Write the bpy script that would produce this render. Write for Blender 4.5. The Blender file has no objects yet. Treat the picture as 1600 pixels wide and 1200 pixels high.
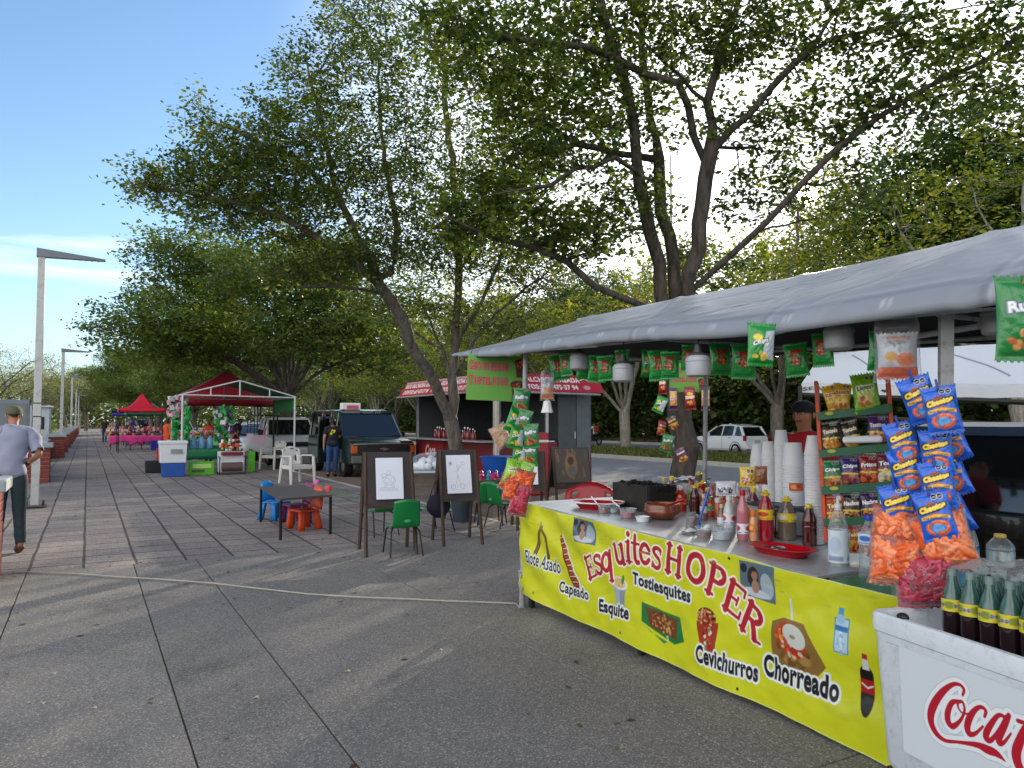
import bpy, math, random
import numpy as np
from mathutils import Vector, Matrix, noise as mnoise
from mathutils.kdtree import KDTree
R = math.radians; pi = math.pi
scene = bpy.context.scene
COL = scene.collection
rnd = random.Random(7)
NP = np.random.default_rng(5)
# ------------------------------------------------ camera
FPX, EYE, HZ = 1200.0, 1.55, 657.0
YAW, PITCH = R(28.9), math.atan((HZ-600)/1200.0)
cam = bpy.data.cameras.new('camera'); camo = bpy.data.objects.new('camera', cam); COL.objects.link(camo)
camo.location = (0, 0, EYE); camo.rotation_euler = (pi/2+PITCH, 0, -YAW)
cam.sensor_width = 36; cam.lens = 27.0; cam.clip_start = .05; cam.clip_end = 2000
scene.camera = camo
_f = Vector((math.sin(YAW)*math.cos(PITCH), math.cos(YAW)*math.cos(PITCH), math.sin(PITCH)))
_r = Vector((math.cos(YAW), -math.sin(YAW), 0)); _u = _r.cross(_f)
CAM = Vector((0, 0, EYE))
def ray(px, py): return (_f + _r*((px-800)/FPX) + _u*((600-py)/FPX))
def P(px, py, t): return CAM + ray(px, py)*t            # survey helper: point at depth t
def G(px, py, z=0.0):
    d = ray(px, py); return CAM + d*((z-EYE)/d.z)
def PX(px, py, X):
    d = ray(px, py); return CAM + d*(X/d.x)
def PY(px, py, Y):
    d = ray(px, py); return CAM + d*(Y/d.y)
def depth(p): return (Vector(p)-CAM).dot(_f)
# ------------------------------------------------ colour
def lin(c):
    if isinstance(c, str):
        c = c.lstrip('#'); c = [int(c[i:i+2], 16)/255 for i in (0, 2, 4)]
        return tuple(((x+.055)/1.055)**2.4 if x > .04045 else x/12.92 for x in c)
    return tuple(c)
_M = {}
def mat(name, col, rough=.6, var=.12, scale=6., bump=0., bscale=60., metal=0., trans=0., alpha=1., spec=.5, coat=0., sss=0., dirt=None, dirt_scale=2., dirt_amt=.45):
    if name in _M: return _M[name]
    m = bpy.data.materials.new(name); m.use_nodes = True; nt = m.node_tree; N = nt.nodes; L = nt.links
    b = N['Principled BSDF']; c = lin(col)
    tc = N.new('ShaderNodeTexCoord')
    nz = N.new('ShaderNodeTexNoise'); nz.inputs['Scale'].default_value = scale; nz.inputs['Detail'].default_value = 5
    L.new(tc.outputs['Object'], nz.inputs['Vector'])
    mr = N.new('ShaderNodeMapRange'); mr.inputs[1].default_value = .25; mr.inputs[2].default_value = .75
    mr.inputs[3].default_value = 1-var; mr.inputs[4].default_value = 1+var; L.new(nz.outputs[0], mr.inputs[0])
    mx = N.new('ShaderNodeMix'); mx.data_type = 'RGBA'; mx.blend_type = 'MULTIPLY'; mx.inputs[0].default_value = 1
    mx.inputs[6].default_value = (*c, 1)
    cc = N.new('ShaderNodeCombineColor')
    for i in range(3): L.new(mr.outputs[0], cc.inputs[i])
    L.new(cc.outputs[0], mx.inputs[7]); out = mx.outputs[2]
    if dirt:
        n2 = N.new('ShaderNodeTexNoise'); n2.inputs['Scale'].default_value = dirt_scale; n2.inputs['Detail'].default_value = 8; n2.inputs['Roughness'].default_value = .7
        L.new(tc.outputs['Object'], n2.inputs['Vector'])
        r2 = N.new('ShaderNodeMapRange'); r2.inputs[1].default_value = .5; r2.inputs[2].default_value = .75; r2.inputs[4].default_value = dirt_amt
        L.new(n2.outputs[0], r2.inputs[0])
        m2 = N.new('ShaderNodeMix'); m2.data_type = 'RGBA'; L.new(r2.outputs[0], m2.inputs[0]); L.new(out, m2.inputs[6]); m2.inputs[7].default_value = (*lin(dirt), 1)
        out = m2.outputs[2]
    L.new(out, b.inputs['Base Color'])
    b.inputs['Roughness'].default_value = rough; b.inputs['Metallic'].default_value = metal
    b.inputs['Specular IOR Level'].default_value = spec
    b.inputs['Coat Weight'].default_value = coat; b.inputs['Transmission Weight'].default_value = trans; b.inputs['Alpha'].default_value = alpha
    if sss: b.inputs['Subsurface Weight'].default_value = sss; b.inputs['Subsurface Radius'].default_value = (.02, .01, .005)
    if bump:
        n3 = N.new('ShaderNodeTexNoise'); n3.inputs['Scale'].default_value = bscale; n3.inputs['Detail'].default_value = 6
        L.new(tc.outputs['Object'], n3.inputs['Vector'])
        bp = N.new('ShaderNodeBump'); bp.inputs['Strength'].default_value = bump; bp.inputs['Distance'].default_value = .01
        L.new(n3.outputs[0], bp.inputs['Height']); L.new(bp.outputs[0], b.inputs['Normal'])
    _M[name] = m; return m
def vcmat(name, rough=.5, bump=.25, bscale=14., translucent=0., spec=.5, coat=0., alpha=1.):
    if name in _M: return _M[name]
    m = bpy.data.materials.new(name); m.use_nodes = True; nt = m.node_tree; N = nt.nodes; L = nt.links
    b = N['Principled BSDF']; a = N.new('ShaderNodeAttribute'); a.attribute_name = 'Col'
    L.new(a.outputs[0], b.inputs['Base Color']); b.inputs['Roughness'].default_value = rough
    b.inputs['Specular IOR Level'].default_value = spec; b.inputs['Coat Weight'].default_value = coat; b.inputs['Alpha'].default_value = alpha
    if bump:
        tc = N.new('ShaderNodeTexCoord'); n3 = N.new('ShaderNodeTexNoise'); n3.inputs['Scale'].default_value = bscale; n3.inputs['Detail'].default_value = 3
        L.new(tc.outputs['Object'], n3.inputs['Vector'])
        bp = N.new('ShaderNodeBump'); bp.inputs['Strength'].default_value = bump; bp.inputs['Distance'].default_value = .02
        L.new(n3.outputs[0], bp.inputs['Height']); L.new(bp.outputs[0], b.inputs['Normal'])
    if translucent:
        t = N.new('ShaderNodeBsdfTranslucent'); L.new(a.outputs[0], t.inputs[0]); ms = N.new('ShaderNodeMixShader'); ms.inputs[0].default_value = translucent
        L.new(b.outputs[0], ms.inputs[1]); L.new(t.outputs[0], ms.inputs[2]); L.new(ms.outputs[0], N['Material Output'].inputs[0])
    _M[name] = m; return m
# ------------------------------------------------ objects
def link(o, parent=None):
    COL.objects.link(o)
    if parent is not None: o.parent = parent
    return o
def tag(o, label=None, cat=None, group=None, kind=None):
    if label: o['label'] = label
    if cat: o['category'] = cat
    if group: o['group'] = group
    if kind: o['kind'] = kind
    return o
def thing(name, label, cat, loc=(0, 0, 0), rot=0, group=None, scale=None):
    o = bpy.data.objects.new(name, None); o.empty_display_size = .1; link(o)
    o.location = loc; o.rotation_euler = (0, 0, rot) if isinstance(rot, (int, float)) else tuple(rot)
    if scale: o.scale = scale if isinstance(scale, (tuple, list)) else (scale,)*3
    return tag(o, label, cat, group)
def dup(root, loc, rot, label=None, group=None, scale=None):
    r = root.copy(); COL.objects.link(r); r.location = loc; r.rotation_euler = (0, 0, rot) if isinstance(rot, (int, float)) else tuple(rot)
    if scale: r.scale = scale if isinstance(scale, (tuple, list)) else (scale,)*3
    if label: r['label'] = label
    if group: r['group'] = group
    for ch in list(root.children):
        c = ch.copy(); COL.objects.link(c); c.parent = r
        for g in list(ch.children):
            d = g.copy(); COL.objects.link(d); d.parent = c
    return r
class MB:
    def __init__(s): s.v = []; s.f = []; s.mi = []; s.m = 0; s.T = None
    def add(s, vs, fs):
        o = len(s.v)
        if s.T is not None: vs = [s.T @ Vector(v) for v in vs]
        s.v += [tuple(v) for v in vs]; s.f += [tuple(i+o for i in f) for f in fs]; s.mi += [s.m]*len(fs); return s
    def box(s, c, d, rz=0, ry=0, rx=0, taper=1.0):
        x, y, z = [k/2 for k in d]; M = Matrix.Rotation(rz, 3, 'Z') @ Matrix.Rotation(ry, 3, 'Y') @ Matrix.Rotation(rx, 3, 'X'); c = Vector(c)
        vs = [c + M @ Vector((sx*x*(taper if sz < 0 else 1), sy*y*(taper if sz < 0 else 1), sz*z)) for sx in (-1, 1) for sy in (-1, 1) for sz in (-1, 1)]
        return s.add(vs, [(0, 1, 3, 2), (4, 6, 7, 5), (0, 4, 5, 1), (2, 3, 7, 6), (0, 2, 6, 4), (1, 5, 7, 3)])
    def tube(s, pts, r, n=8, cap=True):
        pts = [Vector(p) for p in pts]; k = len(pts); rs = r if isinstance(r, (list, tuple)) else [r]*k
        up = None; rings = []
        for i, p in enumerate(pts):
            d = (pts[min(i+1, k-1)]-pts[max(i-1, 0)])
            if d.length < 1e-9: d = Vector((0, 0, 1))
            d.normalize()
            if up is None: up = Vector((0, 0, 1)) if abs(d.z) < .9 else Vector((1, 0, 0))
            a = d.cross(up)
            if a.length < 1e-6: a = d.cross(Vector((1, 0.1, 0)))
            a.normalize(); b = a.cross(d); b.normalize(); up = b
            rings.append([p + (a*math.cos(t)+b*math.sin(t))*rs[i] for t in [2*pi*j/n for j in range(n)]])
        vs = [v for rg in rings for v in rg]
        fs = [(i*n+j, i*n+(j+1) % n, (i+1)*n+(j+1) % n, (i+1)*n+j) for i in range(k-1) for j in range(n)]
        if cap: fs += [tuple(range(n))[::-1], tuple((k-1)*n+j for j in range(n))]
        return s.add(vs, fs)
    def lathe(s, prof, c=(0, 0, 0), n=20, axis='Z', cap=True):
        vs = []; k = len(prof)
        for r, h in prof:
            for j in range(n):
                t = 2*pi*j/n; x, y = r*math.cos(t), r*math.sin(t)
                vs.append(Vector(c)+(Vector((x, y, h)) if axis == 'Z' else Vector((h, x, y)) if axis == 'X' else Vector((x, h, y))))
        fs = [(i*n+j, i*n+(j+1) % n, (i+1)*n+(j+1) % n, (i+1)*n+j) for i in range(k-1) for j in range(n)]
        if axis == 'Y': fs = [f[::-1] for f in fs]
        if cap:
            if prof[0][0] > 1e-5: fs.append(tuple(range(n))[::-1])
            if prof[-1][0] > 1e-5: fs.append(tuple((k-1)*n+j for j in range(n)))
        return s.add(vs, fs)
    def grid(s, fn, nu, nv, flip=False):
        vs = [fn(i/nu, j/nv) for j in range(nv+1) for i in range(nu+1)]
        w = nu+1
        fs = [(j*w+i, j*w+i+1, (j+1)*w+i+1, (j+1)*w+i) for j in range(nv) for i in range(nu)]
        return s.add(vs, [f[::-1] for f in fs] if flip else fs)
    def poly(s, pts, th=0, nrm=(0, 0, 1)):
        pts = [Vector(p) for p in pts]; n = len(pts)
        if not th: return s.add(pts, [tuple(range(n))])
        o = Vector(nrm)*th
        return s.add(pts+[p+o for p in pts], [tuple(range(n))[::-1], tuple(range(n, 2*n))]+[(i, (i+1) % n, n+(i+1) % n, n+i) for i in range(n)])
    def sph(s, c, r, n=12, m=8, sq=(1, 1, 1)):
        return s.lathe_s([(r*math.sin(pi*i/m), -r*math.cos(pi*i/m)) for i in range(m+1)], c, n, sq)
    def lathe_s(s, prof, c, n, sq):
        o = len(s.v); T = s.T; s.T = None
        s.lathe(prof, (0, 0, 0), n, cap=False); s.T = T
        for i in range(o, len(s.v)):
            v = Vector(s.v[i]); v = Vector((v.x*sq[0], v.y*sq[1], v.z*sq[2]))+Vector(c)
            s.v[i] = tuple(T @ v if T is not None else v)
        return s
    def build(s, name, m, parent=None, smooth=False, bevel=0, sub=0, solid=0, label=None, seg=2, noisy=0):
        me = bpy.data.meshes.new(name)
        if noisy:
            s.v = [tuple(Vector(v)+mnoise.noise_vector(Vector(v)*noisy[1])*noisy[0]) for v in s.v]
        me.from_pydata(s.v, [], s.f); me.validate()
        for mm in (m if isinstance(m, (list, tuple)) else [m]): me.materials.append(mm)
        if isinstance(m, (list, tuple)) and len(me.polygons) == len(s.mi): me.polygons.foreach_set('material_index', s.mi)
        if smooth:
            me.polygons.foreach_set('use_smooth', [True]*len(me.polygons))
            if smooth != 'all': me.set_sharp_from_angle(angle=R(38))
        o = bpy.data.objects.new(name, me); link(o, parent)
        if bevel:
            b = o.modifiers.new('b', 'BEVEL'); b.width = bevel; b.segments = seg; b.limit_method = 'ANGLE'; b.angle_limit = R(35)
            if not smooth: me.polygons.foreach_set('use_smooth', [True]*len(me.polygons)); me.set_sharp_from_angle(angle=R(38)); b.harden_normals = True
        if solid:
            b = o.modifiers.new('s', 'SOLIDIFY'); b.thickness = solid
        if sub:
            b = o.modifiers.new('u', 'SUBSURF'); b.levels = sub; b.render_levels = sub
        if label: o['label'] = label
        return o
def fastmesh(name, V, F4, mats, parent=None, cols=None, smooth=False, mi=None):
    """V (n,3) array, F4 (m,4) or (m,3) index array."""
    me = bpy.data.meshes.new(name); k = F4.shape[1]
    me.vertices.add(len(V)); me.vertices.foreach_set('co', np.ascontiguousarray(V, dtype=np.float32).ravel())
    me.loops.add(F4.size); me.loops.foreach_set('vertex_index', np.ascontiguousarray(F4, dtype=np.int32).ravel())
    me.polygons.add(len(F4)); me.polygons.foreach_set('loop_start', np.arange(0, F4.size, k, dtype=np.int32))
    for mm in (mats if isinstance(mats, (list, tuple)) else [mats]): me.materials.append(mm)
    if mi is not None: me.polygons.foreach_set('material_index', np.asarray(mi, dtype=np.int32))
    if smooth: me.polygons.foreach_set('use_smooth', [True]*len(F4))
    me.update(calc_edges=True)
    if cols is not None:
        a = me.color_attributes.new('Col', 'FLOAT_COLOR', 'POINT')
        c4 = np.ones((len(V), 4), dtype=np.float32); c4[:, :3] = cols; a.data.foreach_set('color', c4.ravel())
    o = bpy.data.objects.new(name, me); return link(o, parent)
# ------------------------------------------------ painter: draws print onto a fine mesh as surface colour
_fontcache = {}
def text_edges(s, bold=0.0):
    key = (s, bold)
    if key in _fontcache: return _fontcache[key]
    cu = bpy.data.curves.new('t', 'FONT'); cu.body = s; cu.size = 1.0; cu.offset = bold; cu.resolution_u = 4; cu.space_character = 1.02+bold*1.2
    o = bpy.data.objects.new('t', cu); me = o.to_mesh()
    v = np.array([x.co[:2] for x in me.vertices]).reshape(-1, 2); cnt = {}
    for p in me.polygons:
        vs = list(p.vertices)
        for a, b in zip(vs, vs[1:]+vs[:1]):
            k = (min(a, b), max(a, b)); cnt[k] = cnt.get(k, 0)+1
    e = np.array([(v[a], v[b]) for (a, b), n in cnt.items() if n == 1]).reshape(-1, 2, 2)
    o.to_mesh_clear(); bpy.data.objects.remove(o); bpy.data.curves.remove(cu)
    if len(e):
        mn = e.reshape(-1, 2).min(0); mx = e.reshape(-1, 2).max(0)
        e = (e-mn)/(mx-mn)
    _fontcache[key] = e; return e
def seg_dist(X, Y, a, b, ra=0, rb=0):
    dx, dy = b[0]-a[0], b[1]-a[1]; L2 = dx*dx+dy*dy+1e-12
    t = np.clip(((X-a[0])*dx+(Y-a[1])*dy)/L2, 0, 1)
    return np.hypot(X-a[0]-t*dx, Y-a[1]-t*dy)-(ra+(rb-ra)*t)
def edges_sdf(X, Y, E):
    d = np.full(X.shape, 1e9); ins = np.zeros(X.shape, bool)
    for a, b in E:
        np.minimum(d, seg_dist(X, Y, a, b), out=d)
        if a[1] != b[1]:
            c = ((a[1] > Y) != (b[1] > Y))
            xi = a[0]+(Y-a[1])*(b[0]-a[0])/(b[1]-a[1]); ins ^= c & (X < xi)
    return np.where(ins, -d, d)
class Paint:
    """x right, y up, metres."""
    def __init__(s, w, h, nx, ny, base):
        s.w, s.h, s.nx, s.ny = w, h, nx, ny; s.px = w/nx
        s.X, s.Y = np.meshgrid(np.linspace(0, w, nx+1), np.linspace(0, h, ny+1)); s.C = np.zeros(s.X.shape+(3,)); s.C[:] = lin(base)
    def win(s, x0, y0, x1, y1, pad):
        i0 = max(0, int((x0-pad)/s.w*s.nx)); i1 = min(s.nx+1, int((x1+pad)/s.w*s.nx)+2)
        j0 = max(0, int((y0-pad)/s.h*s.ny)); j1 = min(s.ny+1, int((y1+pad)/s.h*s.ny)+2)
        return (slice(j0, max(j1, j0)), slice(i0, max(i1, i0)))
    def cover(s, sl, d, col, op=1.0):
        a = np.clip(.5-d/s.px, 0, 1)*op; s.C[sl] = s.C[sl]*(1-a[..., None])+np.array(lin(col))*a[..., None]
    def segs(s, pts, w, col, w2=None, op=1., halo=0, hcol='#ffffff', closed=False):
        pts = list(pts)+([pts[0]] if closed else []); n = len(pts)-1
        if n < 1: return
        xs = [p[0] for p in pts]; ys = [p[1] for p in pts]; sl = s.win(min(xs), min(ys), max(xs), max(ys), max(w, w2 or w)+halo+s.px*2); X, Y = s.X[sl], s.Y[sl]
        if X.size == 0: return
        d = np.full(X.shape, 1e9); w2 = w if w2 is None else w2
        for i in range(n):
            np.minimum(d, seg_dist(X, Y, pts[i], pts[i+1], (w+(w2-w)*i/n)/2, (w+(w2-w)*(i+1)/n)/2), out=d)
        if halo: s.cover(sl, d-halo, hcol)
        s.cover(sl, d, col, op)
    def poly(s, pts, col, halo=0, hcol='#ffffff', op=1.):
        xs = [p[0] for p in pts]; ys = [p[1] for p in pts]; sl = s.win(min(xs), min(ys), max(xs), max(ys), halo+s.px*2); X, Y = s.X[sl], s.Y[sl]
        if X.size == 0: return
        d = edges_sdf(X, Y, [(pts[i], pts[(i+1) % len(pts)]) for i in range(len(pts))])
        if halo: s.cover(sl, d-halo, hcol)
        s.cover(sl, d, col, op)
    def ell(s, cx, cy, rx, ry, col, rot=0, op=1., halo=0, hcol='#ffffff'):
        m = max(rx, ry); sl = s.win(cx-m, cy-m, cx+m, cy+m, s.px*2+halo); X, Y = s.X[sl]-cx, s.Y[sl]-cy
        if X.size == 0: return
        c, n = math.cos(rot), math.sin(rot); x, y = X*c+Y*n, -X*n+Y*c
        d = (np.hypot(x/rx, y/ry)-1)*min(rx, ry)
        if halo: s.cover(sl, d-halo, hcol)
        s.cover(sl, d, col, op)
    def rect(s, x0, y0, x1, y1, col, op=1.): s.poly([(x0, y0), (x1, y0), (x1, y1), (x0, y1)], col, op=op)
    def text(s, t, x, y, w, h, col, bold=.02, halo=0, hcol='#ffffff', shear=0., slope=0., arc=None, op=1.):
        """box x,y,w,h; slope raises the text to the right; arc bends it upwards by this sagitta"""
        E = text_edges(t, bold).copy()
        if not len(E): return
        ex = E[..., 0]; ey = E[..., 1]
        px = x+ex*w+ey*h*shear; py = y+ey*h+ex*w*slope
        if arc: py = py+arc*(1-(2*ex-1)**2)
        E = np.stack([px, py], -1); q = E.reshape(-1, 2); mn, mx = q.min(0), q.max(0)
        sl = s.win(mn[0], mn[1], mx[0], mx[1], halo+s.px*2); X, Y = s.X[sl], s.Y[sl]
        if X.size == 0: return
        d = edges_sdf(X, Y, E)
        if halo: s.cover(sl, d-halo, hcol)
        s.cover(sl, d, col, op)
    def speck(s, cx, cy, rx, ry, cols, n, r, rot=0, seed=1):
        q = random.Random(seed)
        for i in range(n):
            a = q.uniform(0, 2*pi); k = math.sqrt(q.random()); x, y = k*rx*math.cos(a), k*ry*math.sin(a)
            s.ell(cx+x*math.cos(rot)-y*math.sin(rot), cy+x*math.sin(rot)+y*math.cos(rot), r*q.uniform(.6, 1.4), r*q.uniform(.5, 1.1), q.choice(cols), q.uniform(0, 3))
def painted_sheet(name, pt, fn, m, parent=None, smooth=True):
    """grid mesh; fn(X,Y) -> (x,y,z) arrays"""
    x, y, z = fn(pt.X, pt.Y); V = np.stack([x, y, z], -1).reshape(-1, 3); w = pt.nx+1
    j, i = np.meshgrid(np.arange(pt.ny), np.arange(pt.nx), indexing='ij'); a = (j*w+i).ravel()
    return fastmesh(name, V, np.stack([a, a+1, a+1+w, a+w], -1), m, parent, cols=pt.C.reshape(-1, 3), smooth=smooth)
def fnoise(X, Y, sc, seed=0):
    q = np.random.default_rng(seed); out = np.zeros(X.shape)
    for k in range(10):
        a = q.uniform(0, 2*pi); f = sc*q.uniform(.5, 2.2); out += np.sin((X*math.cos(a)+Y*math.sin(a))*f+q.uniform(0, 6.3))/(1+.25*k)
    return out/4
ORD = ['first', 'second', 'third', 'fourth', 'fifth', 'sixth', 'seventh', 'eighth', 'ninth', 'tenth', 'eleventh', 'twelfth', 'thirteenth', 'fourteenth', 'fifteenth', 'sixteenth', 'seventeenth', 'eighteenth', 'nineteenth', 'twentieth',
       'twenty-first', 'twenty-second', 'twenty-third', 'twenty-fourth', 'twenty-fifth', 'twenty-sixth', 'twenty-seventh', 'twenty-eighth', 'twenty-ninth', 'thirtieth']
# ------------------------------------------------ render, sky, sun
scene.view_settings.view_transform = 'Standard'; scene.view_settings.look = 'None'; scene.view_settings.gamma = 1
scene.view_settings.exposure = 1.4
scene.cycles.max_bounces = 6; scene.cycles.diffuse_bounces = 3; scene.cycles.glossy_bounces = 2; scene.cycles.transmission_bounces = 5; scene.cycles.transparent_max_bounces = 10
scene.cycles.caustics_reflective = False; scene.cycles.caustics_refractive = False
SUN_AZ, SUN_EL = R(50.2), R(15.4)
w = bpy.data.worlds.new('World'); scene.world = w; w.use_nodes = True; N = w.node_tree.nodes; L = w.node_tree.links
bg = N['Background']; sky = N.new('ShaderNodeTexSky'); sky.sky_type = 'NISHITA'; sky.sun_disc = False
sky.sun_elevation = SUN_EL; sky.sun_rotation = SUN_AZ; sky.air_density = 1.0; sky.dust_density = .25; sky.ozone_density = 3.0
tc = N.new('ShaderNodeTexCoord'); mp = N.new('ShaderNodeMapping'); mp.inputs['Scale'].default_value = (1.6, 1.6, 16)
L.new(tc.outputs['Generated'], mp.inputs[0])
nz = N.new('ShaderNodeTexNoise'); nz.inputs['Scale'].default_value = 2.2; nz.inputs['Detail'].default_value = 7; nz.inputs['Distortion'].default_value = .4; L.new(mp.outputs[0], nz.inputs['Vector'])
cr = N.new('ShaderNodeMapRange'); cr.inputs[1].default_value = .52; cr.inputs[2].default_value = .80; cr.inputs[4].default_value = .8; L.new(nz.outputs[0], cr.inputs[0])
sx = N.new('ShaderNodeSeparateXYZ'); L.new(tc.outputs['Generated'], sx.inputs[0])
def band(lo, hi, a, b):
    m1 = N.new('ShaderNodeMapRange'); m1.interpolation_type = 'SMOOTHSTEP'; m1.inputs[1].default_value = lo; m1.inputs[2].default_value = a; L.new(sx.outputs[2], m1.inputs[0])
    m2 = N.new('ShaderNodeMapRange'); m2.interpolation_type = 'SMOOTHSTEP'; m2.inputs[1].default_value = b; m2.inputs[2].default_value = hi; m2.inputs[3].default_value = 1; m2.inputs[4].default_value = 0; L.new(sx.outputs[2], m2.inputs[0])
    mm = N.new('ShaderNodeMath'); mm.operation = 'MULTIPLY'; L.new(m1.outputs[0], mm.inputs[0]); L.new(m2.outputs[0], mm.inputs[1]); return mm
bd = band(.11, .24, .15, .18)
mm = N.new('ShaderNodeMath'); mm.operation = 'MULTIPLY'; L.new(bd.outputs[0], mm.inputs[0]); L.new(cr.outputs[0], mm.inputs[1])
mx = N.new('ShaderNodeMix'); mx.data_type = 'RGBA'; L.new(mm.outputs[0], mx.inputs[0]); L.new(sky.outputs[0], mx.inputs[6]); mx.inputs[7].default_value = (6.5, 7.0, 7.6, 1)
# thin bright veil of high haze round the sun's side of the sky
sv = (math.sin(SUN_AZ)*math.cos(SUN_EL), math.cos(SUN_AZ)*math.cos(SUN_EL), math.sin(SUN_EL))
dt = N.new('ShaderNodeVectorMath'); dt.operation = 'DOT_PRODUCT'; dt.inputs[1].default_value = sv; L.new(tc.outputs['Generated'], dt.inputs[0])
m1 = N.new('ShaderNodeMapRange'); m1.interpolation_type = 'SMOOTHSTEP'; m1.inputs[1].default_value = .78; m1.inputs[2].default_value = 1.0; m1.inputs[4].default_value = .8; L.new(dt.outputs['Value'], m1.inputs[0])
mx2 = N.new('ShaderNodeMix'); mx2.data_type = 'RGBA'; L.new(m1.outputs[0], mx2.inputs[0]); L.new(mx.outputs[2], mx2.inputs[6]); mx2.inputs[7].default_value = (12., 12.2, 12.2, 1)
# pale horizon, and an added unseen cloud bank opposite the sun as front fill
hz_ = N.new('ShaderNodeMapRange'); hz_.interpolation_type = 'SMOOTHSTEP'; hz_.inputs[1].default_value = -.02; hz_.inputs[2].default_value = .2; hz_.inputs[3].default_value = .85; hz_.inputs[4].default_value = 0; L.new(sx.outputs[2], hz_.inputs[0])
mx3 = N.new('ShaderNodeMix'); mx3.data_type = 'RGBA'; L.new(hz_.outputs[0], mx3.inputs[0]); L.new(mx2.outputs[2], mx3.inputs[6]); mx3.inputs[7].default_value = (2.9, 3.9, 4.6, 1)
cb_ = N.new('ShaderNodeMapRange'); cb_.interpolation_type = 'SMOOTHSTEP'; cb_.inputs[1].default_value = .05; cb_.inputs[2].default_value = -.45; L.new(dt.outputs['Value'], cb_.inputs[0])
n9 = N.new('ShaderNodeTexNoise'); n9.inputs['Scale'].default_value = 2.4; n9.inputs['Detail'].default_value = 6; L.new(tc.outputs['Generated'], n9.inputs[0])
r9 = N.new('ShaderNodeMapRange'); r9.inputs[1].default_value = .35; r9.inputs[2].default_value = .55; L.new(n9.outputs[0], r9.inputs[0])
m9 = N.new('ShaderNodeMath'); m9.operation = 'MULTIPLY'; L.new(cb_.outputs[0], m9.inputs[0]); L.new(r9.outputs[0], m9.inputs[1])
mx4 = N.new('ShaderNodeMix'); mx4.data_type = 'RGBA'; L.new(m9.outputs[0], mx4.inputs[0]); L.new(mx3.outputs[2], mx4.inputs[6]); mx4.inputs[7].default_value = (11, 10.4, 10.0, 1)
ms_ = N.new('ShaderNodeMapRange'); ms_.interpolation_type = 'SMOOTHSTEP'; ms_.inputs[1].default_value = math.cos(R(.75)); ms_.inputs[2].default_value = math.cos(R(.3)); L.new(dt.outputs['Value'], ms_.inputs[0])
mx5 = N.new('ShaderNodeMix'); mx5.data_type = 'RGBA'; L.new(ms_.outputs[0], mx5.inputs[0]); L.new(mx4.outputs[2], mx5.inputs[6]); mx5.inputs[7].default_value = (900, 760, 520, 1)
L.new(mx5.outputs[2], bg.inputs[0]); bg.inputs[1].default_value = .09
sl = bpy.data.lights.new('sun', 'SUN'); sl.energy = 2.7; sl.angle = R(.5); sl.color = (1, .86, .66)
so = link(bpy.data.objects.new('sun', sl)); so.rotation_euler = Vector(sv).to_track_quat('Z', 'Y').to_euler()
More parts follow.
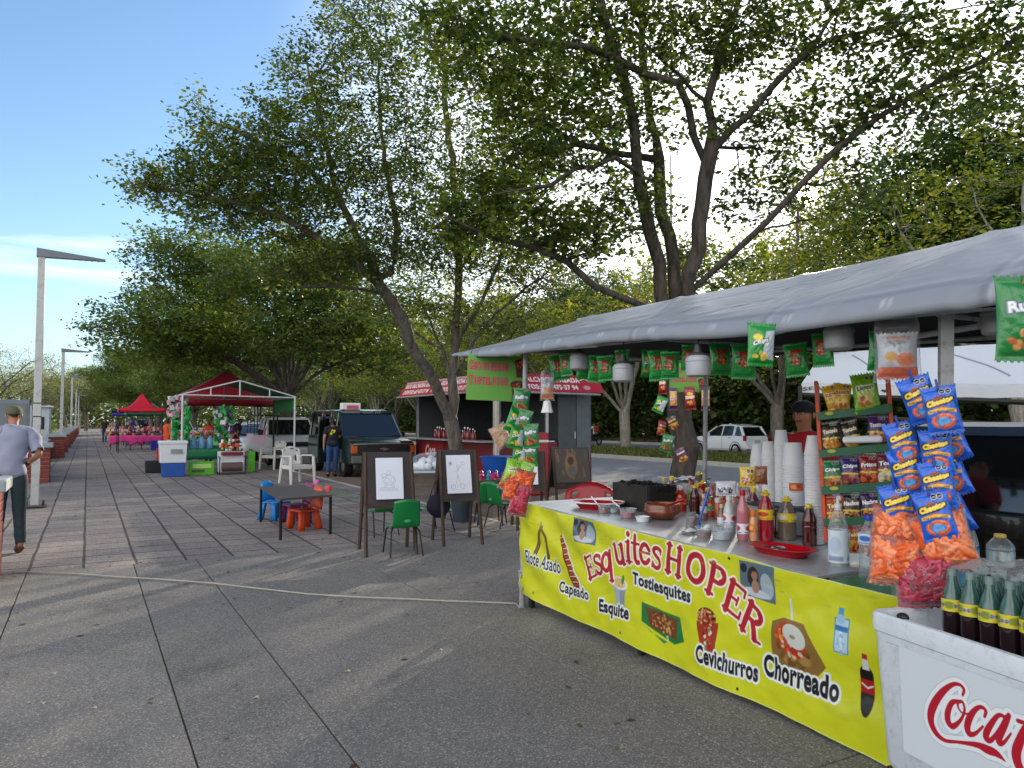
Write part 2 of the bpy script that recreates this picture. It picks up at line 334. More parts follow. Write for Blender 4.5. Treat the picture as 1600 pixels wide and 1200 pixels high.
# ------------------------------------------------ ground
def gmat(name, c1, c2, speck=None, sscale=120., patch=.6, bump=.25, rough=.9, brick=None, spam=.35, bw=.5, bh=.5, mortar=.02, dark=.35, c3=None):
    m = bpy.data.materials.new(name); m.use_nodes = True; N = m.node_tree.nodes; L = m.node_tree.links; b = N['Principled BSDF']
    tc = N.new('ShaderNodeTexCoord'); b.inputs['Roughness'].default_value = rough; b.inputs['Specular IOR Level'].default_value = .3
    n1 = N.new('ShaderNodeTexNoise'); n1.inputs['Scale'].default_value = patch; n1.inputs['Detail'].default_value = 9; n1.inputs['Roughness'].default_value = .62; L.new(tc.outputs['Object'], n1.inputs[0])
    r = N.new('ShaderNodeMapRange'); r.inputs[1].default_value = .35; r.inputs[2].default_value = .65; L.new(n1.outputs[0], r.inputs[0])
    mx = N.new('ShaderNodeMix'); mx.data_type = 'RGBA'; L.new(r.outputs[0], mx.inputs[0]); mx.inputs[6].default_value = (*lin(c1), 1); mx.inputs[7].default_value = (*lin(c2), 1)
    out = mx.outputs[2]; h = None
    if c3:
        n4 = N.new('ShaderNodeTexNoise'); n4.inputs['Scale'].default_value = patch*3.1; n4.inputs['Detail'].default_value = 10; n4.inputs['Roughness'].default_value = .75; L.new(tc.outputs['Object'], n4.inputs[0])
        r4 = N.new('ShaderNodeMapRange'); r4.inputs[1].default_value = .52; r4.inputs[2].default_value = .7; r4.inputs[4].default_value = .6; L.new(n4.outputs[0], r4.inputs[0])
        m4 = N.new('ShaderNodeMix'); m4.data_type = 'RGBA'; L.new(r4.outputs[0], m4.inputs[0]); L.new(out, m4.inputs[6]); m4.inputs[7].default_value = (*lin(c3), 1); out = m4.outputs[2]
    v = N.new('ShaderNodeTexVoronoi'); v.inputs['Scale'].default_value = sscale; L.new(tc.outputs['Object'], v.inputs[0])
    if speck:
        hs = N.new('ShaderNodeSeparateColor'); L.new(v.outputs['Color'], hs.inputs[0])
        r2 = N.new('ShaderNodeMapRange'); r2.inputs[1].default_value = .0; r2.inputs[2].default_value = 1; r2.inputs[3].default_value = 1-spam; r2.inputs[4].default_value = 1+spam; L.new(hs.outputs[0], r2.inputs[0])
        m2 = N.new('ShaderNodeMix'); m2.data_type = 'RGBA'; m2.blend_type = 'MULTIPLY'; m2.inputs[0].default_value = 1; L.new(out, m2.inputs[6])
        c = N.new('ShaderNodeCombineColor'); [L.new(r2.outputs[0], c.inputs[i]) for i in range(3)]; L.new(c.outputs[0], m2.inputs[7])
        r3 = N.new('ShaderNodeMapRange'); r3.inputs[1].default_value = .86; r3.inputs[2].default_value = .9; r3.inputs[4].default_value = .75; L.new(hs.outputs[1], r3.inputs[0])
        m3 = N.new('ShaderNodeMix'); m3.data_type = 'RGBA'; L.new(r3.outputs[0], m3.inputs[0]); L.new(m2.outputs[2], m3.inputs[6]); m3.inputs[7].default_value = (*lin(speck), 1); out = m3.outputs[2]
    hh = v.outputs['Distance']
    n7 = N.new('ShaderNodeTexNoise'); n7.inputs['Scale'].default_value = 1.1; n7.inputs['Detail'].default_value = 7; n7.inputs['Roughness'].default_value = .68; n7.inputs['Distortion'].default_value = .6; L.new(tc.outputs['Object'], n7.inputs[0])
    r7 = N.new('ShaderNodeMapRange'); r7.inputs[1].default_value = .56; r7.inputs[2].default_value = .68; r7.inputs[3].default_value = 1; r7.inputs[4].default_value = .72; L.new(n7.outputs[0], r7.inputs[0])
    m7 = N.new('ShaderNodeMix'); m7.data_type = 'RGBA'; m7.blend_type = 'MULTIPLY'; m7.inputs[0].default_value = 1; L.new(out, m7.inputs[6]); c7 = N.new('ShaderNodeCombineColor'); [L.new(r7.outputs[0], c7.inputs[i]) for i in range(3)]; L.new(c7.outputs[0], m7.inputs[7]); out = m7.outputs[2]
    if brick:
        mp = N.new('ShaderNodeMapping'); nd = N.new('ShaderNodeTexNoise'); nd.inputs['Scale'].default_value = 1.3; nd.inputs['Detail'].default_value = 4; L.new(tc.outputs['Object'], nd.inputs[0])
        ad = N.new('ShaderNodeMix'); ad.data_type = 'RGBA'; ad.blend_type = 'LINEAR_LIGHT'; ad.inputs[0].default_value = .016; L.new(tc.outputs['Object'], ad.inputs[6]); L.new(nd.outputs['Color'], ad.inputs[7])
        L.new(ad.outputs[2], mp.inputs[0])
        def br(wd, ht, off, mo, sm=.3):
            q = N.new('ShaderNodeTexBrick'); q.offset = off; q.inputs['Scale'].default_value = 1; q.inputs['Brick Width'].default_value = wd; q.inputs['Row Height'].default_value = ht
            q.inputs['Mortar Size'].default_value = mo; q.inputs['Mortar Smooth'].default_value = sm; L.new(mp.outputs[0], q.inputs[0])
            q.inputs['Color1'].default_value = (1, 1, 1, 1); q.inputs['Color2'].default_value = (.72, .72, .74, 1); q.inputs['Mortar'].default_value = (dark, dark, dark, 1); return q
        q1 = br(bw, bh, 0, mortar); q2 = br(bw*.5, bh/3, .5, mortar*.28)
        for q, k in ((q1, 1.), (q2, .28)):
            m5 = N.new('ShaderNodeMix'); m5.data_type = 'RGBA'; m5.blend_type = 'MULTIPLY'; m5.inputs[0].default_value = k; L.new(out, m5.inputs[6]); L.new(q.outputs[0], m5.inputs[7]); out = m5.outputs[2]
        iv = N.new('ShaderNodeMath'); iv.operation = 'MULTIPLY_ADD'; iv.inputs[1].default_value = -1.2; L.new(q1.outputs['Fac'], iv.inputs[0])
        iv2 = N.new('ShaderNodeMath'); iv2.operation = 'MULTIPLY_ADD'; iv2.inputs[1].default_value = -.5; L.new(q2.outputs['Fac'], iv2.inputs[0]); L.new(n1.outputs[0], iv2.inputs[2]); L.new(iv2.outputs[0], iv.inputs[2]); hh = iv.outputs[0]
    L.new(out, b.inputs['Base Color'])
    bp = N.new('ShaderNodeBump'); bp.inputs['Strength'].default_value = bump; bp.inputs['Distance'].default_value = .012 if brick else .006; L.new(hh, bp.inputs['Height']); L.new(bp.outputs[0], b.inputs['Normal'])
    return m
M_agg = gmat('exposed_aggregate', '#6d6b69', '#7b7875', speck='#a8a39b', sscale=135, patch=.45, spam=.34, bump=.4, c3='#7a766e')
M_agg2 = gmat('worn_aggregate', '#76736f', '#86827b', speck='#b5b0a6', sscale=135, patch=.7, spam=.28, bump=.4, c3='#6a6865')
M_stamp = gmat('stamped_concrete', '#8a8280', '#9a8f86', speck='#b5aea6', sscale=70, patch=.7, spam=.12, bump=.6, brick=True, bw=.5, bh=.48, mortar=.017, dark=.24, c3='#757377')
M_dirt = gmat('packed_dirt', '#6b5d50', '#857567', speck='#a09482', sscale=40, patch=.9, spam=.3, c3='#55493f')
M_road = gmat('asphalt', '#6f7278', '#7d8085', speck='#94969a', sscale=60, patch=.25, spam=.2, bump=.3, c3='#666a70')
M_grass = gmat('verge_soil', '#6d6a45', '#827658', speck='#a39a70', sscale=30, patch=.5, spam=.35, c3='#5b6a38')
M_base = gmat('dry_earth', '#7d7460', '#8c836c', speck='#a39a80', sscale=20, patch=.1, spam=.2)
M_gap = mat('joint_dirt', '#3f3c39', rough=1)
M_curb = mat('kerb_concrete', '#b5b3aa', rough=.85, var=.12, bump=.3, dirt='#6e6a62', dirt_scale=1.5)
def sheet(name, x0, y0, x1, y1, z, m):
    b = MB(); b.add([(x0, y0, z), (x1, y0, z), (x1, y1, z), (x0, y1, z)], [(0, 1, 2, 3)]); o = b.build(name, m); tag(o, kind='structure'); return o
sheet('ground', -600, -300, 900, 1200, -.16, M_base)
sheet('road', 9.6, -60, 20.3, 420, -.13, M_road)
sheet('far_road', 26.9, -60, 34.2, 420, -.13, M_road)
sheet('parking_strip', 5.62, -60, 9.5, 420, -.004, M_dirt)
sheet('joint_bed', -2.6, -12, 5.5, 9.36, -.012, M_gap)
sheet('promenade', -2.6, 9.3, 5.5, 420, .0, M_stamp)
sheet('road_verge', -60, -60, -2.75, 420, -.03, M_base)
# slabs of exposed aggregate with real open joints
slabs = MB(); worn = MB()
def slab(b, x0, y0, x1, y1):
    g = .0045; c = .005; z = .0; xs = [x0+g, x1-g]; ys = [y0+g, y1-g]
    b.add([(xs[0], ys[0], z-c), (xs[1], ys[0], z-c), (xs[1], ys[1], z-c), (xs[0], ys[1], z-c), (xs[0]+c, ys[0]+c, z), (xs[1]-c, ys[0]+c, z), (xs[1]-c, ys[1]-c, z), (xs[0]+c, ys[1]-c, z),
           (xs[0], ys[0], -.012), (xs[1], ys[0], -.012), (xs[1], ys[1], -.012), (xs[0], ys[1], -.012)],
          [(4, 5, 6, 7), (0, 1, 5, 4), (1, 2, 6, 5), (2, 3, 7, 6), (3, 0, 4, 7), (8, 9, 1, 0), (9, 10, 2, 1), (10, 11, 3, 2), (11, 8, 0, 3)])
slab(worn, -.51, -10, .47, 9.3); slab(worn, -2.6, -10, -.51, 9.3)
for (x0, x1, cuts) in ((.47, 1.1, (-10, .4, 4.07, 9.3)), (1.1, 2.68, (-10, .4, 4.1, 7.7, 9.3)), (2.68, 5.5, (-10, -1., 2.42, 4.25, 6.1, 7.75, 9.3))):
    for a, c in zip(cuts, cuts[1:]): slab(slabs, x0, a, x1, c)
tag(slabs.build('pavement', M_agg), kind='structure'); tag(worn.build('worn_pavement', M_agg2), kind='structure')
def kerb(name, x0, x1, y0, y1, z0, z1):
    b = MB(); y = y0
    while y < y1:
        L_ = 1.0 if y < 60 else 12; b.box(((x0+x1)/2, y+L_/2, (z0+z1)/2), (x1-x0, L_-.012, z1-z0)); y += L_
    tag(b.build(name, M_curb, bevel=.012 if x0 < 12 else 0), kind='structure')
kerb('kerb', 5.5, 5.62, -20, 160, -.15, .006); kerb('kerb', 9.48, 9.62, -20, 160, -.15, .004); kerb('kerb', 20.3, 20.5, -20, 260, -.15, .03); kerb('kerb', 26.72, 26.9, -20, 260, -.15, .03); kerb('kerb', 34.2, 34.4, -20, 260, -.15, .03)
sheet('median', 20.5, -60, 26.72, 420, -.002, M_grass); sheet('far_verge', 34.4, -60, 200, 420, -.002, M_dirt)
kerb('kerb', -2.75, -2.6, -12, 220, -.15, .004)
lm = MB(); M_line = mat('road_paint', '#d8d4c4', rough=.8, dirt='#6f7278', dirt_scale=3, dirt_amt=.8)
for i in range(40): lm.box((14.9, i*9-20, -.124), (.12, 4, .004))
tag(lm.build('lane_marking', M_line), kind='structure')
# grass tufts on the median: one uncountable mass
def tufts(name, label, x0, x1, y0, y1, n, h, m, cols):
    p = np.stack([NP.uniform(x0, x1, n), y0+(y1-y0)*NP.random(n)**1.6, np.full(n, -.01)], -1); a = NP.uniform(0, pi, n); wd = NP.uniform(.006, .02, n)*3; hh = h*NP.uniform(.4, 1.3, n)
    dx = np.stack([np.cos(a)*wd, np.sin(a)*wd, 0*a], -1); ln = np.stack([NP.normal(0, .3, n)*hh, NP.normal(0, .3, n)*hh, hh], -1)
    V = np.stack([p-dx, p+dx, p+ln], 1).reshape(-1, 3); F = np.arange(n*3).reshape(-1, 3); c = np.array([lin(k) for k in cols])[NP.integers(0, len(cols), n)]*NP.uniform(.7, 1.2, n)[:, None]
    o = fastmesh(name, V, F, m, cols=np.repeat(c, 3, 0)); tag(o, label, 'grass', kind='stuff'); return o
M_blade = vcmat('grass_blades', rough=.7, bump=0, translucent=.4)
tufts('grass', 'short green and dry grass growing along the road median', 20.6, 26.6, 15, 150, 42000, .16, M_blade, ['#4d5f22', '#6b7a2c', '#8a8048', '#3f5420'])
tufts('grass', 'dry leaf litter and weeds under the far trees', 34.6, 40, 15, 120, 22000, .25, M_blade, ['#4d5a22', '#7a6f3e', '#5a4c33', '#3f5420'])
# ------------------------------------------------ trees
def leafmat(name, tr=.42, rough=.45):
    m = bpy.data.materials.new(name); m.use_nodes = True; N = m.node_tree.nodes; L = m.node_tree.links; b = N['Principled BSDF']
    a = N.new('ShaderNodeAttribute'); a.attribute_name = 'Col'; L.new(a.outputs[0], b.inputs['Base Color']); b.inputs['Roughness'].default_value = rough; b.inputs['Specular IOR Level'].default_value = .35
    t = N.new('ShaderNodeBsdfTranslucent'); g = N.new('ShaderNodeMix'); g.data_type = 'RGBA'; g.blend_type = 'MULTIPLY'; g.inputs[0].default_value = 1; L.new(a.outputs[0], g.inputs[6]); g.inputs[7].default_value = (1.7, 1.5, .75, 1)
    L.new(g.outputs[2], t.inputs[0]); s = N.new('ShaderNodeMixShader'); s.inputs[0].default_value = tr; L.new(b.outputs[0], s.inputs[1]); L.new(t.outputs[0], s.inputs[2]); L.new(s.outputs[0], N['Material Output'].inputs[0]); return m
M_leaf = leafmat('leaf')
def barkmat(name, c1, c2, sc=14):
    m = bpy.data.materials.new(name); m.use_nodes = True; N = m.node_tree.nodes; L = m.node_tree.links; b = N['Principled BSDF']; b.inputs['Roughness'].default_value = .9; b.inputs['Specular IOR Level'].default_value = .2
    tc = N.new('ShaderNodeTexCoord'); mp = N.new('ShaderNodeMapping'); mp.inputs['Scale'].default_value = (1, 1, .25); L.new(tc.outputs['Object'], mp.inputs[0])
    n = N.new('ShaderNodeTexNoise'); n.inputs['Scale'].default_value = sc; n.inputs['Detail'].default_value = 9; n.inputs['Roughness'].default_value = .7; L.new(mp.outputs[0], n.inputs[0])
    r = N.new('ShaderNodeMapRange'); r.inputs[1].default_value = .35; r.inputs[2].default_value = .65; L.new(n.outputs[0], r.inputs[0])
    x = N.new('ShaderNodeMix'); x.data_type = 'RGBA'; L.new(r.outputs[0], x.inputs[0]); x.inputs[6].default_value = (*lin(c1), 1); x.inputs[7].default_value = (*lin(c2), 1); L.new(x.outputs[2], b.inputs['Base Color'])
    p = N.new('ShaderNodeBump'); p.inputs['Strength'].default_value = .8; p.inputs['Distance'].default_value = .03; L.new(n.outputs[0], p.inputs['Height']); L.new(p.outputs[0], b.inputs['Normal']); return m
M_bark = barkmat('bark', '#4a4540', '#7d766e'); M_bark_pale = barkmat('pale_bark', '#6f6a64', '#a39d95'); M_bark_dark = barkmat('dark_bark', '#36322e', '#625b54')
def frames(d):
    d = d/np.maximum(np.linalg.norm(d, axis=1, keepdims=True), 1e-9); ref = np.where(np.abs(d[:, 2:3]) < .9, [[0, 0, 1.]], [[1., 0, 0]])
    a = np.cross(d, ref); a /= np.linalg.norm(a, axis=1, keepdims=True); return a, np.cross(a, d)
def limb_mesh(nodes, par, rad, minr=0):
    """frusta along every edge; sides by thickness"""
    P0 = nodes; idx = np.array([i for i in range(len(nodes)) if par[i] >= 0]); pa = np.array([par[i] for i in idx]); Vs = []; Fs = []; off = 0
    # direction at each node = from parent, for smooth joints
    D = np.zeros_like(nodes); D[idx] = nodes[idx]-nodes[pa]
    for i in range(len(nodes)):
        if par[i] < 0: D[i] = (0, 0, 1)
    main = {}
    for k, p in zip(idx, pa):
        if p not in main or rad[k] > rad[main[p]]: main[p] = k
    for n, lo, hi in ((12, .09, 9), (7, .03, .09), (4, .009, .03), (3, 0, .009)):
        s = [(k, p) for k, p in zip(idx, pa) if lo <= rad[k] < hi and rad[k] >= minr]
        if not s: continue
        K = np.array([a for a, b in s]); Q = np.array([b for a, b in s]); t = np.linspace(0, 2*pi, n, endpoint=False)
        dK = D[K]; dQ = np.where(np.array([main.get(q) == k for k, q in s])[:, None], D[Q]+D[K], D[K])
        rq = np.where(np.array([main.get(q) == k for k, q in s]), rad[Q], np.minimum(rad[Q]*.8, rad[K]*1.25))
        dK2 = np.array([D[k]+(D[main[k]] if k in main else 0) for k in K])
        aK, bK = frames(dK2)
        # reuse one reference frame so rings line up
        aQ, bQ = frames(dQ)
        r0 = nodes[Q][:, None]+(aQ[:, None]*np.cos(t)[None, :, None]+bQ[:, None]*np.sin(t)[None, :, None])*rq[:, None, None]
        r1 = nodes[K][:, None]+(aK[:, None]*np.cos(t)[None, :, None]+bK[:, None]*np.sin(t)[None, :, None])*rad[K][:, None, None]
        V = np.concatenate([r0, r1], 1).reshape(-1, 3); b = (np.arange(len(s))*2*n)[:, None]; j = np.arange(n); j2 = (j+1) % n
        F = np.stack([b+j, b+j2, b+n+j2, b+n+j], -1).reshape(-1, 4); Vs.append(V); Fs.append(F+off); off += len(V)
    return np.concatenate(Vs), np.concatenate(Fs)
def leaves(cent, dirs, n_per, size, spread, cols, seed=0, flat=.45, aspect=.5, droop=.2, vert=.5):
    q = np.random.default_rng(seed); n = len(cent)*n_per; c = np.repeat(cent, n_per, 0); d = np.repeat(dirs, n_per, 0)
    c = c+d*q.uniform(-.6, 1.1, (n, 1))*spread+q.normal(0, spread*.5, (n, 3))*np.array([1, 1, vert])
    a = q.uniform(0, 2*pi, n); ax = np.stack([np.cos(a), np.sin(a), q.normal(-droop, .45, n)], -1); ax /= np.linalg.norm(ax, axis=1, keepdims=True)
    nr = q.normal(0, flat, (n, 3))+np.array([0, 0, 1.]); sd = np.cross(ax, nr); sd /= np.linalg.norm(sd, axis=1, keepdims=True)
    L_ = size*q.uniform(.65, 1.3, (n, 1)); W_ = L_*aspect*.5
    V = np.stack([c, c+ax*L_*.55+sd*W_, c+ax*L_, c+ax*L_*.4-sd*W_], 1).reshape(-1, 3)
    pal = np.array([lin(k) for k in cols]); w_ = q.integers(0, len(pal), len(cent)); k = np.repeat(w_, n_per); alt = q.random(n) < .35; k = np.where(alt, q.integers(0, len(pal), n), k)
    col = pal[k]*q.uniform(.95, 1.55, (n, 1)); return V, np.arange(n*4).reshape(-1, 4), np.repeat(col, 4, 0)
def build_tree(root, limbs, blobs, base_r, n_per=14, leaf=.07, spread=.16, cols=('#405727', '#4f682d', '#324723', '#6c7a38'), seed=1, step=.28, bark=None, minr=0, thick=1., flat=.45, gnarl=.05, aspect=.5, tipr=.0035, vert=.5, mul=None):
    """limbs: dict name -> (parent name or None, [points]); blobs: (centre, (rx,ry,rz), count)"""
    q = np.random.default_rng(seed); nodes = []; par = []; ends = {}; lastix = {}
    def addn(p, k): nodes.append(np.array(p, float)); par.append(k); return len(nodes)-1
    for nm, (pn, pts) in limbs.items():
        pts = [np.array(p, float) for p in pts]
        if pn is None: k = addn(pts[0], -1); rest = pts[1:]
        else:
            ids = ends[pn]; k = min(ids, key=lambda i: np.linalg.norm(nodes[i]-pts[0])); rest = pts if np.linalg.norm(nodes[k]-pts[0]) > .12 else pts[1:]
        mine = [k]
        for p in rest:
            a = nodes[k]; m = max(1, int(np.linalg.norm(p-a)/step))
            for j in range(1, m+1):
                w_ = a+(p-a)*j/m
                if j < m: w_ = w_+q.normal(0, gnarl*.5, 3)
                k = addn(w_, k); mine.append(k)
        ends[nm] = mine
    nlimb = len(nodes)
    pts = []
    for c, r, cnt in blobs:
        u = q.normal(0, 1, (cnt, 3)); u /= np.linalg.norm(u, axis=1, keepdims=True); u *= (q.random((cnt, 1))**.45); pts.append(np.array(c)+u*np.array(r))
    pts = np.concatenate(pts); kd = KDTree(nlimb)
    minz = min(nodes[i][2] for i in range(nlimb))+.9
    for i in range(nlimb):
        p = nodes[i] if nodes[i][2] > minz else nodes[i]-np.array([0, 0, 50]); kd.insert(p, i)
    kd.balance(); dist = np.array([kd.find(p)[2] for p in pts]); order = np.argsort(dist); tips = []; tdir = []
    batch = max(60, len(order)//14); cur = list(range(nlimb)); i = 0
    while i < len(order):
        kd = KDTree(len(nodes))
        for k in range(len(nodes)):
            p = nodes[k]
            if k < nlimb and p[2] < minz: p = p-np.array([0, 0, 50])
            kd.insert(p, k)
        kd.balance()
        for o in order[i:i+batch]:
            p = pts[o]; best = None
            for (co, k, dd) in kd.find_n(p, 6):
                # prefer nodes that lie inwards (lower / nearer the trunk) so twigs run outwards
                cost = dd*(1+.35*max(0, (co[2]-p[2])/(dd+.01)))
                if best is None or cost < best[0]: best = (cost, k, dd)
            k = best[1]; a = nodes[k]; m = max(1, int(best[2]/step)); bend = q.normal(0, .07, 3)*best[2]
            for j in range(1, m+1):
                f = j/m; w_ = a+(p-a)*f+bend*4*f*(1-f)+(q.normal(0, gnarl, 3)*(f < 1)); k = addn(w_, k)
            tips.append(k)
        i += batch
    nodes = np.array(nodes); cnt = np.zeros(len(nodes)); par_ = np.array(par)
    ch = np.bincount(par_[par_ >= 0], minlength=len(nodes)); cnt[ch == 0] = 1.
    for i in range(len(nodes)-1, 0, -1):
        if par_[i] >= 0: cnt[par_[i]] += cnt[i]
    ex = math.log(base_r/tipr)/math.log(max(cnt[0], 2)); rad = tipr*cnt**ex*thick
    for nm, k_ in (mul or {}).items():
        for j_ in ends[nm][1:]: rad[j_] = min(rad[j_]*k_, base_r*.85)
    V, F = limb_mesh(nodes, par, rad, minr); fastmesh('trunk', V, F, bark or M_bark, root, smooth=True)
    tips = np.array(tips); dirs = nodes[tips]-nodes[par_[tips]]; dirs /= np.maximum(np.linalg.norm(dirs, axis=1, keepdims=True), 1e-6)
    V, F, C = leaves(nodes[tips], dirs, n_per, leaf, spread, cols, seed, flat, aspect, vert=vert); fastmesh('crown', V, F, M_leaf, root, cols=C)
    return root
def L3(base, lst):
    """pixel trace with depth, in the tree's own frame"""
    return [P(x, y, t)-base for x, y, t in lst]
def B3(base, lst):
    return [(tuple(P(x, y, t)-base), (rx/FPX*t, ry_ if ry_ else rx/FPX*t, rz/FPX*t), n) for (x, y, t, rx, rz, ry_, n) in lst]
# tree beside the stall: many stems from a low fork
b2 = Vector((6.45, 7.3, 0)); t2 = thing('large_tree', 'tallest nearest tree behind the yellow snack stall, snack bags hung on its trunk', 'tree', b2)
T = 9.5
limbs = {
 'tr': (None, [(0, 0, -.05), (0.02, 0, .5)]+L3(b2, [(1066, 740, 9.55), (1062, 660, 9.6), (1060, 560, 9.6), (1060, 480, 9.6)])),
 'a': ('tr', L3(b2, [(1050, 520, 9.6), (1032, 460, 9.6), (1015, 360, 9.5), (995, 250, 9.3), (982, 150, 9.2), (945, 30, 9.0), (925, -60, 8.9)])),
 'b': ('tr', L3(b2, [(1060, 480, 9.7), (1047, 370, 9.8), (1030, 250, 9.9), (1012, 150, 10.), (1000, 0, 10.1), (1005, -80, 10.2)])),
 'c': ('tr', L3(b2, [(1075, 460, 9.4), (1092, 350, 9.4), (1110, 240, 9.3), (1105, 160, 9.3), (1125, 90, 9.2), (1150, 20, 9.2), (1165, -60, 9.)])),
 'd': ('c', L3(b2, [(1112, 235, 9.3), (1170, 180, 9.), (1240, 100, 8.6), (1300, 60, 8.4), (1450, 22, 8.), (1590, 0, 7.8)])),
 'd2': ('d', L3(b2, [(1240, 100, 8.6), (1290, 40, 8.8), (1340, -20, 9)])),
 'e': ('tr', L3(b2, [(1085, 450, 9.5), (1140, 400, 9.2), (1200, 345, 8.9), (1255, 285, 8.6), (1310, 230, 8.4), (1370, 185, 8.2), (1450, 135, 8.), (1540, 95, 7.8), (1620, 40, 7.6)])),
 'f': ('tr', L3(b2, [(1050, 500, 9.6), (990, 472, 9.3), (930, 448, 9.1), (885, 408, 9.), (830, 385, 8.9), (770, 372, 8.8), (700, 340, 8.7)])),
 'g': ('b', L3(b2, [(1028, 245, 9.9), (960, 240, 9.6), (900, 225, 9.3), (850, 190, 9.1), (780, 175, 9)])),
 'h': ('a', L3(b2, [(998, 270, 9.3), (960, 245, 9.), (900, 262, 8.7), (860, 290, 8.5), (790, 300, 8.3)])),
 'i': ('c', L3(b2, [(1104, 150, 9.3), (1060, 115, 9.5), (1040, 100, 9.6), (1000, 60, 9.9)])),
 'j': ('c', L3(b2, [(1100, 250, 9.4), (1060, 130, 9.), (960, 90, 8.8), (880, 70, 8.6), (800, 60, 8.5), (720, 30, 8.4)])),
 'k': ('b', L3(b2, [(1035, 300, 9.9), (960, 245, 10.4), (880, 150, 10.7)])),
 'l': ('c', L3(b2, [(1122, 230, 9.3), (1180, 230, 9.7), (1225, 160, 10), (1250, 90, 10.2)])),
 'm': ('e', L3(b2, [(1180, 365, 9.), (1250, 345, 9.5), (1320, 330, 10)])),
}
blobs = B3(b2, [(760, 330, 8.9, 90, 60, .9, 190), (850, 230, 8.9, 100, 80, 1.1, 170), (800, 110, 8.8, 110, 90, 1.1, 170), (930, 120, 9.2, 90, 90, 1.2, 110), (900, 20, 9.2, 120, 70, 1.3, 120),
  (1040, 60, 9.6, 90, 70, 1.4, 90), (1010, 200, 9.6, 90, 70, 1.3, 80), (1120, 60, 9.4, 100, 70, 1.3, 100), (1220, 60, 8.9, 110, 60, 1.1, 90), (1330, 60, 8.5, 90, 60, .9, 55), (1450, 50, 8.1, 110, 50, .8, 60), (1570, 70, 7.8, 80, 80, .7, 50),
  (1190, 190, 9.3, 80, 60, .9, 60), (1300, 190, 8.6, 90, 60, .8, 55), (1390, 160, 8.2, 70, 55, .7, 50), (1500, 140, 8., 80, 60, .7, 45), (1360, 290, 8.6, 70, 50, .7, 24), (870, 370, 9.1, 80, 50, .8, 120), (960, 330, 9.6, 70, 70, 1., 110), (1090, 420, 10.2, 60, 40, .8, 30),
  (1000, -120, 9.4, 260, 90, 1.8, 330), (1300, -110, 8.8, 220, 80, 1.5, 90), (1180, 300, 10, 70, 50, .9, 60), (700, 40, 8.8, 60, 60, .8, 60)])
build_tree(t2, limbs, blobs, .155, n_per=18, leaf=.078, spread=.15, seed=3, aspect=.66, cols=('#3a4d24', '#485c2a', '#2f431f', '#607033', '#415728'), tipr=.004, bark=M_bark_dark, mul={'a': 1.3, 'b': 1.25, 'e': .85, 'f': .9, 'd': .85})
# tree beyond the easels
b1 = Vector((5.85, 12.8, 0)); t1 = thing('large_tree', 'forked spreading tree in front of the red food trailer, tall leaning left limb', 'tree', b1)
limbs = {
 'tr': (None, [(0, 0, -.05)]+L3(b1, [(716, 730, 14.05), (711, 690, 14), (704, 655, 14)])),
 'l': ('tr', L3(b1, [(700, 645, 13.9), (680, 600, 13.6), (655, 560, 13.3), (634, 510, 13.), (615, 475, 12.8), (596, 450, 12.6), (590, 436, 12.5)])),
 'l1': ('l', L3(b1, [(596, 450, 12.6), (560, 415, 12.2), (515, 385, 12.), (470, 355, 11.8), (430, 335, 11.7), (360, 315, 11.5), (290, 300, 11.4), (215, 285, 11.3)])),
 'l2': ('l', L3(b1, [(600, 460, 12.7), (565, 452, 12.4), (525, 448, 12.2), (470, 448, 12.)])),
 'l3': ('l', L3(b1, [(590, 436, 12.5), (575, 395, 12.6), (545, 340, 12.6), (520, 280, 12.6), (500, 180, 12.6), (480, 100, 12.6)])),
 'l4': ('l', L3(b1, [(592, 440, 12.5), (612, 425, 12.8), (620, 360, 13.2), (600, 260, 13.5), (590, 120, 13.7)])),
 'l5': ('l', L3(b1, [(606, 480, 12.8), (560, 482, 12.3), (520, 472, 11.8)])),
 'l6': ('l3', L3(b1, [(545, 340, 12.6), (480, 260, 12.2), (420, 230, 12), (330, 190, 11.8), (300, 160, 11.7)])),
 'r': ('tr', L3(b1, [(704, 650, 14), (706, 590, 14.1), (712, 540, 14.2), (715, 480, 14.2), (717, 430, 14.3), (716, 340, 14.4), (700, 220, 14.6), (690, 80, 14.8)])),
 'r1': ('r', L3(b1, [(712, 545, 14.2), (735, 500, 14.), (762, 450, 13.8), (780, 410, 13.7), (800, 330, 13.5)])),
 'r2': ('r', L3(b1, [(708, 580, 14.1), (750, 520, 13.9), (800, 470, 13.7), (845, 435, 13.5), (870, 410, 13.4)])),
 'r3': ('tr', L3(b1, [(706, 640, 14), (700, 570, 14.2), (672, 500, 14.5), (645, 450, 14.8), (620, 425, 15)])),
 'r4': ('r', L3(b1, [(707, 610, 14.1), (690, 545, 14.5), (650, 520, 14.9), (600, 500, 15.2)])),
 'r5': ('r', L3(b1, [(708, 590, 14.1), (780, 540, 14.4), (830, 490, 14.8), (870, 470, 15)])),
 'r6': ('r', L3(b1, [(717, 430, 14.3), (760, 360, 14.6), (800, 260, 14.8)])),
}
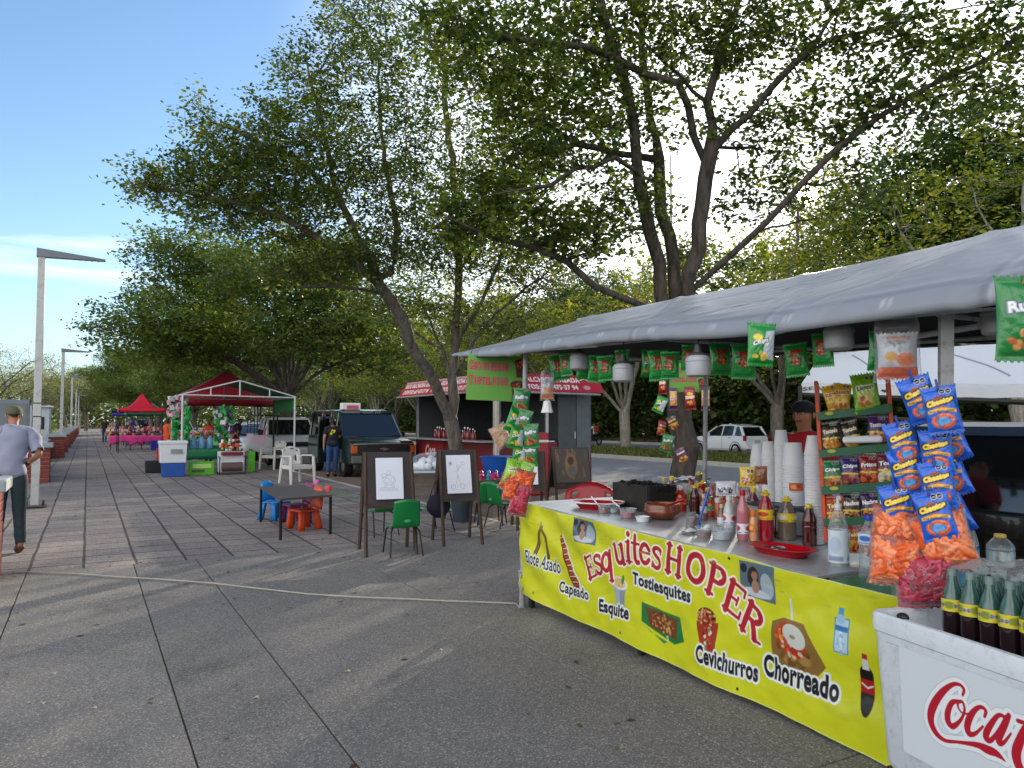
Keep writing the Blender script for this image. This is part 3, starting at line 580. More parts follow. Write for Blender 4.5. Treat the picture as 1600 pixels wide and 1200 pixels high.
blobs = B3(b1, [(225, 285, 11.4, 45, 28, .5, 45), (290, 290, 11.5, 70, 50, .8, 130), (310, 180, 11.7, 35, 45, .4, 26), (370, 260, 11.8, 80, 75, 1., 260), (440, 330, 11.9, 90, 60, 1., 260), (470, 240, 12.2, 90, 90, 1.2, 250), (330, 340, 11.7, 60, 30, .7, 60),
  (490, 130, 12.6, 70, 80, 1., 140), (560, 60, 13, 80, 70, 1.2, 110), (600, 170, 13.2, 110, 100, 1.6, 240), (560, 290, 12.8, 110, 80, 1.4, 290), (540, 400, 12.4, 100, 45, 1.2, 240), (460, 420, 12., 90, 30, .9, 100), (700, 100, 14.2, 110, 110, 1.8, 190), (690, 260, 14.2, 110, 90, 1.6, 250),
  (660, 380, 13.6, 100, 70, 1.4, 300), (770, 380, 13.8, 90, 70, 1.4, 260), (810, 270, 14.2, 90, 80, 1.4, 220), (840, 430, 13.8, 60, 45, 1., 110), (620, 480, 14.6, 90, 40, 1.2, 150), (760, 500, 14.4, 100, 40, 1.2, 140), (600, 0, 14, 120, 60, 1.5, 130), (420, 200, 12, 50, 60, .6, 60), (800, 140, 14.4, 90, 90, 1.5, 160), (700, -90, 14.4, 200, 80, 2., 200)])
build_tree(t1, limbs, blobs, .132, n_per=21, leaf=.068, spread=.18, seed=11, aspect=.62, cols=('#425627', '#4f672d', '#364a22', '#6d7938', '#4a5c2a'), tipr=.004)
# generic spreading tree, grown in its own frame
def gen_tree(root, H, Rc, trunk_h, seed, npts=700, n_per=16, leaf=.13, spread=.3, cols=('#425627', '#4f672d', '#364a22', '#6d7938'), base_r=.2, nl=6, flatz=.38, bark=None, lean=0., minr=.004, lo=None, asp=.6):
    q = random.Random(seed); limbs = {'tr': (None, [(0, 0, -.1), (q.uniform(-.1, .1), q.uniform(-.1, .1), trunk_h*.5), (q.uniform(-.2, .2)+lean*.3, q.uniform(-.2, .2), trunk_h)])}; tip = Vector(limbs['tr'][1][-1]); bl = []
    lo = lo if lo is not None else trunk_h+.6
    for i in range(nl):
        a = 2*pi*i/nl+q.uniform(-.4, .4); rr = Rc*q.uniform(.55, .9); z = lo+(H-lo)*q.uniform(.15, .9)
        if i == 0: rr = Rc*.2; z = H*.92
        e = Vector((math.cos(a)*rr, math.sin(a)*rr, z)); m = tip.lerp(e, .45)+Vector((0, 0, (z-trunk_h)*.16)); limbs['l%d' % i] = ('tr', [tuple(tip), tuple(m), tuple(e)])
        limbs['m%d' % i] = ('l%d' % i, [tuple(m), tuple(m+Vector((q.uniform(-1, 1)*Rc*.35, q.uniform(-1, 1)*Rc*.35, (H-m.z)*.5)))])
        bl.append((tuple(e), (Rc*.42, Rc*.42, (H-lo)*flatz*.55), int(npts*.1)))
    for i in range(9):
        a = q.uniform(0, 2*pi); rr = Rc*math.sqrt(q.random())*.75; zz = lo+(H-lo)*q.uniform(.2, .82)*(1-.35*(rr/Rc)**2); bl.append(((math.cos(a)*rr, math.sin(a)*rr, zz), (Rc*q.uniform(.25, .42), Rc*q.uniform(.25, .42), (H-lo)*q.uniform(.1, .2)), int(npts*.05)))
    return build_tree(root, limbs, bl, base_r, n_per, leaf, spread, cols, seed, step=.5, bark=bark, minr=minr, gnarl=.08, tipr=.006, aspect=asp)
G_row = 'leafy trees in the row along the promenade'
t3 = thing('leafy_tree', 'broad dark green tree behind the green canopy stall', 'tree', (6.3, 28.5, 0))
gen_tree(t3, 8.2, 5.6, 2.4, 21, npts=2600, n_per=22, leaf=.14, spread=.3, base_r=.24, nl=12, lo=2.9, cols=('#465d29', '#577032', '#3b5023', '#677537'))
row = [(6.6, 46., 1.3, .82, 'leafy tree right behind the red pyramid canopy'), (6.8, 60, 2.6, .85, 'leafy tree just past the red pyramid canopy, farther down the promenade'), (5.6, 76, .4, .95, 'tree hanging over the far end of the stalls'), (7.2, 95, 4, 1.0, 'small distant tree beyond the walking person'), (-.2, 128, 5, 1.1, 'most distant tree closing the promenade view')]
for x, y, rz, s, lb in row: dup(t3, (x, y, 0), rz, lb, G_row, s)
t3['group'] = G_row
GM = 'trees on the road median'; PAL_Y = ('#5b6f24', '#7d8630', '#475f20', '#94932f')
m1 = thing('median_tree', 'pale forked bare trunk tree on the median left of the white hatchback', 'tree', G(978, 700), 0, GM)
gen_tree(m1, 10.5, 4.8, 1.9, 31, npts=800, n_per=14, leaf=.16, spread=.35, cols=PAL_Y, bark=M_bark_pale, base_r=.3, nl=5, lo=3.9)
m2 = thing('median_tree', 'thin airy yellow green tree on the median, behind the dark van', 'tree', (23., 62, 0), 0, GM)
gen_tree(m2, 10.5, 5., 1.8, 32, npts=900, n_per=14, leaf=.17, spread=.4, cols=PAL_Y, bark=M_bark, base_r=.22, nl=6, lo=3.)
meds = [(24, 36.), (22.5, 42), (25, 50), (21.6, 53), (24.4, 71), (22.4, 80), (24, 92), (22.2, 106), (23, 124), (24.5, 22), (25, 13)]
for i, (x, y) in enumerate(meds):
    dup((m1, m2)[i % 2], (x, y, 0), i*1.3, '%s median tree %s' % (ORD[i], 'counted from the nearest end of the median row beyond the food trailer'), GM, .8+.12*((i*7) % 4))
GF = 'tall dense trees beyond the far carriageway'
f1 = thing('shade_tree', 'dense dark rounded tree above the right end of the stall awning', 'tree', (38, 22, 0), 0, GF)
gen_tree(f1, 16.6, 6.6, 2.5, 41, npts=1300, n_per=22, leaf=.24, spread=.5, cols=('#2f431f', '#394f23', '#24361e', '#465d29'), base_r=.35, nl=9, lo=2.4, bark=M_bark_dark, minr=.012, asp=.7)
f2 = thing('shade_tree', 'yellow green tall tree standing behind the sunlit gap in the leaves', 'tree', (39, 31.5, 0), 0, GF)
gen_tree(f2, 15.5, 5.4, 3.2, 42, npts=900, n_per=20, leaf=.22, spread=.5, cols=('#566d2c', '#6c7a34', '#415725', '#84873c'), base_r=.3, nl=8, lo=3., bark=M_bark_dark, minr=.012, asp=.7)
far = [(37, 14, 0, 1.0), (44, 16, 0, 1.05), (43, 25, 1, 1.1), (47, 33, 0, .8), (38.5, 39.5, 1, .55), (44, 42, 0, .66), (38, 47, 0, .8), (43, 52, 1, .8), (38.5, 57, 0, .85), (43, 64, 0, .95), (38.5, 69, 1, .88), (42, 78, 0, .95), (38.5, 86, 1, .9), (43, 95, 0, 1.), (39, 108, 1, 1), (40, 125, 0, 1), (39, 145, 1, 1.1), (37.5, 6, 1, .95), (45, 6, 0, 1.2), (37, -4, 0, 1.1)]
for i, (x, y, k, s) in enumerate(far):
    dup((f1, f2)[k], (x, y, 0), i*.9, '%s %s tree in the far belt, counted from its nearest end' % (ORD[i], ('dark dense', 'yellow green')[k]), GF, s)
GL = 'scrubby trees beyond the low wall on the left'
s1 = thing('scrub_tree', 'fine leaved feathery tree at the left edge behind the man in the cap', 'tree', (-8.5, 33, 0), 0, GL)
gen_tree(s1, 5.6, 3.8, 1.3, 51, npts=620, n_per=9, leaf=.13, spread=.4, cols=('#617140', '#7b8653', '#4c5f37', '#8f9663'), base_r=.12, nl=8, lo=1.7, asp=.3, minr=0)
ss = [(-12, 27, 1.0, 'feathery tree cut by the left edge of the view'), (-4.8, 46, .95, 'feathery tree behind the second lamp post'), (-9.5, 55, 1.05, 'feathery tree behind and left of the second lamp post'), (-4., 66, 1., 'feathery tree between the second and third lamp posts'), (-3.8, 88, 1.05, 'scrubby tree past the third lamp post'), (-4.5, 112, 1.3, 'scrubby tree near the vanishing end of the low wall'), (-14, 44, 1.3, 'larger feathery tree far left behind the others'), (-16, 80, 1.8, 'hazy tree mass in the far left distance'), (-3, 145, 1.8, 'tree at the far end of the left wall')]
for i, (x, y, s, lb) in enumerate(ss): dup(s1, (x, y, 0), i*1.7, lb, GL, s)
# undergrowth hiding the fence behind the far carriageway
def mass(name, label, x0, x1, y0, y1, h, n, size, cols, seed):
    q = np.random.default_rng(seed); ys = y0+(y1-y0)*q.random(n)**1.25; xs = q.uniform(x0, x1, n); hh = h*(1+.35*np.sin(ys*.7)+.25*np.sin(ys*1.9+1)); zs = hh*q.random(n)**.8
    V, F, C = leaves(np.stack([xs, ys, zs], -1), np.tile([[0, 0, 1.]], (n, 1)), 1, size, .2, cols, seed, flat=.8, aspect=.7)
    o = fastmesh(name, V, F, M_leaf, cols=C); tag(o, label, 'undergrowth', kind='stuff')
mass('undergrowth', 'tangled dark shrubs and creepers under the far trees', 36, 39.5, -6, 130, 5.2, 90000, .42, ('#22361a', '#2e461a', '#3d531d', '#4d4a2a'), 4)
mass('woodland', 'dense far wood closing the view behind the shade trees', 49, 56, -20, 190, 11, 70000, .9, ('#22361a', '#2e461a', '#3d531d', '#5a6426'), 6)
mass('distant_wood', 'pale green wood closing the far end of the promenade', -45, 60, 172, 190, 7, 26000, .8, ('#5b6a3c', '#6b7a44', '#4a5a34', '#7d8850'), 8)
mass('undergrowth', 'low green scrub beyond the promenade wall', -9, -3.2, 12, 120, 1.5, 26000, .16, ('#3b5222', '#4f6530', '#5f6b38', '#2f4420'), 5)
# ------------------------------------------------ the yellow stall; its frame runs down 1.8 degrees towards the camera
TA = R(1.8); SO = Vector((3.19, 5.61, 0)); EU = Vector((0, -math.cos(TA), -math.sin(TA))); EW = Vector((0, -math.sin(TA), math.cos(TA))); EV = Vector((1, 0, 0))
SM = Matrix(((EU.x, EV.x, EW.x, SO.x), (EU.y, EV.y, EW.y, SO.y), (EU.z, EV.z, EW.z, SO.z), (0, 0, 0, 1)))
def S(u, v, w): return SO+EU*u+EV*v+EW*w
def onT(px, py, w=.874):
    """point of the pixel ray on the counter plane at stall height w"""
    d = ray(px, py); n = EW; q = S(0, 0, w); return CAM+d*((q-CAM).dot(n)/d.dot(n))
M_post = mat('painted_post', '#a9aeb0', rough=.45, metal=.2, dirt='#5d4a3a', dirt_scale=14, dirt_amt=.9)
M_tarpmat = mat('tarpaulin', '#8f98a3', rough=.5, var=.08, bump=.25, bscale=9, dirt='#6d747c', dirt_scale=1.6, dirt_amt=.5)
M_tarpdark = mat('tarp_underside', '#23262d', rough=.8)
M_steel = mat('steel_sheet', '#b9bec2', rough=.38, metal=.55, var=.08, dirt='#7d7f80', dirt_scale=5, dirt_amt=.5)
M_black = mat('black_plastic', '#17181a', rough=.5); M_dkmetal = mat('dark_metal', '#33342f', rough=.5, metal=.4, bump=.2, dirt='#1c1b1a', dirt_scale=6)
M_white = mat('white_plastic', '#d9dde0', rough=.35, var=.04); M_red = mat('red_plastic', '#b3101f', rough=.32, var=.05); M_green = mat('green_plastic', '#0f7048', rough=.35, var=.06)
M_foam = mat('white_foam', '#e4e8ec', rough=.6, var=.03, sss=.2); M_rope = mat('rope_fibre', '#a8a79c', rough=.9, bump=.5, bscale=300)
def stall():
    s = thing('market_stall', 'long snack stall frame with grey tarpaulin awning in the right foreground', 'market stall')
    def post(u, v, w0, w1, r, sq=False):
        b = MB(); p0, p1 = S(u, v, w0), S(u, v, w1)
        b.tube([p0, p1], r*(1.2 if sq else 1), 4 if sq else 12); o = b.build('post', M_post, s, smooth=not sq); return o
    p = post(0, 0, -.0, 2.13, .022); post(3.56, .05, -.0, 2.16, .03, True); post(7.2, 0, -.02, 2.1, .022)
    post(.62, 1.42, 0, 2.12, .02); post(4.2, 1.45, 0, 2.12, .02); post(7.2, 1.45, 0, 2.12, .02)
    b = MB()
    for a, c in (((-.9, 0, 2.13), (7.4, 0, 2.13)), ((-.9, 1.42, 2.13), (7.4, 1.42, 2.13)), ((-.3, .72, 2.46), (7.4, .72, 2.46)), ((0, 0, 2.13), (0, 1.42, 2.12)), ((3.56, 0, 2.12), (3.56, 1.42, 2.12)), ((1.8, 0, 2.12), (1.8, 1.42, 2.12)), ((5.3, 0, 2.12), (5.3, 1.42, 2.12))):
        b.tube([S(*a), S(*c)], .016, 8)
    b.build('roof_frame', M_post, s, smooth=True)
    # awning: gable sheet with drooping hem, thick soft edge and creases
    prof = [(-.20, 2.105), (-.215, 2.13), (-.2, 2.165), (-.12, 2.21), (.15, 2.3), (.45, 2.385), (.74, 2.475), (1.0, 2.38), (1.3, 2.27), (1.54, 2.18), (1.58, 2.14), (1.57, 2.11)]
    pv = np.array(prof); cs = np.r_[0, np.cumsum(np.hypot(*np.diff(pv, axis=0).T))]; cs /= cs[-1]
    def fn(X, Y):
        u = -1.0+X; t = Y/2.4; v = np.interp(t, cs, pv[:, 0]); w = np.interp(t, cs, pv[:, 1])
        k = np.clip((u+1.0)/.9, 0, 1); w = 2.13+(w-2.13)*(.3+.7*k**.6); v = v+(1-k)*.25*np.sin(np.pi*t)*0
        w = w+.032*np.clip(u, 0, 9)*np.sin(np.pi*np.clip(t*1.05, 0, 1))
        hem = np.clip(1-t/.1, 0, 1)
        w = w+.009*fnoise(u, v, 3.2, 3)+.010*np.exp(-((((u+v*.8) % 1.15)-.5)/.05)**2)*np.clip(t*3, 0, 1)-.008*np.exp(-((((u*.9-v*1.5) % .83)-.4)/.04)**2)*np.clip(1-t*2, 0, 1)+.013*np.sin(u*1.75+.6)*np.exp(-((t-.3)/.3)**2)-hem*(.022*(.5+.5*np.sin(u*2.3+1))+.006*fnoise(u, u*0, 7, 5))+.003*fnoise(u*.6, v*2.4, 17, 8)
        w = w-.03*np.sin(np.clip((u % 1.8)/1.8, 0, 1)*np.pi)*np.exp(-((t-.28)/.16)**2)
        v = v-hem*.012*(1+fnoise(u, u*0, 5, 9))
        Pp = np.array(SO)[None, None]+u[..., None]*np.array(EU)+v[..., None]*np.array(EV)+w[..., None]*np.array(EW); return Pp[..., 0], Pp[..., 1], Pp[..., 2]
    pt = Paint(8.4, 2.4, 480, 120, '#8d949d'); pt.C *= (1+.06*fnoise(pt.X, pt.Y, 2.5, 2))[..., None]
    for x, y, l, a in ((1.75, .55, .16, 1.15), (2.6, .75, .5, 1.1), (3.4, .8, .6, 1.15), (4.2, .6, .5, 1.2), (2.9, .35, .2, 1.3)):
        pt.segs([(x, y), (x+l*math.cos(a), y+l*math.sin(a))], .02, '#2c323a')
    for k in range(8):
        x = .55+k*1.08; pt.segs([(x, .02), (x+.05, 1.2)], .034, '#767d86', op=.8); pt.segs([(x+.03, .02), (x+.08, 1.2)], .02, '#a8b0b8', op=.7)  # seam lines painted dark, each with a painted highlight alongside
    pt.segs([(0, .12), (8.4, .13)], .03, '#79808a', op=.7); pt.segs([(0, .16), (8.4, .17)], .018, '#a4acb5', op=.7)
    for k in range(16): pt.ell(.3+k*.52, .07, .022, .022, '#c8ccd0'); pt.ell(.3+k*.52, .07, .011, .011, '#2c3036')
    for k in range(24): pt.ell(rnd.uniform(0, 8.4), rnd.uniform(.1, 1.1), rnd.uniform(.1, .5), rnd.uniform(.03, .12), rnd.choice(['#7a7a78', '#747b84', '#9aa2aa']), rnd.uniform(-.5, 1.2), op=.3)
    q = random.Random(3)
    for i in range(60):
        x, y = q.uniform(0, 8), q.uniform(.1, 1.1); pt.segs([(x, y), (x+q.uniform(-.1, .2), y+q.uniform(.05, .3)), (x+q.uniform(-.1, .3), y+q.uniform(.2, .5))], q.uniform(.01, .03), q.choice(['#a9b2bc', '#7b838d', '#858d95']), op=.5)  # light and dark strokes painted in as crease highlights and shade
    o = painted_sheet('awning', pt, fn, vcmat('tarp_print', rough=.36, bump=.5, bscale=5, spec=.6), s)
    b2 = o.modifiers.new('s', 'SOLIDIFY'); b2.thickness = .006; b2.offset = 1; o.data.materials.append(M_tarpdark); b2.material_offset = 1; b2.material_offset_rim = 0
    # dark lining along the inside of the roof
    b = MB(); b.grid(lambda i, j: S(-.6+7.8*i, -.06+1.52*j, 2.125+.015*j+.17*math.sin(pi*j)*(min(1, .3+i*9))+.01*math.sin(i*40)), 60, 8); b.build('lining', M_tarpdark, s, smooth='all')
    return s
st = stall()
# rope knot on the left post + rope on the pavement
b = MB(); kp = S(0, 0, .3)
for k in range(3): b.tube([kp+Vector((.03*math.cos(a), .03*math.sin(a), -.02*k+.004*math.sin(3*a))) for a in [2*pi*i/12 for i in range(13)]], .006, 6)
b.tube([kp+Vector((-.03, -.02, -.02)), kp+Vector((-.06, -.05, -.08)), kp+Vector((-.045, -.05, -.16)), kp+Vector((-.02, -.035, -.12)), kp+Vector((-.035, -.03, -.2)), kp+Vector((-.05, -.04, -.285))], .006, 6)
pts = []
for (x, y) in ((806, 943), (760, 941), (700, 939), (640, 936), (560, 933), (480, 928), (400, 919), (330, 911), (250, 905), (180, 901), (120, 896), (60, 894), (20, 893)): pts.append(G(x, y, .012))
b.tube([kp+Vector((-.05, -.04, -.285))]+pts, .0075, 6)
tag(b.build('rope', M_rope, smooth=True), 'thin pale rope tied to the stall post and lying across the pavement', 'rope')
# counter
ct = thing('counter_table', 'long white metal topped counter behind the yellow banner', 'table')
b = MB(); b.T = SM
b.box((1.47, .58, .862), (2.94, 1.16, .02)); b.build('tabletop', M_steel, ct, bevel=.004)
for u in (.06, 1.5, 2.88):
    for v in (.06, 1.1): b = MB(); b.T = SM; b.box((u, v, .43-.0), (.04, .04, .84)); b.build('leg', M_dkmetal, ct)
b = MB(); b.T = SM; b.box((1.47, .04, .835), (2.9, .03, .03)); b.box((1.47, 1.1, .835), (2.9, .03, .03)); b.build('frame', M_dkmetal, ct)
gt = thing('side_table', 'low green topped table holding water bottles beside the white counter', 'table')
b = MB(); b.T = SM; b.box((3.82, .42, .838), (1.7, .84, .03)); b.build('tabletop', M_green, gt, bevel=.006)
for u in (3.05, 4.6):
    for v in (.05, .74): b = MB(); b.T = SM; b.box((u, v, .4), (.04, .04, .82)); b.build('leg', M_dkmetal, gt)
# ------------------------------------------------ the banner
def stroke_glyphs():
    """slab letters: strokes (x0,y0,x1,y1,width) in a unit box; lists of polylines"""
    A = lambda cx, cy, rx, ry, a0, a1, n=14: [(cx+rx*math.cos(R(a0+(a1-a0)*i/n)), cy+ry*math.sin(R(a0+(a1-a0)*i/n))) for i in range(n+1)]
    t, h = .21, .1
    return {
     'H': (1.0, [([(.2, 0), (.2, 1)], t), ([(.8, 0), (.8, 1)], t), ([(.2, .52), (.8, .52)], h*1.2), ([(.06, .03), (.34, .03)], h), ([(.66, .03), (.94, .03)], h), ([(.06, .97), (.34, .97)], h), ([(.66, .97), (.94, .97)], h)]),
     'O': (1.0, [(A(.5, .5, .36, .44, 0, 360, 28), t*.95)]),
     'P': (.95, [([(.22, 0), (.22, 1)], t), ([(.22, .95), (.5, .95)]+A(.5, .71, .27, .24, 90, -90)+[(.22, .47)], .14), (A(.52, .71, .25, .2, 60, -60, 8), .2), ([(.06, .03), (.42, .03)], h), ([(.06, .97), (.3, .97)], h)]),
     'E': (.92, [([(.22, 0), (.22, 1)], t), ([(.1, .96), (.82, .96)], h*1.1), ([(.1, .04), (.84, .04)], h*1.1), ([(.22, .5), (.58, .5)], h), ([(.6, .38), (.6, .62)], h*.9), ([(.82, .96), (.82, .76)], h*.9), ([(.84, .04), (.86, .26)], h*.9)]),
     'R': (1.0, [([(.2, 0), (.2, 1)], t), ([(.2, .95), (.5, .95)]+A(.5, .73, .25, .22, 90, -90)+[(.2, .51)], .14), (A(.52, .73, .23, .18, 60, -60, 8), .19), ([(.48, .5), (.66, .3), (.78, .05)], .19), ([(.06, .03), (.36, .03)], h), ([(.06, .97), (.3, .97)], h), ([(.72, .03), (.98, .06)], h)]),
     's': (.62, [(A(.3, .53, .18, .13, 30, 250, 12)+[(.3, .38)]+A(.3, .2, .2, .17, 80, -150, 14), .13), ([(.48, .62), (.48, .5)], .07), ([(.1, .02), (.1, .18)], .07)]),
     'q': (.72, [(A(.32, .33, .2, .29, 0, 360, 22), .15), ([(.56, .68), (.56, -.3)], .17), ([(.42, -.3), (.68, -.3)], .08)]),
     'u': (.76, [([(.18, .66), (.18, .25)]+A(.36, .24, .18, .2, 180, 360, 10), .15), ([(.58, .66), (.58, .03)], .17), ([(.05, .65), (.2, .65)], .07), ([(.44, .65), (.6, .65)], .07), ([(.58, .03), (.7, .03)], .07)]),
     'i': (.42, [([(.2, .66), (.2, 0)], .18), ([(.2, .92), (.2, .921)], .2), ([(.05, .65), (.2, .65)], .07), ([(.04, .02), (.37, .02)], .07)]),
     't': (.5, [([(.22, .9), (.22, .18)]+A(.34, .17, .12, .13, 180, 300, 6), .16), ([(.04, .65), (.44, .65)], .09)]),
     'e': (.66, [(A(.33, .33, .22, .3, -35, -330, 20), .15), ([(.14, .36), (.54, .36)], .08)]),
    }
GLY = stroke_glyphs()
def warp_word(pt, word, path, size, col, halo):
    """letters along a path of (x,y,height,rotation-degrees)"""
    for layer in (0, 1):
        for ch, (x, y, h, a) in zip(word, path):
            wd, strokes = GLY[ch]; c, s_ = math.cos(R(a)), math.sin(R(a))
            for pl, lw in strokes:
                q = [(x+(px_*c*size-py_*s_)*h, y+(px_*s_*size+py_*c)*h) for px_, py_ in pl]
                pt.segs(q, lw*h+(0 if layer else 2*halo), col if layer else '#f6f2e0')
def banner():
    W, H = 3.62, .755; pt = Paint(W, H, 1200, 250, '#d2d920'); X, Y = pt.X, pt.Y
    pt.C *= (1+.03*fnoise(X, Y, 3, 2))[..., None]
    q = random.Random(14)
    for i in range(90): x, y = q.uniform(0, 3.6), q.uniform(0, .75)**1.0; pt.ell(x, y, q.uniform(.02, .16), q.uniform(.01, .05), q.choice(['#b8b82a', '#c2c620', '#dfe640', '#aeb03a']), q.uniform(-.4, .4), op=.16)
    def BX(px, py):      # where a picture point falls on the printed sheet, read off the photograph when the print was laid out
        p = PX(px, py, 3.19); d = p-SO; return (d.dot(EU)-.0, d.dot(EW)-BW0)
    BW0 = .125
    def T(s_, quad, bold=.045, halo=.012):
        (x0, y0), (x1, y1), h = BX(*quad[0]), BX(*quad[1]), quad[2]
        pt.text(s_, x0, y0, x1-x0, h, '#15151f', bold, halo, '#e9f0ee', slope=(y1-y0)/(x1-x0))
    def P_(lst): return [BX(*q) for q in lst]
    # pictures of the food
    brown = ['#5c4426', '#7a5a30', '#463219', '#8c6b3a']
    for lst in (((852, 822), (846, 835), (841, 862)), ((850, 822), (857, 838), (859, 868))):
        q = P_(lst); pt.segs(q, .022, '#5e4626', .05); pt.segs(q, .012, '#7c5f35', .024)
    a = BX(850, 815); pt.segs([a, (a[0]+.012, a[1]-.05)], .014, '#7d8a4c')
    q = P_(((880, 838), (886, 862), (897, 895), (904, 912))); pt.segs([(x+.012, y) for x, y in q], .05, '#dfe6e2', .115); pt.segs(q, .04, '#7a2a14', .095)
    for i in range(18): t_ = i/17; x = q[0][0]+(q[-1][0]-q[0][0])*t_; y = q[0][1]+(q[-1][1]-q[0][1])*t_; w_ = .016+.022*t_; pt.segs([(x-w_, y-.004), (x+w_, y+.008)], .008, '#c4552a' if i % 2 else '#e0c8a0')
    pt.segs([q[0], (q[0][0]-.006, q[0][1]+.06)], .006, '#b39a5a')
    def angel(c0, c1, c2, c3, flip):
        q = P_((c0, c1, c2, c3)); pt.poly(q, '#5b6e7d'); (x0, y0), (x1, y1) = q[3], q[1]; cx, cy, w_, h_ = (q[0][0]+q[1][0])/2, (q[0][1]+q[2][1])/2, q[1][0]-q[0][0], q[0][1]-q[3][1]
        pt.ell(cx+w_*.3*flip, cy-h_*.05, w_*.17, h_*.38, '#9fb3bf', .2*flip); pt.ell(cx, cy-h_*.34, w_*.38, h_*.13, '#c3cdd6'); pt.ell(cx-w_*.08*flip, cy+h_*.12, w_*.16, h_*.3, '#2e241f'); pt.ell(cx-w_*.04*flip, cy+h_*.16, w_*.09, h_*.13, '#9c7460'); pt.ell(cx-w_*.02*flip, cy-h_*.16, w_*.1, h_*.2, '#a88070'); pt.ell(cx-w_*.36*flip, cy+h_*.3, w_*.1, h_*.14, '#1d2226')
    angel((900, 806), (933, 816), (934, 852), (904, 843), 1); angel((1159, 874), (1218, 884), (1219, 943), (1162, 926), 1)
    # cup of corn
    q = P_(((962, 908), (984, 913), (981, 948), (968, 945))); pt.poly(q, '#8e9aa6'); pt.poly([q[0], ((q[0][0]+q[1][0])/2, q[1][1]), ((q[2][0]+q[3][0])/2, q[2][1]), q[3]], '#aab5bf'); c = ((q[0][0]+q[1][0])/2, (q[0][1]+q[1][1])/2); rr = (q[1][0]-q[0][0])/2
    pt.ell(c[0], c[1], rr*1.12, rr*.55, '#dfe3e2'); pt.ell(c[0], c[1]+.004, rr*.85, rr*.4, '#e2c183'); pt.speck(c[0], c[1]+.006, rr*.7, rr*.3, ['#d9a75c', '#b5432a', '#e9cf95'], 24, .007, seed=2); pt.ell(c[0]+rr*.5, c[1]+.03, .014, .034, '#4e8a36', -.2)
    # dish of corn chips
    q = P_(((1008, 938), (1066, 962), (1072, 1000), (1056, 1004), (1008, 968))); pt.poly(q, '#1f7d3f'); q2 = P_(((1014, 944), (1062, 965), (1060, 998), (1020, 975))); c = np.mean(q2, 0)
    pt.poly(q2, '#6f4524'); pt.speck(c[0], c[1], .105, .06, ['#8a5a2c', '#b88a52', '#5c3316', '#c9a26a', '#93331c'], 90, .010, rot=-.12, seed=3)
    q = P_(((1012, 972), (1022, 985), (1046, 1000), (1040, 1003))); pt.poly(q, '#3a9150'); a = BX(1046, 988); pt.text('S', a[0]-.01, a[1]-.04, .02, .03, '#dfe8d8')
    # cup with sauce
    q = P_(((1093, 966), (1127, 972), (1122, 1022), (1101, 1018))); pt.poly(q, '#a53a24'); c = np.mean(q, 0); pt.speck(c[0], c[1], .035, .07, ['#d9dfd0', '#7e9a5c', '#c02c1c', '#8e1e14'], 50, .009, seed=5); a = BX(1109, 962); pt.ell(a[0], a[1]+.005, .075, .05, '#6f2715'); pt.speck(a[0], a[1], .075, .045, ['#a33a1e', '#c56a3a', '#4f180d', '#e0b080'], 60, .009, seed=6)
    # dressed cob on a stick
    a = BX(1245, 1005); pt.segs(P_(((1241, 934), (1245, 975))), .012, '#d5dbe0')
    pt.poly(P_(((1213, 968), (1232, 962), (1262, 972), (1276, 998), (1296, 1040), (1283, 1054), (1250, 1046), (1214, 1034), (1210, 1010))), '#8b6a33'); pt.speck(a[0], a[1]-.045, .115, .055, ['#7a5a28', '#9a7a42', '#6b4c20', '#a8874c'], 50, .02, seed=8)
    pt.ell(a[0]-.01, a[1]+.02, .1, .085, '#b8421f', -.5); pt.speck(a[0]-.01, a[1]+.01, .095, .075, ['#d9692f', '#a82818', '#e3a850', '#c9c5b0'], 70, .012, seed=9); pt.ell(a[0]+.012, a[1]+.045, .075, .055, '#ced6cc', -.4); pt.ell(a[0]+.0, a[1]+.04, .02, .01, '#a08a70')
    # water bottle
    q = P_(((1311, 962), (1330, 966), (1330, 1018), (1311, 1012))); c = np.mean(q, 0); pt.poly(q, '#bcd9ea', halo=.006, hcol='#3f93c4'); a = BX(1318, 950); pt.rect(a[0]-.012, a[1]-.03, a[0]+.016, a[1]+.012, '#3f9fd0'); pt.ell(a[0]+.002, a[1]-.04, .022, .022, '#9cc7e2'); pt.rect(q[0][0], c[1]+.02, q[1][0], c[1]+.045, '#2d7fc0'); pt.speck(c[0], c[1]-.03, .03, .05, ['#8fbfdf', '#dcebf3'], 14, .01, seed=10)
    # cola bottle
    a = BX(1357, 1060); pt.ell(a[0], a[1]-.08, .034, .085, '#171010'); pt.rect(a[0]-.034, a[1]-.075, a[0]+.034, a[1]+.03, '#171010'); pt.ell(a[0], a[1]+.03, .034, .04, '#171010'); pt.rect(a[0]-.034, a[1]-.06, a[0]+.034, a[1]+.005, '#b01f24'); pt.segs([(a[0]-.026, a[1]-.02), (a[0], a[1]-.035), (a[0]+.026, a[1]-.02)], .008, '#e8e0e0')
    pt.poly([(a[0]-.018, a[1]+.05), (a[0]+.018, a[1]+.05), (a[0]+.012, a[1]+.11), (a[0]-.01, a[1]+.11)], '#d5dcdc'); pt.rect(a[0]-.014, a[1]+.1, a[0]+.014, a[1]+.125, '#b01f24')
    # words
    T('Elote Asado', ((827, 878), (877, 895), .105), .018, .009); T('Capeado', ((877, 926), (924, 942), .105), .03); T('Esquite', ((940, 960), (988, 974), .115)); T('Tostiesquites', ((993, 916), (1084, 946), .105)); T('Cevichurros', ((1093, 1030), (1188, 1066), .105)); T('Chorreado', ((1197, 1054), (1315, 1096), .12))
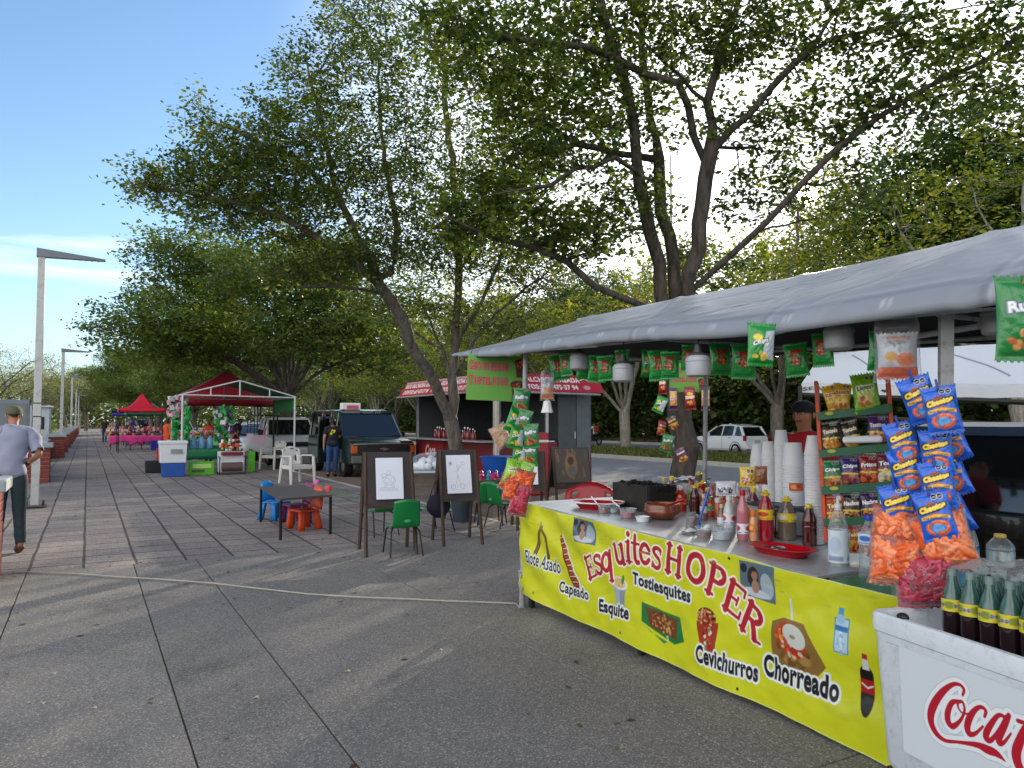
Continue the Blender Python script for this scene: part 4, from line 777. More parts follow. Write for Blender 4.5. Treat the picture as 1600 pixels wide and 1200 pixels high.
    # arched heading, each letter set on its own foot
    feet = [('E', (922, 905), .155, 32), ('s', (936, 898), .2, 22), ('q', (946, 893), .2, 16), ('u', (964, 880), .2, 10), ('i', (983, 876), .2, 7), ('t', (992, 877), .2, 3), ('e', (1003, 876), .2, 0), ('s', (1020, 882), .2, -6),
            ('H', (1043, 888), .175, -6), ('O', (1074, 899), .18, -14), ('P', (1104, 919), .18, -19), ('E', (1130, 944), .18, -25), ('R', (1157, 975), .18, -31)]
    path = []
    for ch, ft, h, a in feet: x, y = BX(*ft); path.append((x, y, h, a*.8))
    warp_word(pt, [f[0] for f in feet], path, .95, '#b5202e', .012)
    # eyelets and grime
    for px_, py_ in ((857, 792), (1143, 872), (974, 988), (1158, 1074), (838, 925)): a = BX(px_, py_); pt.ell(a[0], a[1], .009, .009, '#22251c')
    q = random.Random(4)
    for i in range(60): x, y = q.uniform(.2, 3.4), q.uniform(.6, .75); pt.ell(x, y, q.uniform(.01, .05), q.uniform(.003, .01), q.choice(['#a0a84a', '#8e9440', '#d5de70']), op=.25)
    pt.rect(0, 0, W, .006, '#dfe8b0', op=.6); pt.rect(0, H-.005, W, H, '#e4e8cc', op=.7)
    def fn(X, Y):
        d = .017*fnoise(X, Y*.5, 5, 7)*(1-Y/H*.6)+.004*fnoise(X*.7+Y*.5, Y-X*.3, 26, 9)+.012*np.sin((X*1.2+Y*2.6)*8)*np.exp(-((X-.9)/.5)**2)*(Y/H)+.01*np.abs(np.sin((X-Y*.7)*5))*np.clip(Y/H, 0, 1)**2+.008*np.sin(X*9+Y*3)*np.exp(-((X-.1)/.35)**2)*(Y/H)+.012*np.sin((Y-.14*X)*16+1)*np.clip((X-2.3)/1.2, 0, 1)*np.sin(np.clip(Y/H, 0, 1)*np.pi)+.008*np.sin((X*.8+Y*2.2)*9)*np.exp(-((X-.25)/.4)**2)
        sag = .010*np.sin(X*np.pi/1.2)**2*(Y/H)+.012*np.sin(X*np.pi/1.35)**2*(1-Y/H)
        v = -.02-d*1.5; u = X; w_ = BW0+Y-sag
        Pp = np.array(SO)[None, None]+u[..., None]*np.array(EU)+v[..., None]*np.array(EV)+w_[..., None]*np.array(EW); return Pp[..., 0], Pp[..., 1], Pp[..., 2]
    o = painted_sheet('banner', pt, fn, vcmat('vinyl_print', rough=.34, bump=.55, bscale=5, translucent=.12))
    tag(o, 'yellow green vinyl banner with red heading and food names on the stall front', 'banner')
banner()
# ------------------------------------------------ snack bags
def bag_mesh(name, pt, depth=.028, seed=1, crimp=.08, m=None, parent=None, pinch=0., relief=None):
    """pillow bag painted on its front; centre top at origin, hangs down -z, front faces -y"""
    W, H = pt.w, pt.h; X, Y = pt.X, pt.Y
    def prof(X, Y):
        e = np.clip(1-np.abs(2*X/W-1)**3.2, 0, 1)**.8; t = np.clip((Y/H-crimp)/(1-2*crimp), 0, 1); g = np.sin(np.pi*t)**.55; g = np.where((Y/H < crimp) | (Y/H > 1-crimp), 0, g)
        wr = 1+.13*fnoise(X/W, Y/H, 11, seed)+.09*fnoise(X/W, Y/H, 26, seed+3); radial = .10*np.sin(X/W*38+seed)*(1-g)*.6
        return depth*e*g*wr+.004*radial
    nx = X/W-.5; inset = 1-.10*np.sin(np.pi*np.clip(Y/H, 0, 1))**.5; inset = inset-pinch*np.exp(-((Y/H-1)/.12)**2)
    zig = .003*np.sign(np.sin(X/W*60))*((Y/H < .01) | (Y/H > .99))
    d = prof(X, Y); d0 = d
    if relief is not None: d = d+relief*np.clip(d/(depth*.5), 0, 1)
    tw = .02*math.sin(seed)*(Y/H-.5)
    xs = nx*W*inset; zs = Y-H+zig
    F = np.stack([xs, -d+tw*nx*2-.0008, zs], -1).reshape(-1, 3); B = np.stack([xs, d*.8+tw*nx*2+.0008, zs], -1).reshape(-1, 3); w_ = pt.nx+1
    j, i = np.meshgrid(np.arange(pt.ny), np.arange(pt.nx), indexing='ij'); a = (j*w_+i).ravel(); f = np.stack([a, a+1, a+1+w_, a+w_], -1); n = len(F)
    V = np.concatenate([F, B]); FF = np.concatenate([f, f[:, ::-1]+n])
    edge = []
    for k in range(pt.ny): edge += [(k*w_, (k+1)*w_, (k+1)*w_+n, k*w_+n), ((k+1)*w_-1, (k+1)*w_-1+n, (k+2)*w_-1+n, (k+2)*w_-1)]
    C = np.concatenate([pt.C.reshape(-1, 3), pt.C.reshape(-1, 3)*.85])
    return fastmesh(name, V, np.concatenate([FF, np.array(edge)]), m or M_foil, parent, cols=C, smooth=True)
M_foil = vcmat('foil_print', rough=.3, bump=.35, bscale=30, spec=.6, coat=.25)
def seals(pt, x, y, r, n=2):
    for i in range(n): pt.ell(x+i*r*2.3, y, r*1.15, r*1.15, '#e8e8e8'); pt.ell(x+i*r*2.3, y, r, r, '#0d0d10'); pt.rect(x+i*r*2.3-r*.6, y-r*.15, x+i*r*2.3+r*.6, y+r*.15, '#b8b8b8')
def ring_puffs(pt, cx, cy, rx, ry, col='#d9603a', hi='#ef9a72', k=3, rot=0):
    for i in range(k):
        a0 = rot+2*pi*i/k; q = [(cx+rx*math.cos(a0+t*.24), cy+ry*math.sin(a0+t*.24)) for t in range(7)]; pt.segs(q, .022, col, .017); pt.segs([(x-.001, y+.004) for x, y in q], .006, hi, op=.8)
def p_cheese(seed=0):
    W, H = .148, .215; pt = Paint(W, H, 66, 94, '#1560d0'); pt.C *= (1+.12*fnoise(pt.X, pt.Y, 30, seed))[..., None]
    pt.ell(W*.5, H*.26, W*.3, H*.17, '#2f8be0', op=.8); pt.ell(W*.5, H*.26, W*.16, H*.1, '#6fb8f0', op=.8)
    pt.ell(W*.46, H*.74, W*.14, H*.055, '#b84818'); pt.ell(W*.5, H*.52, W*.2, H*.05, '#b84818')
    for i in range(6): pt.ell(W*(.36+.05*i), H*(.745+.01*(i % 2)), .003, .004, '#3b1608')
    pt.text('Cheetos', W*.09, H*.575, W*.78, H*.115, '#f5d23c', .06, .0075, '#14100a', slope=.16)
    pt.text('Cheetos', W*.09, H*.575, W*.78, H*.115, '#f5d23c', .06, .0012, '#f5d23c', slope=.16)
    pt.poly([(W*.08, H*.44), (W*.5, H*.48), (W*.92, H*.42), (W*.92, H*.49), (W*.5, H*.55), (W*.08, H*.51)], '#e9b22a'); pt.text('MAS PRODUCTO', W*.14, H*.462, W*.7, H*.035, '#1b1208', .04, slope=-.03)
    ring_puffs(pt, W*.5, H*.27, W*.29, H*.12, rot=.5)
    seals(pt, W*.6, H*.88, .011); pt.rect(0, 0, W, H*.07, '#0e4fb8'); return pt
def p_green(v=0, W=.15, H=.21):
    base = ('#15953a', '#128a32', '#7fbf1f', '#1d7d3a')[v]; pt = Paint(W, H, 52, 70, base); pt.C *= (1+.1*fnoise(pt.X, pt.Y, 30, v))[..., None]
    if v == 0:
        pt.text('Takis', W*.2, H*.66, W*.6, H*.11, '#d83a30', .05, .005, '#5f1613', slope=.1); pt.ell(W*.5, H*.48, W*.26, H*.16, '#8a3a1c'); pt.speck(W*.5, H*.48, W*.22, H*.12, ['#b8552a', '#6a2a14', '#d98a4a'], 16, .008, seed=4); pt.rect(W*.15, H*.12, W*.85, H*.16, '#0e6b2a')
    elif v == 1:
        pt.poly([(W*.45, H*.2), (W*.97, H*.15), (W*.97, H*.85), (W*.6, H*.8)], '#b8c4cc'); pt.text('Chips', W*.12, H*.42, W*.55, H*.14, '#e9ecec', .05, .004, '#0b3f1c', slope=.3); pt.ell(W*.3, H*.66, W*.16, H*.08, '#e5d02a'); pt.speck(W*.4, H*.24, W*.25, H*.08, ['#d8b84a', '#e8d070'], 9, .012, seed=3)
    elif v == 2:
        pt.ell(W*.5, H*.5, W*.36, H*.2, '#c8e06a'); pt.text('Limon', W*.18, H*.55, W*.64, H*.12, '#2a5a18', .05, .005, '#eef2d0', slope=.1); pt.speck(W*.5, H*.28, W*.3, H*.1, ['#d8a04a', '#c96a3a', '#e8c880'], 16, .012, seed=7); seals(pt, W*.62, H*.87, .008)
    else:
        pt.text('Ruffles', W*.12, H*.55, W*.76, H*.14, '#e6e8ea', .05, .005, '#123a6a', slope=.12); pt.speck(W*.5, H*.25, W*.32, H*.1, ['#c0653a', '#8c3f22', '#d8a060'], 14, .014, seed=5); pt.ell(W*.5, H*.47, W*.12, H*.04, '#b52a22'); seals(pt, W*.62, H*.9, .007)
    return pt
def p_word(word, base, ink, halo, food, band='#d8c02a', W=.15, H=.2, extra=None):
    pt = Paint(W, H, 52, 68, base); pt.C *= (1+.1*fnoise(pt.X, pt.Y, 30, len(word)))[..., None]; pt.ell(W*.5, H*.24, W*.42, H*.2, food[0]); pt.speck(W*.5, H*.24, W*.38, H*.17, food, 34, .013, seed=len(word)); pt.rect(0, H*.40, W, H*.455, band)
    if extra: pt.ell(W*.5, H*.66, W*.34, H*.12, extra)
    pt.text(word, W*.1, H*.57, W*.8, H*.15, ink, .05, .005, halo, slope=.1); seals(pt, W*.6, H*.9, .008); return pt
def p_tall(word, base, ends, ink, W=.075, H=.2):
    pt = Paint(W, H, 34, 86, base); pt.rect(0, 0, W, H*.2, ends); pt.rect(0, H*.85, W, H, ends); pt.text(word, W*.1, H*.45, W*.8, H*.13, ink, .05, .004, '#f0e8d8', slope=.15); pt.speck(W*.5, H*.3, W*.3, H*.08, ['#d8862a', '#b0301c', '#e8c86a'], 14, .008, seed=9); pt.ell(W*.5, H*.68, W*.28, H*.07, '#e0b82a'); return pt
def puffs_bag(name, W, H, cols, seed, label, cat, loc, rot, group=None, dens=90, r=.014):
    """clear bag packed tight with puffed sticks: sticks are relief on the bag's front, film drawn tight over them"""
    t = thing(name, label, cat, loc, rot, group); q = random.Random(seed); nx, ny = int(W/.0026), int(H/.0026); pt = Paint(W, H, nx, ny, cols[2]); pt.C *= .55  # gaps between the sticks painted dark in place of shade
    hgt = np.zeros(pt.X.shape); n = int(dens*1.7)
    for i in range(n):
        x, y = q.uniform(.06, .94)*W, q.uniform(.05, .84)*H; a = q.uniform(0, pi); l = r*q.uniform(1., 2.); rr = r*q.uniform(.55, .85); bx, by = q.uniform(-.5, .5)*r, q.uniform(-.5, .5)*r
        p0, p1, p2 = (x-l*math.cos(a), y-l*math.sin(a)), (x+bx, y+by), (x+l*math.cos(a), y+l*math.sin(a)); sl_ = pt.win(x-l, y-l, x+l, y+l, rr+.004); X, Y = pt.X[sl_], pt.Y[sl_]
        if X.size == 0: continue
        d = np.minimum(seg_dist(X, Y, p0, p1), seg_dist(X, Y, p1, p2)); lv = q.uniform(0, .012)
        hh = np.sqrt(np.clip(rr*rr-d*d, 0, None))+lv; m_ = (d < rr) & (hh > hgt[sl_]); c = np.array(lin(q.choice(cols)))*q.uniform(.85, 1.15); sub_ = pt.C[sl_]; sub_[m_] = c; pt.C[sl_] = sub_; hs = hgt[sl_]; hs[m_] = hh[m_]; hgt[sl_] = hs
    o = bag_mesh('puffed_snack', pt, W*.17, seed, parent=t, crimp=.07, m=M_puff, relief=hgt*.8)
    bag_mesh('film', Paint(W*1.04, H*1.04, 30, 34, '#f2f2f2'), W*.23, seed, m=M_film, parent=t, crimp=.07)
    return t
M_puff = vcmat('puff_print', rough=.55, bump=.3, bscale=90, coat=.2, spec=.4)
M_film = bpy.data.materials.new('clear_film'); M_film.use_nodes = True
def _film(m, op=.22, rough=.12, tint=(.95, .97, 1, 1)):
    N = m.node_tree.nodes; L = m.node_tree.links; g = N.new('ShaderNodeBsdfGlossy'); g.inputs['Roughness'].default_value = rough; t = N.new('ShaderNodeBsdfTransparent'); t.inputs[0].default_value = tint
    fr = N.new('ShaderNodeLayerWeight'); fr.inputs[0].default_value = .35; d = N.new('ShaderNodeBsdfDiffuse'); d.inputs[0].default_value = (.8, .82, .84, 1)
    tc = N.new('ShaderNodeTexCoord'); n3 = N.new('ShaderNodeTexNoise'); n3.inputs['Scale'].default_value = 28; n3.inputs['Detail'].default_value = 3; L.new(tc.outputs['Object'], n3.inputs[0]); bp = N.new('ShaderNodeBump'); bp.inputs['Strength'].default_value = .7; bp.inputs['Distance'].default_value = .02; L.new(n3.outputs[0], bp.inputs['Height'])
    L.new(bp.outputs[0], g.inputs['Normal']); L.new(bp.outputs[0], fr.inputs['Normal'])
    mp = N.new('ShaderNodeMapRange'); mp.inputs[3].default_value = op*.35; mp.inputs[4].default_value = min(1, op*2.6); L.new(fr.outputs['Facing'], mp.inputs[0])
    m2 = N.new('ShaderNodeMixShader'); m2.inputs[0].default_value = .55; L.new(d.outputs[0], m2.inputs[1]); L.new(g.outputs[0], m2.inputs[2])
    m1 = N.new('ShaderNodeMixShader'); L.new(mp.outputs[0], m1.inputs[0]); L.new(t.outputs[0], m1.inputs[1]); L.new(m2.outputs[0], m1.inputs[2]); L.new(m1.outputs[0], N['Material Output'].inputs[0])
_film(M_film)
M_pet = bpy.data.materials.new('clear_bottle_plastic'); M_pet.use_nodes = True; _film(M_pet, .3, .06, (.88, .93, .95, 1))
M_petblue = bpy.data.materials.new('blue_bottle_plastic'); M_petblue.use_nodes = True; _film(M_petblue, .26, .06, (.35, .72, .85, 1))
M_glassy = bpy.data.materials.new('bottle_glass'); M_glassy.use_nodes = True; _film(M_glassy, .32, .04, (.8, .85, .82, 1))
YF = R(180)-0  # bags face -y; turned towards the walkway side by rot
def face(px):  # heading so that a front facing -y looks back towards where the walkway passes
    return -(YAW+math.atan((px-800)/FPX))
def hang(obj, px, py, t, tilt=0., yaw=0., pitch=0.):
    obj.location = P(px, py, t); obj.rotation_euler = (pitch, tilt, face(px)+yaw)
clip_m = mat('peg_blue', '#1f3f9a', rough=.4)
def bagthing(name, pt, label, cat, px, py, t, tilt=0, yaw=0, pitch=0, group=None, seed=1, depth=.028, scale=1., peg=None):
    r = thing(name, label, cat, group=group); bag_mesh('wrapper', pt, depth, seed, parent=r)
    hang(r, px, py, t, tilt, yaw, pitch); r.scale = (scale,)*3; return r
def bagcopy(src, label, px, py, t, tilt=0, yaw=0, pitch=0, group=None, scale=1.):
    r = dup(src, P(px, py, t), (pitch, tilt, face(px)+yaw), label, group, scale); return r
GC = 'blue cheese snack bags hanging at the right of the stall'
c1 = bagthing('snack_bag', p_cheese(), 'blue cheese snack bag tilted at the top of the left hanging column', 'snack bag', 1424, 590, 3.17, tilt=R(-18), group=GC, seed=2, pitch=R(4), scale=.9); c2 = bagthing('snack_bag', p_cheese(5), 'blue cheese snack bag at the top of the right hanging column', 'snack bag', 1464, 604, 3.1, tilt=R(-9), group=GC, seed=6, pitch=R(-3), scale=.9)
b = MB(); b.box((0, -.008, .012), (.012, .022, .05)); b.build('peg', clip_m, c1, bevel=.002); b = MB(); b.box((0, -.008, .008), (.01, .02, .05)); b.build('peg', clip_m, c2, bevel=.002)
for i, (px, py, t, tl, yw, src, lb) in enumerate([(1401, 660, 3.24, -14, .2, c2, 'second blue cheese snack bag from the top of the left column, half hidden'), (1408, 702, 3.23, -12, .1, c1, 'third blue cheese snack bag down the left hanging column'), (1396, 757, 3.23, -10, .15, c2, 'lowest blue cheese snack bag of the left column, above the orange puffs'),
     (1460, 672, 3.13, -4, -.1, c1, 'second blue cheese snack bag from the top of the right column'), (1459, 722, 3.12, -7, .05, c2, 'third blue cheese snack bag down the right hanging column'), (1450, 768, 3.09, -14, 0, c2, 'lowest blue cheese snack bag of the right column, tilted over puffs'),
     (1472, 655, 3.22, -22, -.5, c1, 'blue bag corner showing behind the right column near its top'), (1470, 765, 3.22, -26, -.4, c1, 'blue bag corner showing behind the right column near its bottom'), (1472, 704, 3.24, -22, -.5, c2, 'blue bag corner behind the middle of the right column')]):
    bagcopy(src, lb, px, py, t, R(tl), yw, R(-3+2*(i % 4)), GC, .86+.03*(i % 3))
OR = ('#e8703a', '#f08a58', '#d95a22', '#f2966c'); PK = ('#a83048', '#942038', '#bc4a60', '#7e1a30')
puffs_bag('puff_bag', .2, .23, OR, 3, 'clear bag of orange puffs under the left blue column', 'snack bag', P(1405, 793, 3.22), (0, R(8), face(1405)), 'bags of puffs on the right string')
puffs_bag('puff_bag', .22, .25, OR, 4, 'largest clear bag of orange puffs under the right blue column', 'snack bag', P(1458, 797, 3.12), (0, R(-16), face(1450)), 'bags of puffs on the right string', 110)
puffs_bag('puff_bag', .2, .2, OR, 5, 'lower left clear bag of orange puffs just above the pink one', 'snack bag', P(1400, 838, 3.17), (0, R(4), face(1405)), 'bags of puffs on the right string', 70)
puffs_bag('puff_bag', .25, .235, PK, 6, 'clear bag of dark pink puffs hanging over the cooler rim', 'snack bag', P(1437, 858, 3.13), (0, R(-9), face(1440)), None, 210, .012)
# string of bags on the left post
GL2 = 'bags strung on the left stall post'
gA = bagthing('snack_bag', p_green(3), 'green crisp bag at the top of the string on the left post', 'snack bag', 817, 607, 6.38, R(8), 0, 0, GL2, 3); gB = bagthing('snack_bag', p_green(2), 'left one of two lime green bags on the left post string', 'snack bag', 806, 718, 6.3, R(14), .3, 0, GL2, 4)
gC = bagthing('snack_bag', p_green(1), 'second green crisp bag down the left post string, turned away', 'snack bag', 810, 638, 6.36, R(20), .5, 0, GL2, 8)
for i, (px, py, tl, yw, src, lb) in enumerate([(822, 640, 14, -.3, gA, 'third green crisp bag down the left post string'), (811, 664, 12, .4, gC, 'fourth green crisp bag down the left post string, left side'), (829, 662, -3, -.3, gA, 'fifth green crisp bag of the left post string, right side'), (815, 690, 6, .2, gC, 'lowest left green crisp bag above the lime bags'), (830, 690, 4, -.4, gA, 'lowest right green crisp bag above the lime bags'), (824, 722, 14, -.15, gB, 'right one of two lime green bags on the left post string')]):
    bagcopy(src, lb, px, py, 6.34-.02*(i % 3), R(tl), yw, 0, GL2, .95)
puffs_bag('puff_bag', .15, .18, ('#e05a24', '#f07a44', '#c94a1a'), 8, 'upper left bag of orange puffs on the left post', 'snack bag', P(803, 734, 6.3), (0, R(22), face(800)), GL2, 50)
puffs_bag('puff_bag', .17, .22, ('#e05a24', '#f07a44', '#c94a1a'), 9, 'middle bag of orange puffs on the left post', 'snack bag', P(823, 735, 6.25), (0, R(14), face(820)), GL2, 70)
puffs_bag('puff_bag', .12, .16, ('#e05a24', '#f07a44', '#c94a1a'), 10, 'lowest small bag of orange puffs on the left post', 'snack bag', P(800, 750, 6.2), (0, R(10), face(800)), GL2, 40)
puffs_bag('puff_bag', .16, .25, ('#b8304a', '#9a2038', '#cc4a62'), 11, 'bag of dark pink puffs at the foot of the left post string', 'snack bag', P(818, 758, 6.2), (0, R(14), face(818)), GL2, 90, .011)
# bags on the tree trunk
GT = 'snack bags hung on the tree trunk behind the stall'
PW = lambda *a, **k: p_word(*a, **k)
tA = bagthing('snack_bag', p_tall('Fuego', '#a81e28', '#7d1620', '#e8d8b0'), 'narrow red snack bag at the top left of the tree trunk', 'snack bag', 1035, 583, 9.05, 0, .2, 0, GT, 2, scale=1.25); tB = bagthing('snack_bag', p_tall('Japon', '#c8a070', '#4a2360', '#c02a2a'), 'narrow tan and purple snack bag on the tree trunk, left one', 'snack bag', 1052, 606, 9.0, 0, 0, 0, GT, 3, scale=1.3)
bagcopy(tA, 'broader red snack bag below the small green sign, right of the tan one', 1077, 604, 8.9, R(-3), 0, 0, GT, (1.7, 1.2, 1.35)); bagcopy(tB, 'narrow tan and purple snack bag hanging free right of the trunk', 1102, 604, 8.9, 0, -.1, 0, GT, 1.4)
bagcopy(gC, 'shiny green snack bag on the left of the trunk under a red one', 1037, 620, 9.0, R(24), 0, 0, GT, .95)
tC = bagthing('snack_bag', p_word('Black', '#1c1a24', '#e8b030', '#5a1030', ['#b06a2a', '#d89a4a', '#7a3a1c']), 'black snack bag with orange lettering in the middle of the trunk', 'snack bag', 1047, 650, 8.95, R(-22), 0, 0, GT, 5, scale=.85)
tD = bagthing('snack_bag', p_word('Rojo', '#a51c26', '#f0e0c0', '#5a0c12', ['#c0562a', '#e09a5a', '#7a2a1c']), 'red snack bag edge left of the black one on the trunk', 'snack bag', 1036, 658, 9.05, R(14), .7, 0, GT, 6, scale=.85)
bagcopy(gA, 'green crisp bag low on the tree trunk', 1046, 679, 8.9, R(14), .1, 0, GT, .98); tE = bagthing('snack_bag', p_word('Flamas', '#5a2a55', '#f0e8e0', '#2a102a', ['#c0862a', '#e0ba5a', '#8a4a1c'], band='#b02a30'), 'purple and tan snack bag lowest on the tree trunk', 'snack bag', 1060, 700, 8.9, R(-24), 0, 0, GT, 7, scale=.9)
# green bags pegged under the front beam
GH = 'green snack bags pegged under the awning beam'
hA = bagthing('snack_bag', p_green(0), 'green snack bag under the awning, leftmost one beside the left post', 'snack bag', 862, 548, 6.05, R(-12), 0, 0, GH, 9)
hB = bagthing('snack_bag', p_green(1), 'twisted green and silver bag hanging alone between the two middle lamps', 'snack bag', 1190, 505, 3.72, R(3), .5, 0, None, 10)
hl = [(882, 5.8), (905, 5.6), (920, 5.45), (940, 5.3), (960, 5.15), (998, 4.95), (1018, 4.85), (1038, 4.75), (1062, 4.6), (1117, 4.35), (1147, 4.2), (1216, 3.95), (1268, 3.75), (1350, 3.55)]
for i, (px, t) in enumerate(hl):
    zt = S(0, 0, 2.1).z-.0
    p = PX(px, 500, 3.27); w_ = 2.115-.0; u_ = (SO.y-p.y)/math.cos(TA); q = S(u_+((i*29) % 7-3)*.008, .06+.03*(i % 3), w_-.03-.012*((i*5) % 4))
    bagcopy(hA if i != 5 else hB, '%s green snack bag along the underside of the awning, counted from the left post' % ORD[i+1], 800, 600, 1, R((i*37 % 11)-5), 0, 0, GH, 1.0).location = q
    o = [o_ for o_ in COL.objects if o_.get('group') == GH][-1]; o.rotation_euler = (0, R((i*37 % 11)-5), face(px)+R((i*53 % 70)-35)); o.scale = ((.82, .9, .96, .86)[i % 4],)*3
p = PX(862, 500, 3.27); hA.location = S((SO.y-p.y), .08, 2.085)
edge = bagthing('snack_bag', p_green(3, .2, .28), 'bright green crisp bag pegged at the right edge of the awning', 'snack bag', 1603, 432, 2.5, R(2), .5, 0, None, 12, depth=.04)
b = MB(); b.box((0, -.01, 0), (.012, .02, .06), ry=.3); b.box((.02, -.01, 0), (.012, .02, .06), ry=-.3); b.build('peg', mat('peg_wood', '#b08a5a', rough=.7), edge)
# clear bags with goods
def clearbag(label, px, py, t, W, H, col, seed, word=None):
    r = thing('clear_bag', label, 'plastic bag'); pt = Paint(W*.86, H*.62, 40, 44, '#b8bcc0'); pt.C *= (1+.2*fnoise(pt.X, pt.Y, 30, seed))[..., None]; pt.rect(0, 0, W, H*.16, col)
    pt.ell(W*.3, H*.3, W*.14, H*.07, '#d8a030'); pt.ell(W*.62, H*.26, W*.2, H*.09, '#d86a2a'); pt.speck(W*.4, H*.5, W*.3, H*.1, ['#9aa0a4', '#c8ccd0', '#8a9094'], 20, .014, seed=seed)
    if word: pt.text(word, W*.2, H*.52, W*.5, H*.07, '#c8602a', .04, .002, '#e0d8d0', shear=.2)
    o = bag_mesh('inner_packet', pt, W*.12, seed, parent=r); o.location = (0, 0, -H*.33)
    bag_mesh('film', Paint(W, H, 24, 30, '#ffffff'), W*.2, seed+2, m=M_film, parent=r, pinch=.5, crimp=.03); hang(r, px, py, t); return r
clearbag('large clear bag with orange and white packet beside the right front post', 1400, 482, 3.4, .2, .33, '#d0541c', 4, 'Churro'); clearbag('small clear bag of orange snacks knotted and hanging right of the left post', 855, 575, 6.1, .12, .26, '#c8702a', 7)
kn = MB(); kn.lathe([(0, .0), (.03, -.01), (.035, -.05), (.05, -.1), (.02, -.105), (0, -.09)], n=10); o = kn.build('plastic_knot', M_foam); o.location = P(855, 625, 6.1); tag(o, 'white plastic knot dangling below the small clear bag', 'knot')
# lamps under the awning
GW = 'white jar lamps under the awning'; M_opal = mat('frosted_lamp', '#a9adb3', rough=.35, var=.03, sss=.3)
lt = thing('jar_lamp', 'white jar lamp hanging left of centre over the clay bowl', 'lamp', (0, 0, 0), 0, GW)
b = MB(); b.lathe([(0, -.155), (.06, -.155), (.075, -.145), (.078, -.12), (.078, -.045), (.07, -.03), (.055, -.02)], n=24); b.lathe([(.079, -.06), (.081, -.058), (.081, -.05), (.079, -.048)], n=24, cap=False); b.build('diffuser', M_opal, lt, smooth=True)
b = MB(); b.lathe([(.056, -.022), (.058, -.01), (.03, .0), (.022, .035), (.02, .05), (0, .05)], n=18); b.build('socket', mat('lamp_socket', '#3b3c40', rough=.5), lt, smooth=True)
b = MB(); b.tube([(0, 0, .05), (.01, 0, .09), (0, 0, .16)], .004, 6); b.build('cord', M_black, lt)
for i, (px, pyb, t, lb) in enumerate([(974, 597, 5.1, 0), (1091, 589, 4.35, 'white jar lamp nearest the small green sign'), (1311, 547, 3.75, 'white jar lamp above the snack rack'), (905, 578, 5.75, 'dim jar lamp in front of the red trailer sign'), (1562, 524, 3.3, 'jar lamp half hidden behind the green bag at the right edge')]):
    p = P(px, pyb, t)+Vector((0, 0, .14))
    if i == 0: lt.location = p; lt.scale = (.9,)*3
    else: dup(lt, p, 0, lb, GW, .9)
# fluorescent tube on the hem
ft = thing('tube_light', 'white fluorescent tube under the front left hem of the awning', 'lamp'); p0, p1 = P(778, 550, 6.55), P(933, 539, 5.25)
b = MB(); b.tube([p0, p1], .016, 10); b.build('tube', mat('tube_glass', '#d5dadd', rough=.3), ft, smooth=True); b = MB(); b.tube([p0+Vector((.03, .03, .02)), p1+Vector((.03, .03, .02))], .02, 4); b.build('housing', M_white, ft)
tb = thing('tube_light', 'second fluorescent tube across the back of the stall above the snack rack', 'lamp'); b = MB(); b.tube([P(1412, 528, 4.3), P(1530, 509, 3.9)], .018, 10); b.build('tube', mat('tube_glass', '#d5dadd', rough=.3), tb, smooth=True)
# green painted signs
def sign(name, label, px0, py0, px1, py1, t, W, H, loc=None, words=('Cevichurros', 'Tostilocos')):
    r = thing(name, label, 'sign'); pt = Paint(W, H, 150, 100, '#5f9c3c'); pt.C *= (1+.04*fnoise(pt.X, pt.Y, 6, 3))[..., None]
    for i, wd in enumerate(words):
        y = H*(.665, .345)[i]; cx = W*.03; n = len(wd); adv = W*.72/(n+.35); x = cx
        for k, chh in enumerate(wd.upper()):
            hh = H*(.17 if k else .215); ww = adv*(.86 if chh not in 'I' else .3)*(1.25 if k == 0 else 1)
            pt.text(chh, x, y, ww, hh, '#8c1420', .045, .0045, '#2a1414'); pt.text(chh, x, y, ww, hh, '#b01c28', .02, .0015, '#d8b8a0'); x += ww+adv*.14
    for (cx, cy, s_) in ((W*.9, H*.76, 1.), (W*.86, H*.26, 1.1)):
        pt.poly([(cx-.05*s_, cy+.04*s_), (cx+.05*s_, cy+.04*s_), (cx+.035*s_, cy-.09*s_), (cx-.035*s_, cy-.09*s_)], '#4a1c14'); pt.ell(cx, cy+.04*s_, .06*s_, .035*s_, '#3a1410'); pt.speck(cx, cy+.03*s_, .05*s_, .03*s_, ['#8a2a18', '#c05a30', '#6a1c10'], 20, .01, seed=3)
    pt.rect(W*.76, 0, W, H*.14, '#4f6f4a')
    o = painted_sheet('panel', pt, lambda X, Y: (X-W/2, 0*X-.004*np.sin(X/W*3), Y-H/2), vcmat('sign_paint', rough=.6, bump=.05), r); m_ = o.modifiers.new('s', 'SOLIDIFY'); m_.thickness = .008; m_.offset = 1
    return r
sg = sign('hanging_sign', 'large green sign with red lettering hanging left of the left post', 0, 0, 0, 0, 6.6, .52, .4); sg.location = P(776, 591, 6.75); sg.rotation_euler = (0, R(2.5), face(776)+.02)
sg2 = sign('hanging_sign', 'small green sign with red lettering on the tree trunk', 0, 0, 0, 0, 9, .52, .4); sg2.location = P(1076, 590, 9.0); sg2.rotation_euler = (0, 0, face(1076)); sg2.scale = (.85,)*3
for z0 in (-.2, .2):
    pass
b = MB(); b.tube([(-.24, 0, .19), (-.2, .01, .33)], .003, 5); b.tube([(.22, 0, .19), (.2, .01, .33)], .003, 5); b.build('cord', M_black, sg)
